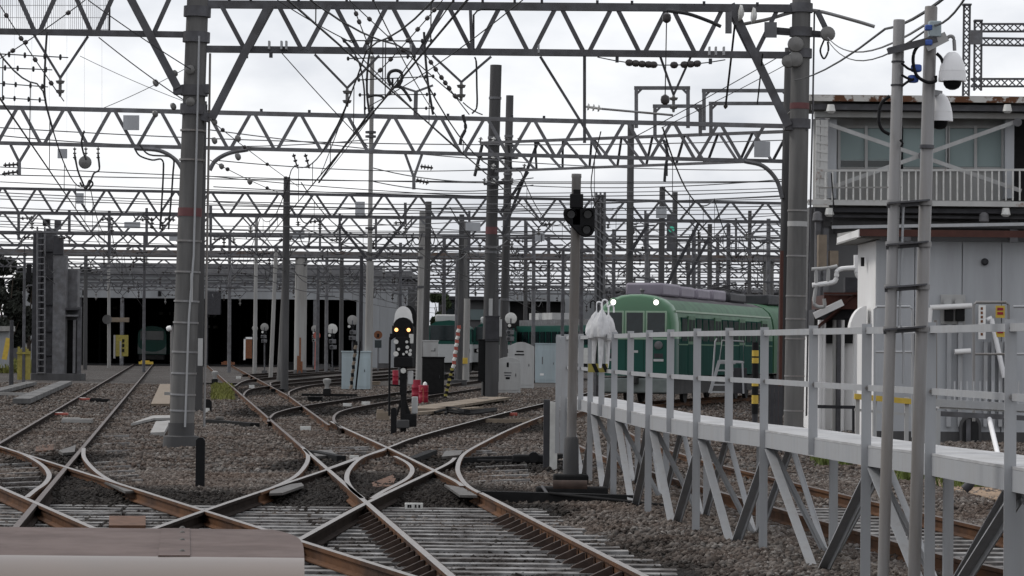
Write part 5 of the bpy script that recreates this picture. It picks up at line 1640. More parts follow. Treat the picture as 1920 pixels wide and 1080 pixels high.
# steel railings before the hut
fr = thing('steel_railing', 'grey bent tube railing in front of the hut notices', 'railing', P(1640, 800, 50))
DR = 50.0
def tubep(px, r, m, parent, name, d=DR):
    return MB().tube([P(u, v, d) for u, v in px], r, 8).build(name, m, parent)
tubep([(1640, 820), (1640, 580), (1644, 575), (1706, 575), (1711, 580), (1711, 820)], .022, 'galv', fr, 'tube_frame')
tubep([(1640, 660), (1711, 660)], .02, 'galv', fr, 'cross_tube')
tubep([(1754, 780), (1754, 600)], .03, 'galv_pole', fr, 'tube_post')
tubep([(1826, 790), (1826, 572), (1830, 567), (1886, 567), (1891, 572), (1891, 790)], .025, 'galv_pole', fr, 'tube_frame')
tubep([(1826, 664), (1891, 664)], .02, 'galv_pole', fr, 'cross_tube')
tubep([(1900, 575), (1960, 575)], .022, 'galv', fr, 'cross_tube')
tubep([(1900, 664), (1960, 664)], .02, 'galv', fr, 'cross_tube')
pf = thing('steel_platform', 'grey grated landing with bars in front of the hut, behind the walkway', 'platform', P(1755, 830, 48))
bar('edge_beam', P(1752, 755, 47), P(1960, 766, 47), .1, .12, 'galv', pf)
bar('deck', P(1752, 762, 47.6), P(1960, 772, 47.6), 1.2, .05, 'deck', pf)
bar('edge_beam', P(1752, 775, 47), P(1960, 786, 47), .06, .08, 'truss', pf)
for u in range(1790, 1960, 12):
    rod('baluster', P(u, 715, 47.8), P(u, 766, 47.8), .012, 'galv', pf)
for u in (1757, 1930):
    bar('leg', P(u, 770, 47), V((P(u, 700, 47).x, 47, -.2)), .1, .1, 'galv', pf)
rod('brace_tube', P(1855, 785, 47), P(1880, 890, 45), .04, 'camera_white', pf)
# bent dark pipe in the grass
bp_ = thing('bent_pipe', 'dark bent pipe rising from the grass under the walkway', 'pipe', G(1815, 920, -.2))
MB().tube(smooth_path([P(1808, 918, 38), P(1820, 905, 38), P(1824, 880, 38), P(1824, 850, 38)], 5), .06, 10).build('pipe', 'truss_dark', bp_)
# ---- ground strip behind the walkway
def sheet(name, px, z, m, kind='structure', lab=None):
    pts = [G(u, v, z) for u, v in px]
    b_ = MB().prism([p - V((0, 0, .06)) for p in pts], (0, 0, .06))
    o = fixn(b_.build(name, m, None, smooth=False))
    o['kind'] = kind
    return o
sheet('footpath', [(1465, 835), (1530, 825), (2000, 925), (2060, 985)], -.09, 'soil')
# ---- elevated control cabin
DC = 82.0
cab = thing('control_cabin', 'elevated cabin with wide windows, cross bracing and rust stained roof edge', 'building', (P(1560, 830, DC).x, DC, -.2))
c = lambda u, v, o=0: P(u, v, DC + o)
wbox('wall', 1556, 200, 1896, 395, DC + .3, 4.5, 'cabin_wall', cab)
wbox('wall', 1518, 388, 2040, 640, DC + .5, 4, 'far_wall', cab)
wbox('wall', 1896, 222, 2040, 395, DC + 1.5, 4.5, 'depot_dark', cab)
wbox('roof_fascia', 1518, 178, 2040, 194, DC - .9, .1, 'rusty_paint', cab)
wbox('roof', 1518, 177, 2040, 183, DC - .79, 6.5, 'cabin_wall', cab)
wbox('roof_soffit', 1524, 194, 2040, 210, DC - .7, .4, 'truss', cab)
wbox('header_beam', 1528, 209, 2040, 224, DC - .45, .3, 'cabin_wall', cab)
for u in (1560, 1893):
    wbox('corner_post', u - 8, 224, u + 8, 372, DC - .1, .38, 'panel_grey', cab)
# windows: frame, panes with blinds
for u0, u1, splits in ((1573, 1690, (1624,)), (1690, 1776, (1735,)), (1778, 1880, (1829,))):
    b = MB()
    b.bar(c(u0, 238, .24), c(u1, 238, .24), .1, .07)
    b.bar(c(u0, 316, .24), c(u1, 316, .24), .1, .07)
    wf = b.build('window', 'cabin_wall', cab)
    edges = [u0] + list(splits) + [u1]
    for i, e in enumerate(edges):
        bar('mullion', c(e, 236, .22), c(e, 317, .22), .08, .08, 'cabinet', wf)
    for i in range(len(edges) - 1):
        wbox('pane', edges[i] + 2, 240, edges[i + 1] - 2, 314, DC + .27, .02, 'glass', wf)
        wbox('blind', edges[i] + 3, 241, edges[i + 1] - 3, 299 if u0 < 1600 else 312, DC + .258, .008, 'blind', wf)
        if u0 < 1600:
            wbox('dark_pane', edges[i] + 3, 301, edges[i + 1] - 3, 313, DC + .258, .008, 'glass_dark', wf)
# cross bracing in front
for a_, b_ in (((1542, 229), (1915, 358)), ((1562, 350), (1908, 227))):
    bar('cross_brace', c(*a_, -.5), c(*b_, -.5), .06, .11, 'cabinet', cab, up=(0, 0, 1))
for u, v in ((1542, 229), (1908, 229), (1730, 292)):
    MB().cyl(c(u, v, -.5), c(u, v, -.62), .12).build('gusset', 'truss_pale', cab)
# balcony
wbox('balcony_fascia', 1515, 374, 2040, 389, DC - 1.0, .12, 'rusty_paint_pale', cab)
wbox('balcony_floor', 1515, 376, 2040, 382, DC - .87, 1.2, 'truss', cab)
wbox('balcony_beam', 1528, 389, 2040, 402, DC - .8, .3, 'truss_dark', cab)
wbox('balcony_beam', 1538, 402, 2040, 412, DC - .5, .3, 'truss', cab)
wbox('balcony_beam', 1545, 414, 2040, 430, DC - .2, .3, 'concrete_dark', cab)
bar('handrail', c(1535, 320, -1), c(2040, 318, -1), .05, .06, 'rusty_paint_pale', cab)
bar('handrail', c(1535, 352, -1), c(1690, 351, -1), .05, .04, 'cabin_wall', cab)
for i, u in enumerate(range(1548, 1930, 13)):
    rod('baluster', c(u, 320, -1), c(u, 376, -1), .024, 'white_dirty', cab)
# rusty ladder posts at the left of the cabin and lamps below
for u in (1534, 1542, 1549):
    bar('ladder_post', c(u, 225, -.6), c(u - 2, 372, -.6), .1, .12, 'rusty_paint_pale', cab)
for v in range(235, 370, 16):
    bar('ladder_rung', c(1530, v, -.65), c(1552, v + 3, -.65), .05, .05, 'rusty_paint_pale', cab)
for u in (1533, 1845):
    MB().lathe([(0, .05), (.06, .12), (.25, .14), (.3, .08)], c(u, 396 if u < 1600 else 398, -1), (0, 0, -1)).build('lamp', 'truss_pale', cab)
for u, v in ((1558, 196), (1555, 390), (1889, 196), (1886, 390)):
    MB().lathe([(0, .09), (.18, .13), (.24, .07)], c(u, v, -1.05), (0, 0, -1)).build('lamp', 'white_dirty', cab)
for u in (1536, 1546, 1700, 1900):
    b_ = c(u, 412, 0)
    bar('support_column', b_, V((b_.x, b_.y, -.2)), .22, .22, 'truss_pale', cab)
# lattice mast on top of the cabin roof
DLT = 105.0
lm = thing('lattice_mast', 'grey lattice steel portal standing above the cabin roof at the right edge', 'mast', P(1815, 200, DLT))
def lattice(u0, v0, u1, v1, wpx, n, m='truss', d=DLT):
    du, dv = u1 - u0, v1 - v0
    L = math.hypot(du, dv)
    nu, nv = -dv / L * wpx / 2, du / L * wpx / 2
    for s in (-1, 1):
        bar('lattice_chord', P(u0 + nu * s, v0 + nv * s, d), P(u1 + nu * s, v1 + nv * s, d), .07, .07, m, lm)
    for i in range(n):
        f0, f1 = i / n, (i + 1) / n
        for s in (-1, 1):
            bar('lacing', P(u0 + du * f0 + nu * s, v0 + dv * f0 + nv * s, d + .03 * s), P(u0 + du * f1 - nu * s, v0 + dv * f1 - nv * s, d + .03 * s), .03, .04, m, lm)
lattice(1813, 10, 1811, 180, 11, 13)
lattice(1834, 40, 1833, 170, 13, 9)
lattice(1842, 52, 1990, 52, 14, 10)
lattice(1842, 78, 1990, 80, 13, 10)
lattice(1820, 155, 1990, 155, 14, 12)
for u, v in ((1813, 9), (1834, 39)):
    MB().box(P(u, v, DLT), (.3, .3, .06)).build('cap', 'truss', lm)
MB().box(P(1830, 70, DLT - .1), (.45, .1, .5)).build('plate', 'truss_pale', lm)
# ---- low white shed with red eave and pipes
DW = 74.0
sh = thing('low_shed', 'low white shed with dark red eave and downpipes between the pole and the hut', 'building', (P(1535, 800, DW).x, DW, -.2))
wbox('wall', 1530, 628, 1612, 828, DW, 3, 'wall_white', sh)
fixn(MB().prism([P(1527, 620, DW - .6), P(1606, 551, DW - .6), P(1640, 551, DW + 2), P(1560, 620, DW + 2)], (0, 0, .06)).build('eave', 'eave_red', sh, smooth=False))
wbox('fascia', 1545, 548, 1628, 553, DW - .7, .1, 'eave_red', sh)
wbox('roof_slope', 1545, 553, 1612, 580, DW - .55, 3, 'eave_red', sh)
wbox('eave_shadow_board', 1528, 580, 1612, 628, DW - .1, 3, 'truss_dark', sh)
bar('gutter', P(1527, 592, DW - .8), P(1580, 567, DW - .8), .14, .16, 'wall_white', sh)
for u0, u1 in ((1527, 1541), (1549, 1561), (1583, 1599)):
    w_ = wbox('window', u0, 596, u1, 644, DW - .13, .06, 'depot_dark', sh)
for u, r_, m in ((1538, .06, 'wall_white'), (1545, .05, 'wall_white'), (1565, .05, 'cabin_wall'), (1573, .06, 'truss'), (1580, .05, 'wall_white'), (1604, .055, 'wall_white')):
    rod('downpipe', P(u, 600, DW - .25), V((P(u, 600, DW - .25).x, DW - .25, -.2)), r_, m, sh)
bar('rail', P(1520, 762, DW - 2), P(1612, 764, DW - 2), .06, .08, 'truss_dark', sh)
for u in (1526, 1600):
    bar('rail_post', P(u, 762, DW - 2), P(u, 822, DW - 2), .06, .06, 'truss_dark', sh)
# insulated pipes on top of it
pp = thing('insulated_pipes', 'white lagged pipes zigzagging beside the hut above the red eave', 'pipes', P(1523, 540, DW - 1))
for k, px in enumerate((((1523, 535), (1560, 530), (1568, 522), (1572, 506), (1605, 502)), ((1522, 505), (1550, 503), (1570, 499)), ((1605, 478), (1606, 510), (1611, 520)), ((1530, 505), (1530, 535), (1527, 570), (1545, 575), (1545, 560)), ((1553, 500), (1553, 530)))):
    MB().tube(smooth_path([P(u, v, DW - 1.2) for u, v in px], 4), .06 if k in (0, 2) else .045, 8).build('pipe', 'wall_white' if k in (0, 2) else 'cabinet', pp)
for (u0, v0, u1, v1) in ((1585, 520, 1607, 548), (1535, 440, 1550, 500), (1556, 470, 1572, 498)):
    wbox('box', u0, v0, u1, v1, DW - .6, .4, 'truss_dark' if u0 > 1580 else 'tan_board', pp)
rp = thing('red_pipe', 'thin dark red vertical pipe left of the right thick pole', 'pipe', V((P(1463, 700, 80).x, 80, -.2)))
rod('pipe', V((P(1463, 700, 80).x, 80, -.2)), P(1466, 470, 80), .05, 'eave_red', rp)

# ================================================================== GREEN TRAIN
TH = R(15.2)
def green_train():
    fx, fy = 4.12, 99.5
    hd = V((math.sin(TH), math.cos(TH), 0))       # towards the rear
    sd_ = V((math.cos(TH), -math.sin(TH), 0))     # to the right
    O = V((fx, fy, 0))
    T = thing('train_car', 'two tone green train front car with lit headlights behind the walkway', 'train', O)
    def W_(x, y, z):
        return O + sd_ * x + hd * y + V((0, 0, z))
    L = 18.2
    HW = 1.36
    # body cross section (x, z): tumblehome sides, roof curve
    def section(sx, sz, y):
        pts = []
        side = [(1.0, .95), (1.0, 2.2), (.99, 2.75), (.95, 3.05), (.86, 3.30), (.68, 3.50), (.42, 3.63), (.15, 3.68)]
        for a, z in side:
            pts.append((a * HW * sx, z))
        for a, z in reversed(side):
            pts.append((-a * HW * sx, z))
        return [W_(x, y, .95 + (z - .95) * sz) for x, z in pts]
    # front nose: rounded corners in plan: reduce width near y=0
    ys = [(-.0, .80, .965), (.03, .875, .978), (.09, .935, .988), (.18, .97, .995), (.32, .992, 1), (.6, 1, 1), (L, 1, 1)]
    rings = [section(sx, sz, y) for y, sx, sz in ys]
    n = len(rings[0])
    vs, fs, mi = [], [], []
    for r_ in rings:
        vs += r_
    zsplit = 1          # index of the belt line
    for k in range(len(rings) - 1):
        for i in range(n):
            j = (i + 1) % n
            fs.append((k * n + i, (k + 1) * n + i, (k + 1) * n + j, k * n + j))
            lower = (i in (0, n - 2)) or i == n - 1
            roof = 5 <= i <= n - 7 and ys[k][0] > .5
            mi.append((4 if ys[k][0] > .5 else 1) if lower else (2 if roof else (3 if ys[k][0] > .5 else 0)))
    # front cap: strips from left to right
    half = n // 2
    for i in range(half - 1):
        fs.append((i, i + 1, n - 2 - i, n - 1 - i))
        mi.append(1 if i == 0 else 0)
    e = (len(rings) - 1) * n
    fs.append(tuple(e + i for i in range(n)))
    mi.append(0)
    b = MB()
    b.v, b.f, b.mi = [tuple(v) for v in vs], fs, mi
    body = b.build('body', ['train_light', 'train_dark', 'train_roof', 'train_side', 'train_side_low'], T)
    fixn(body)
    # front windows (plates with frames, standing 1-3 cm proud)
    def fbox(name, x0, x1, z0, z1, m, proud=.01, parent=T, bevel=.0, dep=.05):
        c_ = W_((x0 + x1) / 2, -proud + dep / 2, (z0 + z1) / 2)
        return MB().box(c_, (abs(x1 - x0), dep, abs(z1 - z0)), rz=-TH).build(name, m, parent, bevel=bevel)
    for x0, x1 in ((-1.06, -.44), (-.31, .27), (.40, 1.02)):
        wf_ = fbox('front_window', x0 - .05, x1 + .05, 2.26, 3.12, 'train_trim', .014, bevel=.06)
        fbox('pane', x0, x1, 2.30, 3.07, 'glass_dark', .02, parent=wf_, bevel=.07)
    fbox('belt_trim', -1.07, 1.07, 2.17, 2.215, 'train_trim', .012)
    fbox('door_line', -.335, -.325, 1.0, 2.2, 'black', .004)
    fbox('door_line', .285, .295, 1.0, 2.2, 'black', .004)
    for x in (-.76, .70):
        c_ = W_(x, -.0, 3.42 if x < 0 else 3.42)
        MB().lathe([(-.1, .15), (.03, .15), (.05, .13)], W_(x, .06, 3.40), -hd, n=20).build('headlight_rim', 'train_light', T)
        MB().lathe([(.052, .095), (.06, .09), (.065, .02)], W_(x, .06, 3.40), -hd, n=20).build('headlight', 'lamp_on', T)
    for x in (-.80, .80):
        MB().lathe([(-.05, .14), (.05, .14), (.07, .10)], W_(x, .0, 1.98), -hd, n=18).build('tail_lamp', 'truss_pale', T)
        fbox('step_plate', x - .17, x + .17, 1.44, 1.52, 'train_white', .02)
        fbox('lamp_housing', x - .15, x + .15, 1.56, 1.70, 'truss_dark', .02)
    fbox('number_plate', -.14, .10, 1.72, 1.80, 'train_white', .012)
    # skirt, coupler and underframe
    MB().box(W_(0, .25, .63), (2.45, .5, .5), rz=-TH).build('skirt', 'skirt', T, bevel=.05)
    MB().box(W_(0, .16, .48), (1.7, .2, .16), rz=-TH).build('coupler_pilot', 'underframe', T, bevel=.03)
    MB().box(W_(0, -.12, .8), (.26, .5, .24), rz=-TH).build('coupler', 'underframe', T, bevel=.03)
    MB().box(W_(0, L / 2 + .3, .62), (2.4, L - .8, .55), rz=-TH).build('underframe', 'underframe', T)
    for y in (2.2, 4.3, 13.6, 15.7):
        for x in (-.75, .75):
            MB().cyl(W_(x - .06, y, .43), W_(x + .06, y, .43), .43, n=18).build('wheel', 'underframe', T)
    # side windows and doors on the visible side
    def sbox(name, y0, y1, z0, z1, m, proud=.012, parent=T, side=1, bevel=0):
        x = side * (HW + proud - .02)
        return MB().box(W_(x, (y0 + y1) / 2, (z0 + z1) / 2), (.04, abs(y1 - y0), abs(z1 - z0)), rz=-TH).build(name, m, parent, bevel=bevel)
    for side in (1, -1):
        y = 1.0
        k = 0
        while y < L - 1.5:
            if k % 4 == 1:
                d_ = sbox('door', y, y + 1.15, 2.03, 2.98, 'train_side', .014, side=side)
                sbox('lower_panel', y, y + 1.15, 1.05, 2.02, 'train_side_low', .014, d_, side)
                for dy in (.08, .62):
                    sbox('pane', y + dy, y + dy + .45, 2.12, 2.86, 'side_glass', .02, d_, side)
                y += 1.35
            else:
                w_ = sbox('window', y, y + .92, 2.10, 2.92, 'train_side_low', .010, side=side)
                sbox('pane', y + .04, y + .88, 2.14, 2.88, 'side_glass', .018, w_, side)
                y += 1.08
            k += 1
        sbox('belt_trim', .5, L - .1, 1.99, 2.03, 'train_side', .008, side=side)
        MB().bar(W_(side * 1.27, .35, 3.12), W_(side * 1.27, L - .2, 3.12), .07, .06).build('gutter', 'train_trim', T)
    # roof equipment
    for y0, y1, w_, h_, m in ((1.3, 4.0, 1.3, .44, 'ac_unit'), (4.5, 6.8, 1.2, .40, 'ac_unit'), (7.4, 9.6, 1.2, .38, 'ac_unit'), (10.2, 12.6, 1.2, .40, 'ac_unit'), (13.4, 16.6, 1.2, .36, 'truss_dark')):
        MB().box(W_(0, (y0 + y1) / 2, 3.64 + h_ / 2), (w_, y1 - y0, h_), rz=-TH).build('roof_unit', m, T, bevel=.08)
    for y in (.9, 1.1):
        MB().lathe([(0, .05), (.12, .05), (.16, .09), (.22, .05)], W_(.2 - y * .2, y, 3.66), (0, 0, 1)).build('horn', 'wire_pale', T)
    # folded pantograph
    for a_, c_ in (((-.6, 13.6, 4.05), (.6, 14.6, 4.35)), ((.6, 13.6, 4.05), (-.6, 14.6, 4.35)), ((-.6, 15.6, 4.05), (.6, 14.6, 4.35)), ((.6, 15.6, 4.05), (-.6, 14.6, 4.35))):
        bar('pantograph_arm', W_(*a_), W_(*c_), .05, .05, 'wire', T)
    # second car
    O2 = W_(0, L + .55, 0)
    hd2 = V((math.sin(TH + .12), math.cos(TH + .12), 0))
    sd2 = V((hd2.y, -hd2.x, 0))
    T2 = thing('train_car', 'dark green second car of the train mostly hidden behind the right pole', 'train', O2)
    def W2(x, y, z):
        return O2 + sd2 * x + hd2 * y + V((0, 0, z))
    side = [(1.0, .95), (1.0, 2.0), (.99, 2.75), (.95, 3.05), (.86, 3.30), (.68, 3.50), (.42, 3.63), (.15, 3.68)]
    sec = [(a * HW, z) for a, z in side] + [(-a * HW, z) for a, z in reversed(side)]
    bb = MB().prism([W2(x, 0, z) for x, z in sec], hd2 * 18)
    fixn(bb.build('body', 'train_side', T2))
    MB().box(W2(0, 9, .62), (2.4, 17, .5), rz=-(TH + .12)).build('underframe', 'underframe', T2)
    MB().box(W2(0, 3.2, 3.85), (1.3, 3.5, .42), rz=-(TH + .12)).build('roof_unit', 'truss_dark', T2, bevel=.06)
    y = 1.0
    while y < 16:
        MB().box(W2(HW, y + .5, 2.5), (.04, .9, .8), rz=-(TH + .12)).build('window', 'glass_dark', T2)
        y += 1.1
green_train()

# step ladder beside the train
DL_ = 84.0
ld = thing('step_ladder', 'light metal step stairs standing beside the green train', 'stairs', P(1345, 740, DL_))
for o in (0, .55):
    MB().tube([P(1334, 735, DL_ + o), P(1341, 640, DL_ + o), P(1344, 634, DL_ + o)], .025, 6).build('handrail', 'galv', ld)
    bar('stringer', P(1331, 737, DL_ + o), P(1349, 676, DL_ + o), .04, .09, 'galv', ld)
    tubep([(1349, 676), (1394, 678), (1394, 640), (1354, 638), (1349, 676)], .02, 'galv', ld, 'handrail', DL_ + o)
    bar('leg', P(1392, 678, DL_ + o), P(1394, 738, DL_ + o), .05, .05, 'galv', ld)
for i in range(5):
    c0 = P(1332 + 3.8 * i, 735 - 13.5 * i, DL_ + .27)
    MB().box(c0 + V((.25, 0, 0)), (.42, .55, .04)).build('step', 'galv', ld)
MB().box(P(1371, 679, DL_ + .27), (.68, .6, .05)).build('platform', 'galv', ld)
wbox('skirt_box', 1376, 690, 1400, 738, DL_ + .1, .5, 'truss_dark', ld)
# yellow and black banded post
bpst = thing('banded_post', 'yellow and black banded guard post behind the walkway', 'post', V((P(1416, 700, 60).x, 60, -.2)))
b0, b1 = V((P(1416, 700, 60).x, 60, -.2)), P(1417, 642, 60)
H_ = b1.z - b0.z
segs = [(0, .05, 'black')]
vlist = [(642, 657, 'black'), (657, 668, 'yellow'), (668, 671, 'black'), (671, 681, 'yellow'), (681, 712, 'black'), (712, 724, 'yellow'), (724, 741, 'black'), (741, 757, 'yellow'), (757, 776, 'black')]
for v0, v1, m in vlist:
    a, b = P(1416.5, v1, 60), P(1416.5, v0, 60)
    MB().cyl(V((b0.x, 60, a.z)), V((b0.x, 60, b.z)), .068, n=16).build('band', m, bpst)
MB().cyl(b0, V((b0.x, 60, P(1416, 776, 60).z)), .06).build('shaft', 'truss_dark', bpst)
# grey wall boards under the right pole
gw = thing('board_fence', 'dark boards around the foot of the right thick pole', 'fence', V((P(1440, 760, 56).x, 56, -.2)))
for i, u in enumerate(range(1432, 1470, 8)):
    bar('board', V((P(u, 700, 56.5).x, 56.5, -.2)), P(u, 700 + i * 6, 56.5), .075, .04, 'truss_dark', gw, up=(0, 1, 0))
# tiny far green signal lamp between the gantries
gs = thing('green_signal', 'tiny far signal with a green light hanging among the gantries', 'signal', P(1259, 430, 158))
MB().box(P(1259, 435, 158), (.5, .3, 1.9)).build('signal_head', 'truss', gs)
MB().lathe([(0, .16), (.05, .16)], P(1259, 430, 157.8), (0, -1, 0)).build('lamp', 'lamp_green', gs)
# grass under the right walkway and other tufts
def grass(name, label, patches, m, hmax, n):
    vs, fs = [], []
    for i in range(n):
        (u0, v0, u1, v1) = random.choice(patches)
        p = G(random.uniform(u0, u1), random.uniform(v0, v1), -.14)
        for k in range(4):
            a = random.uniform(0, 6.28)
            h = hmax * random.uniform(.35, 1)
            w = h * .10
            lean = V((math.cos(a), math.sin(a), 0)) * h * random.uniform(.1, .7)
            s = V((-math.sin(a), math.cos(a), 0)) * w
            o = len(vs)
            q = p + V((random.uniform(-.1, .1), random.uniform(-.1, .1), 0))
            vs += [q - s, q + s, q + lean * .5 + s * .7 + V((0, 0, h * .7)), q + lean + V((0, 0, h))]
            fs += [(o, o + 1, o + 2), (o, o + 2, o + 3)]
    o = MB().add(vs, fs).build(name, m, None, smooth=False)
    o['kind'] = 'stuff'
    tag(o, label, 'grass')
grass('grass', 'green grass growing behind the walkway at the right', [(1530, 850, 1660, 876), (1690, 868, 1760, 905), (1770, 885, 1960, 920)], 'grass_green', .26, 1500)
grass('weeds', 'yellow green weeds right of the thick pole', [(398, 724, 438, 750), (402, 722, 430, 735)], 'grass', .2, 700)
grass('left_weeds', 'bright yellow green grass at the far left edge', [(-20, 668, 60, 700)], 'grass', .7, 900)

# ================================================================== DEPOT
DD = 284.0
dep = thing('depot_building', 'wide grey train depot with dark open doors across the left background', 'building', (P(400, 685, DD).x, DD, -.15))
dz = lambda v: P(400, v, DD).z
dx_ = lambda u, d=DD: P(u, 600, d).x
def dbox(name, u0, u1, z0, z1, d0, d1, m, parent=dep, bevel=0):
    a, b = dx_(u0), dx_(u1)
    return MB().box(V(((a + b) / 2, (d0 + d1) / 2, (z0 + z1) / 2)), (b - a, d1 - d0, z1 - z0)).build(name, m, parent, bevel=bevel)
zl, zt_ = dz(560), dz(516)
LEN = 60
for u0, u1 in ((40, 147), (147, 338), (338, 386), (386, 478), (478, 590), (590, 671)):
    dbox('lintel_panel', u0 + .15, u1 - .15, zl, zt_, DD, DD + .4, 'depot_wall')
dbox('wall_panel', 671.3, 712, -.15, zt_, DD, DD + .4, 'depot_wall')
dbox('wall_panel', 712.3, 745, -.15, zt_, DD, DD + .4, 'depot_wall')
dbox('wall_panel', 745.3, 764, -.15, zt_ - 1, DD + .2, DD + .6, 'depot_wall')
dbox('wall_panel', 40, 146.6, -.15, zl - .02, DD + .05, DD + .45, 'depot_wall')
dbox('roof', 30, 772, zt_ + .02, zt_ + .5, DD - .6, DD + LEN, 'depot_roof')
# raised clerestory roof steps behind the front wall
dbox('roof_band', 165, 700, zt_ + .5, dz(490), DD + 8, DD + 20, 'depot_roof')
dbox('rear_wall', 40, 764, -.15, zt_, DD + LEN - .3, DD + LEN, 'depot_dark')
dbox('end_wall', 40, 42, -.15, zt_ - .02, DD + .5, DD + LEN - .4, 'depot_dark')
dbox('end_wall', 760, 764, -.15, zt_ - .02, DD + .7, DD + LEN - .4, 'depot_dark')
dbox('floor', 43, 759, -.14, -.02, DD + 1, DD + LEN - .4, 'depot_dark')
for u, m in ((228, 'truss_pale'), (340, 'truss'), (386, 'truss'), (478, 'truss_pale'), (590, 'truss_pale'), (671, 'depot_wall'), (149, 'truss')):
    dbox('column', u - 3, u + 3, -.15, zl, DD + .1, DD + .9, m)
for k in range(1, 4):
    for u in (149, 228, 340, 400, 478, 590, 671):
        dbox('inner_column', u - 2, u + 2, -.15, zt_ - .1, DD + k * 14, DD + k * 14 + .5, 'black_matt')
dbox('hanging_box', 386, 414, dz(590), dz(546), DD - .5, DD + .3, 'truss_dark')
for u in (157, 299):
    dbox('number_sign', u - 3, u + 3, dz(556), dz(546), DD - .1, DD - .02, 'black')
dbox('lamp_box', 152, 172, dz(514), dz(505), DD - 1.2, DD - .7, 'black')
dbox('lamp_box', 440, 452, dz(541), dz(537), DD - 1.0, DD - .7, 'black')
# interior lights, seen as pale squares
for u, v in ((302, 588), (321, 588), (391, 592), (402, 592), (391, 612), (404, 613), (216, 577)):
    d = DD + 45
    MB().box(P(u, v, d), (.5, .1, .35)).build('window', 'white_dirty', dep)
# train in the left door
DTn = DD + 9
tt = thing('train_car', 'dark green train with a pale curved band parked inside the depot door', 'train', V((dx_(285, DTn), DTn, 0)))
c = V((P(285, 650, DTn).x, DTn, 0))
hw = 1.4
sec = [(hw, .9), (hw, 2.8), (hw * .92, 3.2), (hw * .65, 3.55), (0, 3.7), (-hw * .65, 3.55), (-hw * .92, 3.2), (-hw, 2.8), (-hw, .9)]
fixn(MB().prism([c + V((x, 0, z)) for x, z in sec], (0, 18, 0)).build('body', 'train_dark', tt))
arc = [(-hw, .95), (hw, .95), (hw, 2.0)] + [(hw * math.cos(a), 1.9 - .75 * math.sin(a)) for a in [math.pi * k / 10 for k in range(1, 10)]] + [(-hw, 2.0)]
fixn(MB().prism([c + V((x, -.03, z)) for x, z in arc], (0, .025, 0)).build('front_band', 'skirt', tt))
MB().box(c + V((0, -.02, 2.75)), (2.3, .03, .9)).build('windscreen', 'glass_dark', tt, bevel=.05)
MB().box(c + V((0, 0, .6)), (2.5, .8, .5)).build('skirt', 'underframe', tt, bevel=.08)
# ---- buildings left and far behind
fw = thing('far_wall', 'dark grey wall of a far shed behind the left steel tower', 'building', V((P(20, 650, 300).x, 300, -.15)))
wbox('wall', -60, 590, 150, 690, 300, 5, 'far_wall', fw)
lw = thing('low_wall', 'pale grey low wall at the left edge behind the grass', 'wall', V((P(5, 650, 200).x, 200, -.15)))
wbox('wall', -40, 620, 16, 690, 200, 1.5, 'depot_wall', lw)
wbox('coping', -42, 611, 18, 621, 199.6, 2.2, 'concrete_pale', lw)
# middle background sheds
ms = thing('far_shed', 'far shed with a dark open side behind the parked trains', 'building', V((P(1000, 650, 300).x, 300, -.15)))
wbox('roof', 940, 545, 1130, 566, 300, 20, 'depot_wall', ms)
wbox('opening', 955, 566, 1125, 630, 302, 15, 'depot_dark', ms)
wbox('wall', 1060, 560, 1140, 690, 299, 2, 'depot_wall', ms)
wbox('wall', 930, 560, 955, 690, 301, 2, 'depot_wall', ms)
ms2 = thing('far_house', 'far grey house with a dark window between the two pale poles', 'building', V((P(850, 650, 310).x, 310, -.15)))
wbox('wall', 822, 562, 935, 690, 310, 10, 'far_wall', ms2)
wbox('window', 833, 568, 852, 590, 309.8, .1, 'glass_dark', ms2)
wbox('roof', 818, 555, 940, 563, 309, 12, 'truss_dark', ms2)
wbox('window', 882, 580, 910, 600, 309.8, .1, 'glass', ms2)
ms3 = thing('far_shed', 'long far shed behind the green train', 'building', V((P(1300, 650, 290).x, 290, -.15)))
wbox('wall', 1130, 548, 1600, 690, 290, 10, 'far_wall', ms3)
wbox('roof', 1125, 541, 1610, 550, 289, 12, 'depot_roof', ms3)

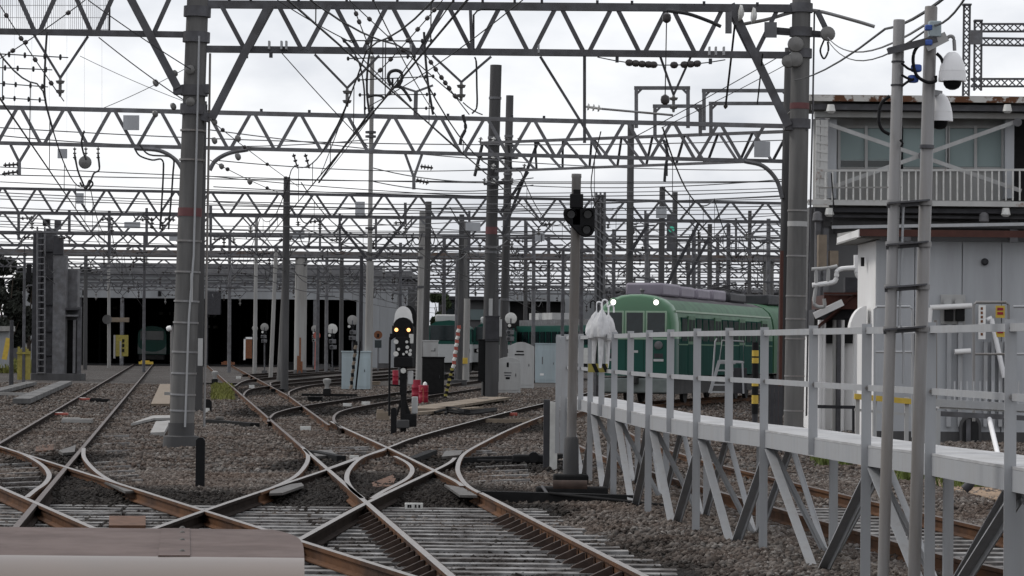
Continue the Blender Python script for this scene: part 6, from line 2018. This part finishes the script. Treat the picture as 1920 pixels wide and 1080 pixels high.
# ---- parked trains in the middle
def parked(label, u0, u1, d, roof_v, front, m_low='train_white', ang=0.0, ln=17):
    a, b = P(u0, 650, d).x, P(u1, 650, d).x
    hw_ = (b - a) / 2
    c_ = V(((a + b) / 2, d, 0))
    T = thing('train_car', label, 'train', c_, 'parked trains in the middle distance')
    rz = P(u0, roof_v, d).z
    off = V((math.sin(ang) * ln, math.cos(ang) * ln, 0))
    up = [(hw_, 2.05), (hw_, rz - .75), (hw_ * .9, rz - .35), (hw_ * .6, rz - .1), (0, rz), (-hw_ * .6, rz - .1), (-hw_ * .9, rz - .35), (-hw_, rz - .75), (-hw_, 2.05)]
    fixn(MB().prism([c_ + V((x, 0, z)) for x, z in up], off).build('upper_body', 'train_dark', T))
    lo = [(hw_, .9), (hw_, 2.05), (-hw_, 2.05), (-hw_, .9)]
    fixn(MB().prism([c_ + V((x, 0, z)) for x, z in lo], off).build('lower_body', m_low, T))
    fixn(MB().prism([c_ + V((x, .3, z)) for x, z in ((hw_ * .95, .3), (hw_ * .95, .9), (-hw_ * .95, .9), (-hw_ * .95, .3))], off).build('underframe', 'underframe', T))
    MB().box(c_ + V((0, -.02, 2.75)), (hw_ * 1.7, .05, .95)).build('windscreen', 'glass_dark', T, bevel=.08)
    MB().box(c_ + V((0, 3, rz + .12)), (hw_ * 1.3, 3.5, .5)).build('roof_unit', 'cabinet', T, bevel=.1)
    MB().box(c_ + V((0, 9, rz + .1)), (hw_ * 1.3, 4, .45)).build('roof_unit', 'cabinet', T, bevel=.1)
    for x in (-.75, .75):
        MB().box(c_ + V((x * hw_, -.02, 1.65)), (.5, .06, .26)).build('headlight', 'black', T, bevel=.04)
        MB().lathe([(0, .1), (.03, .1)], c_ + V((x * hw_, -.05, 1.65)), (0, -1, 0), n=10).build('lamp', 'white_dirty', T)
    # side windows on the left flank
    ax = off.normalized()
    for k in range(9):
        for s in (-1, 1):
            q_ = c_ + V((s * hw_, 0, 2.6)) + ax * (1.2 + k * 1.7)
            MB().box(q_, (.06, 1.2, .8), rz=-ang).build('window', 'glass_dark', T)
    return T
parked('green and white parked train nearest the dwarf signal', 800, 884, 187, 600, True)
parked('green and white parked train half hidden by the tall poles', 886, 968, 196, 604, True)
# a side-on train further right
c0_, c1_ = V((P(968, 650, 205).x, 205, 0)), V((P(1140, 650, 186).x, 186, 0))
ax_ = (c1_ - c0_).normalized()
T3 = thing('train_car', 'green and white parked train seen from its side left of the umbrellas', 'train', c0_, 'parked trains in the middle distance')
nrm = V((-ax_.y, ax_.x, 0))
sec = [(0, .9), (0, 2.0)]
LL = (c1_ - c0_).length
for nm, z0, z1, m in (('lower_body', .9, 1.9, 'train_white'), ('upper_body', 1.9, 3.35, 'train_dark'), ('roof', 3.35, 3.75, 'truss_pale')):
    p0_, p1_ = c0_ + V((0, 0, (z0 + z1) / 2)) + nrm * 1.4, c1_ + V((0, 0, (z0 + z1) / 2)) + nrm * 1.4
    bar(nm, p0_, p1_, 2.8 if nm != 'roof' else 2.4, z1 - z0 - .004, m, T3)
bar('underframe', c0_ + V((0, 0, .6)) + nrm * 1.4, c1_ + V((0, 0, .6)) + nrm * 1.4, 2.5, .58, 'underframe', T3)
for k in range(int(LL / 1.3)):
    p_ = c0_ + ax_ * (.5 + 1.3 * k) + V((0, 0, 2.55)) - nrm * .02
    bar('window', p_, p_ + ax_ * .95, .08, .8, 'glass_dark', T3)
for k in range(2):
    p_ = c0_ + ax_ * (1.0 + k * 3.0) + V((0, 0, 4.0)) + nrm * 1.4
    bar('roof_unit', p_, p_ + ax_ * 2.2, 1.6, .45, 'cabinet', T3)

# ================================================================== LEFT STEEL TOWER
DT = 163.0
lt = thing('steel_tower', 'tall dark grey steel box tower with ladder left of the depot', 'tower', V((P(105, 650, DT).x, DT, -.15)))
tb = lambda name, u0, u1, v0, v1, o, dep_, m: wbox(name, u0, v0, u1, v1, DT + o, dep_, m, lt, .02)
tb('column', 62, 74, 432, 712, -.2, .9, 'truss_dark')
tb('column', 74, 100, 440, 712, .3, .8, 'truss')
tb('column', 100, 121, 478, 712, -.4, .8, 'truss_pale')
tb('column', 86, 102, 428, 712, .9, .6, 'truss')
tb('panel', 121, 145, 505, 600, .6, .8, 'truss_pale')
tb('panel', 122, 148, 600, 712, .7, .6, 'black_matt')
tb('column', 145, 151, 575, 705, -.1, .2, 'truss')
tb('column', 137, 141, 600, 700, -.1, .2, 'truss_pale')
tb('top_box', 80, 92, 410, 424, -.3, .5, 'black')
tb('top_box', 102, 113, 412, 430, .2, .4, 'truss')
tb('canopy', 122, 146, 577, 582, -.5, 1.2, 'truss_dark')
tb('canopy', 122, 146, 590, 594, -.4, 1.2, 'truss_pale')
tb('sign_disc', 50, 58, 495, 530, -.3, .15, 'black')
tb('bracket', 100, 118, 442, 478, -.5, .3, 'truss_dark')
tb('footing', 58, 152, 700, 716, -.6, 1.8, 'concrete_dark')
for u in (70, 84):
    rod('ladder_rail', P(u, 425, DT - .7), P(u, 700, DT - .7), .05, 'truss_pale', lt)
for v in range(435, 700, 12):
    rod('ladder_rung', P(70, v, DT - .7), P(84, v, DT - .7), .035, 'truss_pale', lt)
for v in (470, 520, 570, 620, 665):
    tb('flange', 73, 101, v, v + 3, .15, .15, 'truss_dark')
# yellow fence and yellow board at the left edge
yf = thing('yellow_fence', 'yellow weathered slatted fence left of the steel tower', 'fence', P(45, 715, 150))
for i, u in enumerate(range(33, 56, 4)):
    wbox('slat', u, 650 + (i % 3) * 4, u + 3.4, 712, 150, .08, 'yellow_dull', yf)
wbox('rail', 31, 660, 57, 664, 149.9, .06, 'yellow_dull', yf)
yb = thing('yellow_board', 'leaning yellow board at the left edge', 'board', P(10, 675, 155))
bar('board', P(8, 674, 155), P(16, 634, 155), .25, .12, 'yellow', yb, up=(0, 1, 0))
cd = thing('cable_trough', 'concrete cable trough slabs beside the left track', 'trough', G(60, 745, -.05))
for i in range(6):
    f0, f1 = i / 6, (i + .94) / 6
    a0, a1 = G(40 + 85 * f0, 752 - 35 * f0, .0), G(40 + 85 * f1, 752 - 35 * f1, .0)
    bar('slab', a0, a1, .55, .16, 'concrete', cd)
cd2 = thing('cable_trough', 'second concrete trough further left beside the left track', 'trough', G(0, 735, -.05))
for i in range(4):
    f0, f1 = i / 4, (i + .94) / 4
    bar('slab', G(-20 + 80 * f0, 738 - 20 * f0), G(-20 + 80 * f1, 738 - 20 * f1), .5, .14, 'concrete', cd2)
bar('cross_slab', G(-20, 738, .02), G(55, 739, .02), .3, .1, 'concrete_pale', cd)

# ================================================================== SIGNALS
def shunt_disc(label, u, vb, d, vtop, disc_r, m_disc='white_dirty', body='truss_pale', lit=False, two=False):
    b_ = V((P(u, vb, d).x, d, -.15))
    t_ = thing('dwarf_signal', label, 'signal', b_)
    top_ = P(u, vtop, d)
    s = d / F
    rod('post', b_, top_ - V((0, 0, disc_r)), .05, 'truss', t_)
    MB().lathe([(-.05, disc_r), (.0, disc_r), (.03, disc_r * .85)], top_ - V((0, 0, disc_r)), (0, -1, 0), n=20).build('disc', m_disc, t_)
    for k in range(3):
        c_ = top_ - V((random.uniform(-.1, .1), .06, disc_r * 2.2 + k * disc_r * 1.1))
        MB().box(c_, (disc_r * 1.3, .25, disc_r * .8)).build('lamp_box', ('black_matt', body, body)[k], t_, bevel=.02)
        MB().lathe([(0, disc_r * .28), (.05, disc_r * .25)], c_ - V((disc_r * .3, .13, 0)), (0, -1, 0), n=10).build('lens', 'lens_off' if k else 'white_dirty', t_)
    MB().box(b_ + V((0, 0, .15)), (.35, .35, .3)).build('base', 'concrete_dark', t_)
    return t_
shunt_disc('white disc signal standing in front of the right dark depot door', 623, 692, 235, 607, .42)
shunt_disc('pale disc signal behind the pale blue cabinet', 661, 700, 190, 591, .33, 'concrete_pale')
shunt_disc('small pale disc signal left of the thick rusty column', 590, 685, 262, 610, .3, 'concrete_pale', 'concrete_pale')
shunt_disc('pale disc signal left of the stout double pole', 496, 695, 205, 606, .28, 'concrete_pale')
shunt_disc('small pale disc signal beside the depot door post', 478, 690, 260, 610, .26, 'concrete_pale')
shunt_disc('pale rounded signal seen behind the tall dark pole', 958, 690, 150, 586, .3)
# the lit dwarf signal
DG = 69.0
b_ = V((P(756, 800, DG).x, DG, -.15))
ds_ = thing('dwarf_signal', 'black dwarf signal with two lit amber lamps and a white rounded back board', 'signal', b_)
z = lambda v: P(756, v, DG).z
X = lambda u: P(u, 650, DG).x
MB().cyl(b_, V((b_.x, DG, z(610))), .07, n=12).build('post', 'black_matt', ds_)
pts = [V((X(737), DG + .06, z(606)))]
for k in range(13):
    a = math.pi * (1 - k / 12)
    pts.append(V((X(755.5) + math.cos(a) * (X(772) - X(739)) / 2, DG + .06, z(595) + math.sin(a) * (z(574) - z(595)))))
pts.append(V((X(774), DG + .06, z(606))))
fixn(MB().prism(pts, (0, .05, 0)).build('white_board', 'white', ds_))
pts = []
for k in range(13):
    a = math.pi * (1 - k / 12)
    pts.append(V((X(764) + math.cos(a) * .2, DG + .35, z(598) + math.sin(a) * (z(572) - z(598)))))
pts += [V((X(778), DG + .35, z(612))), V((X(752), DG + .35, z(612)))]
fixn(MB().prism(pts, (0, .05, 0)).build('rear_board', 'black', ds_))
pts = [V((X(735), DG - .05, z(627))), V((X(735), DG - .05, z(610)))]
for k in range(9):
    a = math.pi * (1 - k / 8)
    pts.append(V((X(755.5) + math.cos(a) * (X(774) - X(737)) / 2, DG - .05, z(612) + math.sin(a) * (z(595) - z(612)))))
pts += [V((X(775), DG - .05, z(627))), V((X(765), DG - .05, z(634))), V((X(745), DG - .05, z(634)))]
fixn(MB().prism(pts, (0, .1, 0)).build('signal_head', 'black', ds_))
for u in (743, 766):
    c = V((X(u), DG - .06, z(618.5)))
    MB().lathe([(0, .043), (.02, .04), (.03, .02)], c, (0, -1, 0), n=16).build('lamp', 'lamp_amber', ds_)
    hv, hf = [], []
    for k in range(11):
        a = math.radians(180 * k / 10)
        for yy_ in (0, -.13):
            hv.append(c + V((math.cos(a) * .07, yy_, math.sin(a) * .07)))
    for k in range(10):
        hf.append((2 * k, 2 * k + 2, 2 * k + 3, 2 * k + 1))
    h_ = MB().add(hv, hf).build('hood', 'black', ds_)
    h_.modifiers.new('solid', 'SOLIDIFY').thickness = .008
# white round discs and boxes of the mechanism below
for u, v, r_ in ((743, 641, .055), (743, 664, .06), (763, 641, .035), (764, 651, .042), (763, 660, .035), (770, 657, .035), (757, 695, .065), (757, 664, .03), (748, 655, .035), (769, 664, .045)):
    MB().lathe([(0, r_), (.03, r_ * .9)], V((X(u), DG - .12, z(v))), (0, -1, 0), n=14).build('reflector', 'white_dirty', ds_)
MB().box(V((X(756), DG - .02, z(652))), (.36, .12, .5)).build('mechanism', 'black_matt', ds_, bevel=.02)
MB().box(V((X(771), DG - .02, z(635))), (.1, .12, .22)).build('side_box', 'white_dirty', ds_, bevel=.01)
MB().box(V((X(757), DG - .05, z(679))), (.44, .22, .24)).build('lower_box', 'black', ds_, bevel=.02)
MB().box(V((X(770), DG, z(708))), (.13, .12, .32)).build('junction', 'cabinet', ds_, bevel=.02)
MB().box(V((X(757), DG, z(720))), (.16, .14, .5)).build('relay_case', 'black_matt', ds_)
MB().tube(smooth_path([V((X(731), DG, z(780))), V((X(731), DG, z(645))), V((X(733), DG, z(636))), V((X(742), DG, z(630)))], 5), .025, 8).build('guard_pipe', 'black', ds_)
MB().box(V((X(735), DG - .05, z(630))), (.1, .1, .1)).build('side_lamp', 'black', ds_)
for a_, b2 in (((757, 740), (740, 795)), ((757, 740), (776, 795)), ((762, 760), (770, 800))):
    bar('strut', V((X(a_[0]), DG, z(a_[1]))), V((X(b2[0]), DG, z(b2[1]))), .05, .05, 'black_matt', ds_)
bar('strut', V((X(731), DG, z(722))), V((X(760), DG, z(724))), .04, .04, 'black_matt', ds_)
MB().box(V((X(770), DG + .1, z(788))), (.3, .3, .3)).build('foot_box', 'black_matt', ds_, bevel=.03)
MB().box(V((X(757), DG, z(795))), (.3, .3, .2)).build('foundation', 'concrete_dark', ds_, bevel=.03)
MB().box(V((X(778), DG + .3, z(760))), (.14, .14, .4)).build('case', 'cabinet', ds_, bevel=.02)

# ================================================================== CABINETS AND SMALL YARD THINGS
def cabinet(label, u0, u1, v0, v1, m, d=None, depth=.5, roof='arch', legs=0.0, name='relay_cabinet', marks=(), cat='cabinet'):
    if d is None:
        d = G((u0 + u1) / 2, v1, -.13).y
    a, b = P(u0, v0, d), P(u1, v1, d)
    t_ = thing(name, label, cat, V(((a.x + b.x) / 2, d, -.15)))
    w_, h_ = b.x - a.x, a.z - b.z
    cx = (a.x + b.x) / 2
    if roof == 'arch':
        pts = [V((a.x, d, b.z)), V((b.x, d, b.z)), V((b.x, d, a.z - h_ * .1))]
        for k in range(1, 6):
            f = k / 6
            pts.append(V((b.x + (a.x - b.x) * f, d, a.z - h_ * .1 + h_ * .1 * math.sin(math.pi * f))))
        pts.append(V((a.x, d, a.z - h_ * .1)))
        fixn(MB().prism(pts, (0, depth, 0)).build('body', m, t_, bevel=.01))
    else:
        MB().box(V((cx, d + depth / 2, (a.z + b.z) / 2)), (w_, depth, h_)).build('body', m, t_, bevel=.015)
        MB().box(V((cx, d + depth / 2, a.z + .02)), (w_ * 1.06, depth * 1.1, .06)).build('lid', m if m != 'black' else 'black_matt', t_, bevel=.01)
    MB().box(V((cx, d - .008, (a.z + b.z) / 2 - h_ * .04)), (w_ * .86, .016, h_ * .78)).build('door', m, t_, bevel=.006)
    MB().box(V((cx + w_ * .3, d - .03, (a.z + b.z) / 2)), (.03, .03, .12)).build('handle', 'truss_dark', t_)
    for mu, mv, mw, mh, mm in marks:
        c_ = P(mu, mv, d - .02)
        MB().box(c_, (mw * d / F, .008, mh * d / F)).build('mark', mm, t_)
    if b.z > -.1 or legs:
        MB().box(V((cx, d + depth / 2, (b.z - .15) / 2)), (w_ * (.5 if legs else .95), depth * .6, b.z + .15)).build('plinth', 'black_matt' if legs else 'concrete_dark', t_)
    return t_
cabinet('pale blue grey cabinet with a flat lid left of the white pole', 641, 694, 660, 730, 'cabinet_blue', None, .7, 'flat')
cabinet('black cabinet on a black leg at the foot of the tallest bare pole', 897, 935, 638, 716, 'black', 121.2, .4, 'flat', legs=1, marks=((922, 644, 10, 3, 'white_dirty'), (912, 676, 3, 2, 'white_dirty'), (919, 676, 3, 2, 'white_dirty')))
cabinet('front white cabinet with arched top and black lettering right of the black one', 930, 976, 669, 737, 'cabinet', None, .5, marks=((952, 684, 4, 9, 'black'), (952, 699, 14, 2, 'truss'), (952, 704, 12, 2, 'truss'), (952, 709, 8, 4, 'black_matt')), legs=0)
cabinet('taller grey white cabinet with arched top behind the front white one', 953, 1001, 641, 728, 'cabinet', None, .5, marks=((975, 659, 14, 2.5, 'black'), (974, 665, 18, 2.5, 'black')))
cabinet('pale cabinet with a tiny white label right of the arched cabinets', 1004, 1046, 645, 718, 'cabinet_blue', None, .6, 'flat', marks=((1016, 702, 7, 4, 'white'), (1017, 676, 2, 14, 'truss_pale')))
cabinet('black box cabinet behind the dwarf signal', 792, 832, 671, 742, 'black_matt', None, .6, 'flat')
cabinet('small white cabinet standing above the black box', 793, 821, 640, 671, 'cabinet', 128, .4, 'flat', marks=((812, 658, 8, 1.5, 'truss'),))
cabinet('dark grey box clamped low on the tallest bare pole', 910, 936, 594, 640, 'truss_dark', 120.9, .3, 'flat', name='pole_box')
cabinet('small white numbered box on legs beside the red drum', 804, 818, 720, 738, 'white_dirty', None, .2, 'flat', marks=((811, 728, 3, 4, 'black'),), name='number_box', cat='box')
# red drums and bins
def drum(label, u0, u1, v0, v1, white_cap):
    d = G((u0 + u1) / 2, v1, -.13).y
    a, b = P(u0, v0, d), P(u1, v1, d)
    r_ = (b.x - a.x) / 2
    c_ = V(((a.x + b.x) / 2, d, b.z - .05))
    h_ = a.z - b.z + .05
    t_ = thing('red_drum', label, 'drum', c_, 'red drums beside the dwarf signal')
    MB().lathe([(0, r_ * .95), (h_ * .03, r_), (h_ * .33, r_ * .97), (h_ * .35, r_ * 1.03), (h_ * .37, r_ * .97), (h_ * .64, r_ * .97), (h_ * .66, r_ * 1.03), (h_ * .68, r_ * .97), (h_ * .97, r_), (h_, r_ * .95)], c_, (0, 0, 1), n=20).build('barrel', 'red', t_)
    if white_cap:
        MB().lathe([(0, r_ * .45), (.07, r_ * .4), (.12, r_ * .1)], c_ + V((r_ * .3, -.02, h_)), (0, 0, 1)).build('white_cap', 'white', t_)
        MB().tube(smooth_path([c_ + V((-r_ * .4, -r_, h_ * .75)), c_ + V((-r_ * .2, -r_ * 1.05, h_ * .86)), c_ + V((0, -r_ * 1.05, h_ * .6)), c_ + V((0, -r_ * 1.05, .1))], 4), .025, 6).build('hose', 'red_white', t_)
    return t_
drum('tall red drum right of the dwarf signal post', 772, 789, 712, 752, False)
drum('red drum with white cap beside the tall red one', 785, 803, 722, 755, True)
drum('slim red cylinder left of the dwarf signal post', 736, 747, 694, 722, False)
# striped guy-wire guards
def guard(label, u0, v0, u1, v1, d, cols, rpx):
    a, b = P(u0, v0, d), P(u1, v1, d)
    t_ = thing('guy_guard', label, 'guy guard', b, 'striped guards on stay ropes')
    n_ = 12
    for i in range(n_):
        o_ = V((.02 if i % 2 else -.02, 0, 0))
        MB().cyl(a.lerp(b, i / n_) + o_, a.lerp(b, (i + 1) / n_) - o_, rpx * d / F, n=8).build('band', cols[i % 2], t_)
    return t_
guard('yellow and black twisted guard on the lower stay rope', 848, 690, 834, 748, 116, ('yellow_dull', 'black_matt'), 3.2)
guard('red and white twisted guard on the upper stay rope', 861, 610, 850, 690, 120, ('red_white', 'white_dirty'), 3.6)
guard('black and pale twisted guard in front of the pale blue cabinet', 668, 640, 658, 729, 128, ('black_matt', 'tan_board'), 3.0)
rp_ = thing('stay_rod', 'thin black rod beside the twisted guard at the pale blue cabinet', 'rod', P(666, 735, 127))
bar('rod', P(676, 640, 127), P(667, 732, 127), .07, .07, 'black', rp_)
# orange round sign on the depot wall
rs = thing('round_sign', 'orange round sign with a black plate below on the grey depot wall', 'sign', P(709, 670, 240))
MB().lathe([(0, .34), (.04, .34)], P(709, 628, 240), (0, -1, 0), n=18).build('disc', 'orange_rust', rs)
MB().box(P(709, 629, 239.9), (.14, .02, .3)).build('symbol', 'black', rs)
MB().box(P(709, 645, 240), (.55, .05, .62)).build('plate', 'glass_dark', rs)
rod('post', P(709, 652, 240.05), V((P(709, 650, 240.05).x, 240.05, -.15)), .05, 'truss', rs)
rs = thing('round_sign', 'faded red round sign before the thick rusty column', 'sign', P(594, 690, 245))
MB().lathe([(0, .3), (.04, .3)], P(594, 629, 245), (0, -1, 0), n=18).build('disc', 'red_white', rs)
rod('post', P(593, 640, 245.05), V((P(592, 650, 245.05).x, 245.05, -.15)), .09, 'red_white', rs)
# boards at the depot doors
yb = thing('door_board', 'yellow board with black characters at the left depot door', 'board', P(229, 668, 262))
wbox('board', 217, 628, 240, 668, 262, .15, 'yellow_dull', yb)
for v in (636, 645, 654):
    wbox('character', 229, v, 233, v + 6, 261.97, .02, 'black', yb)
wbox('frame', 213, 628, 216, 672, 261.9, .12, 'concrete_pale', yb)
rod('post', P(226, 640, 261.8), P(226, 672, 261.8), .08, 'concrete_pale', yb)
ob_ = thing('door_board', 'rust orange board with a white frame at the middle depot door', 'board', P(464, 675, 262))
wbox('board', 460, 636, 472, 672, 262, .12, 'orange_rust', ob_)
for (u0, v0, u1, v1) in ((457, 632, 460, 675), (457, 632, 473, 636)):
    wbox('frame', u0, v0, u1, v1, 261.95, .1, 'white', ob_)
cs = thing('cross_sign', 'tan horizontal sign board above the yellow board at the left door', 'sign', P(229, 600, 262))
wbox('board', 196, 595, 242, 604, 262.4, .1, 'tan_board', cs)
MB().lathe([(0, .4), (.05, .4)], P(201, 599, 249.5), (0, -1, 0), n=16).build('disc', 'concrete', cs)
# orange and white buffers lying on the track before the doors
for u, v, wp, m, lab in ((273, 681, 26, 'yellow', 'yellow wheel stop on the rails before the left depot door'), (427, 682, 24, 'orange_rust', 'orange board on the rails before the middle depot door')):
    d = 250
    t_ = thing('wheel_stop', lab, 'wheel stop', P(u, v, d))
    wbox('block', u - wp / 2, v - 3, u + wp / 2, v + 2, d, .5, m, t_)
    wbox('block', u - wp / 3, v - 5, u + wp / 4, v - 3, d + .2, .3, m, t_)
# cable board and junk around the mid ballast
tb_ = thing('cable_cover', 'weathered tan boards covering cables right of the dwarf signal', 'boards', G(860, 755, -.1))
for i in range(5):
    f0, f1 = i / 5, (i + .95) / 5
    a0, a1 = G(785 + 150 * f0, 768 - 22 * f0, -.02), G(785 + 150 * f1, 768 - 22 * f1, -.02)
    bar('board', a0, a1, 1.0, .08, 'tan_board', tb_)
    a0, a1 = G(780 + 120 * f0, 775 - 10 * f0, -.06), G(780 + 120 * f1, 775 - 10 * f1, -.06)
    bar('board', a0, a1, .3, .08, 'tan_board', tb_)
for k in range(3):
    o_ = MB().tube(smooth_path([G(795 + k * 20, 770 + k * 3, -.05), G(840, 764 + 4 * k, .0), G(880, 770 + 3 * k, -.05), G(930, 766 + 2 * k, -.05)], 5), .04, 6).build('cable', 'black_matt', tb_)
# low boxes and rods among the far turnouts
for u_, v_, w_, h_, m_, lab_ in ((545, 694, 18, 14, 'black_matt', 'low dark box at the foot of the stout double pole'), (608, 692, 20, 8, 'concrete_dark', 'low grey box left of the white disc signal post'), (720, 690, 22, 8, 'concrete_dark', 'low grey slab below the orange round sign'), (590, 752, 26, 6, 'black_matt', 'dark flat cover inside the near turnout'), (700, 722, 24, 5, 'tan_board', 'tan flat cover between the pale blue cabinet and the dwarf signal'), (520, 735, 24, 4, 'black_matt', 'thin dark rod cover inside the far turnout'), (860, 722, 30, 8, 'concrete_dark', 'low grey block behind the tan boards'), (830, 712, 20, 8, 'black_matt', 'low black box left of the striped guard'), (905, 755, 20, 6, 'concrete_dark', 'small grey block before the black cabinet leg')):
    c_ = G(u_, v_, -.13)
    s_ = c_.y / F
    t_ = thing('yard_box', lab_, 'box', c_)
    MB().box(c_ + V((0, .3, h_ * s_ / 2)), (w_ * s_, .6, h_ * s_)).build('body', m_, t_, bevel=.02)
    MB().box(c_ + V((0, .3, h_ * s_ + .02)), (w_ * s_ * 1.05, .66, .05)).build('lid', m_, t_, bevel=.01)
# small ground gear by the turnout
for u, v, lab in ((613, 735, 'small pale point indicator in the middle of the far turnout'), (403, 660, 'small white lamp post right of the thick pole')):
    b_ = G(u, v + 8, -.13) if v > 700 else V((P(u, 690, 150).x, 150, -.15))
    t_ = thing('point_indicator', lab, 'indicator', b_)
    MB().box(b_ + V((0, 0, .15)), (.3, .3, .3)).build('base', 'black_matt', t_, bevel=.03)
    MB().lathe([(0, .09), (.2, .09), (.3, .16), (.42, .16), (.45, .05)], b_ + V((0, 0, .25)), (0, 0, 1)).build('head', 'concrete_pale', t_)
    bar('rod', b_ + V((-1.0, 0, .05)), b_ + V((1.2, 0, .05)), .1, .1, 'black_matt', t_)
# telephone/valve posts left of the thick pole
vp = thing('trackside_post', 'thin grey post with a white lamp and black box left of the thick pole', 'post', V((P(322, 735, 95).x, 95, -.15)))
rod('post', V((P(322, 735, 95).x, 95, -.15)), P(322, 612, 95), .045, 'galv_pole', vp)
MB().lathe([(0, .05), (.05, .09), (.15, .09), (.18, .03)], P(312, 617, 95), (1, 0, .2)).build('lamp', 'white', vp)
bar('arm', P(316, 614, 95), P(335, 606, 95), .05, .05, 'truss_dark', vp)
wbox('box', 324, 678, 334, 735, 95.1, .3, 'black_matt', vp)
wbox('foot', 308, 735, 328, 741, 94.5, .5, 'concrete_pale', vp)
bd = thing('concrete_board', 'pale broken concrete slab lying left of the thick pole', 'slab', G(300, 800, -.1))
slab('slab', [(282, 811), (292, 790), (320, 788), (308, 810)], -.04, .08, 'concrete_pale', bd)
bd = thing('concrete_board', 'tan long cable cover running left of the thick pole', 'slab', G(305, 750, -.1))
slab('slab', [(283, 757), (300, 720), (322, 720), (318, 757)], -.05, .08, 'tan_board', bd)
slab('slab', [(245, 794), (286, 779), (328, 778), (328, 783), (288, 784)], -.05, .06, 'concrete_pale', bd)
# ================================================================== TREES, NET
def tree(label, u, d, vb, vt, wpx, m, n=2600, leaf=.28, trunk_v=None):
    b_ = V((P(u, 650, d).x, d, -.15))
    t_ = thing('tree', label, 'tree', b_)
    ztop, zlow = P(u, vt, d).z, max(.6, P(u, vb, d).z)
    rx = wpx * d / F / 2
    MB().tube([b_, b_ + V((.1, 0, zlow)), b_ + V((0, 0, (ztop + zlow) / 2))], [.22, .18, .08], 8).build('trunk', 'bark', t_)
    for k in range(5):
        a = k * 1.3
        MB().tube([b_ + V((0, 0, zlow + .2 * k)), b_ + V((math.cos(a) * rx * .6, math.sin(a) * rx * .6, zlow + (ztop - zlow) * (.4 + .1 * k)))], [.08, .03], 6).build('limb', 'bark', t_)
    cl = [(V((random.uniform(-.75, .75) * rx, random.uniform(-.75, .75) * rx, zlow + (ztop - zlow) * random.uniform(.1, .9))), random.uniform(.25, .45) * rx) for _ in range(14)]
    vs, fs = [], []
    for i in range(n):
        c_, r_ = random.choice(cl)
        q_ = V((random.gauss(0, 1), random.gauss(0, 1), random.gauss(0, 1))).normalized() * r_ * random.uniform(.5, 1)
        p_ = b_ + c_ + q_
        a_ = V((random.gauss(0, 1), random.gauss(0, 1), random.gauss(0, 1))).normalized()
        e_ = a_.orthogonal().normalized() * leaf * random.uniform(.6, 1.2)
        g_ = a_.cross(e_).normalized() * leaf * .5
        o = len(vs)
        vs += [p_ - e_, p_ + g_, p_ + e_, p_ - g_]
        fs.append((o, o + 1, o + 2, o + 3))
    MB().add(vs, fs).build('crown', m, t_, smooth=False)
tree('dark evergreen tree at the left edge behind the steel tower', 14, 230, 650, 476, 95, 'foliage_dark', 7000, .36)
tree('second dark tree at the left edge close to the steel tower', 52, 240, 655, 484, 80, 'foliage_dark', 6000, .36)
tree('dark bare looking bush at the far left edge', -15, 215, 650, 520, 60, 'foliage_dark', 2600, .3)
tree('small green tree between the pale poles in front of the far house', 824, 270, 620, 542, 40, 'foliage', 2600, .26)
# striped netting far behind the upper left
nt_ = thing('safety_net', 'pale striped vertical netting high up at the upper left corner', 'net', P(100, 340, 180))
for i in range(58):
    u = -6 + i * 3.65
    rod('net_strand', P(u, -30, 180), P(u, 56 if i % 9 else 250, 180), .018 if i % 9 else .006, 'net', nt_)
for v in (10, 33, 55):
    rod('net_cord', P(-10, v, 180), P(206, v, 180), .02, 'net', nt_)
rod('net_post', P(206, -30, 180), P(205, 58, 180), .06, 'wire', nt_)
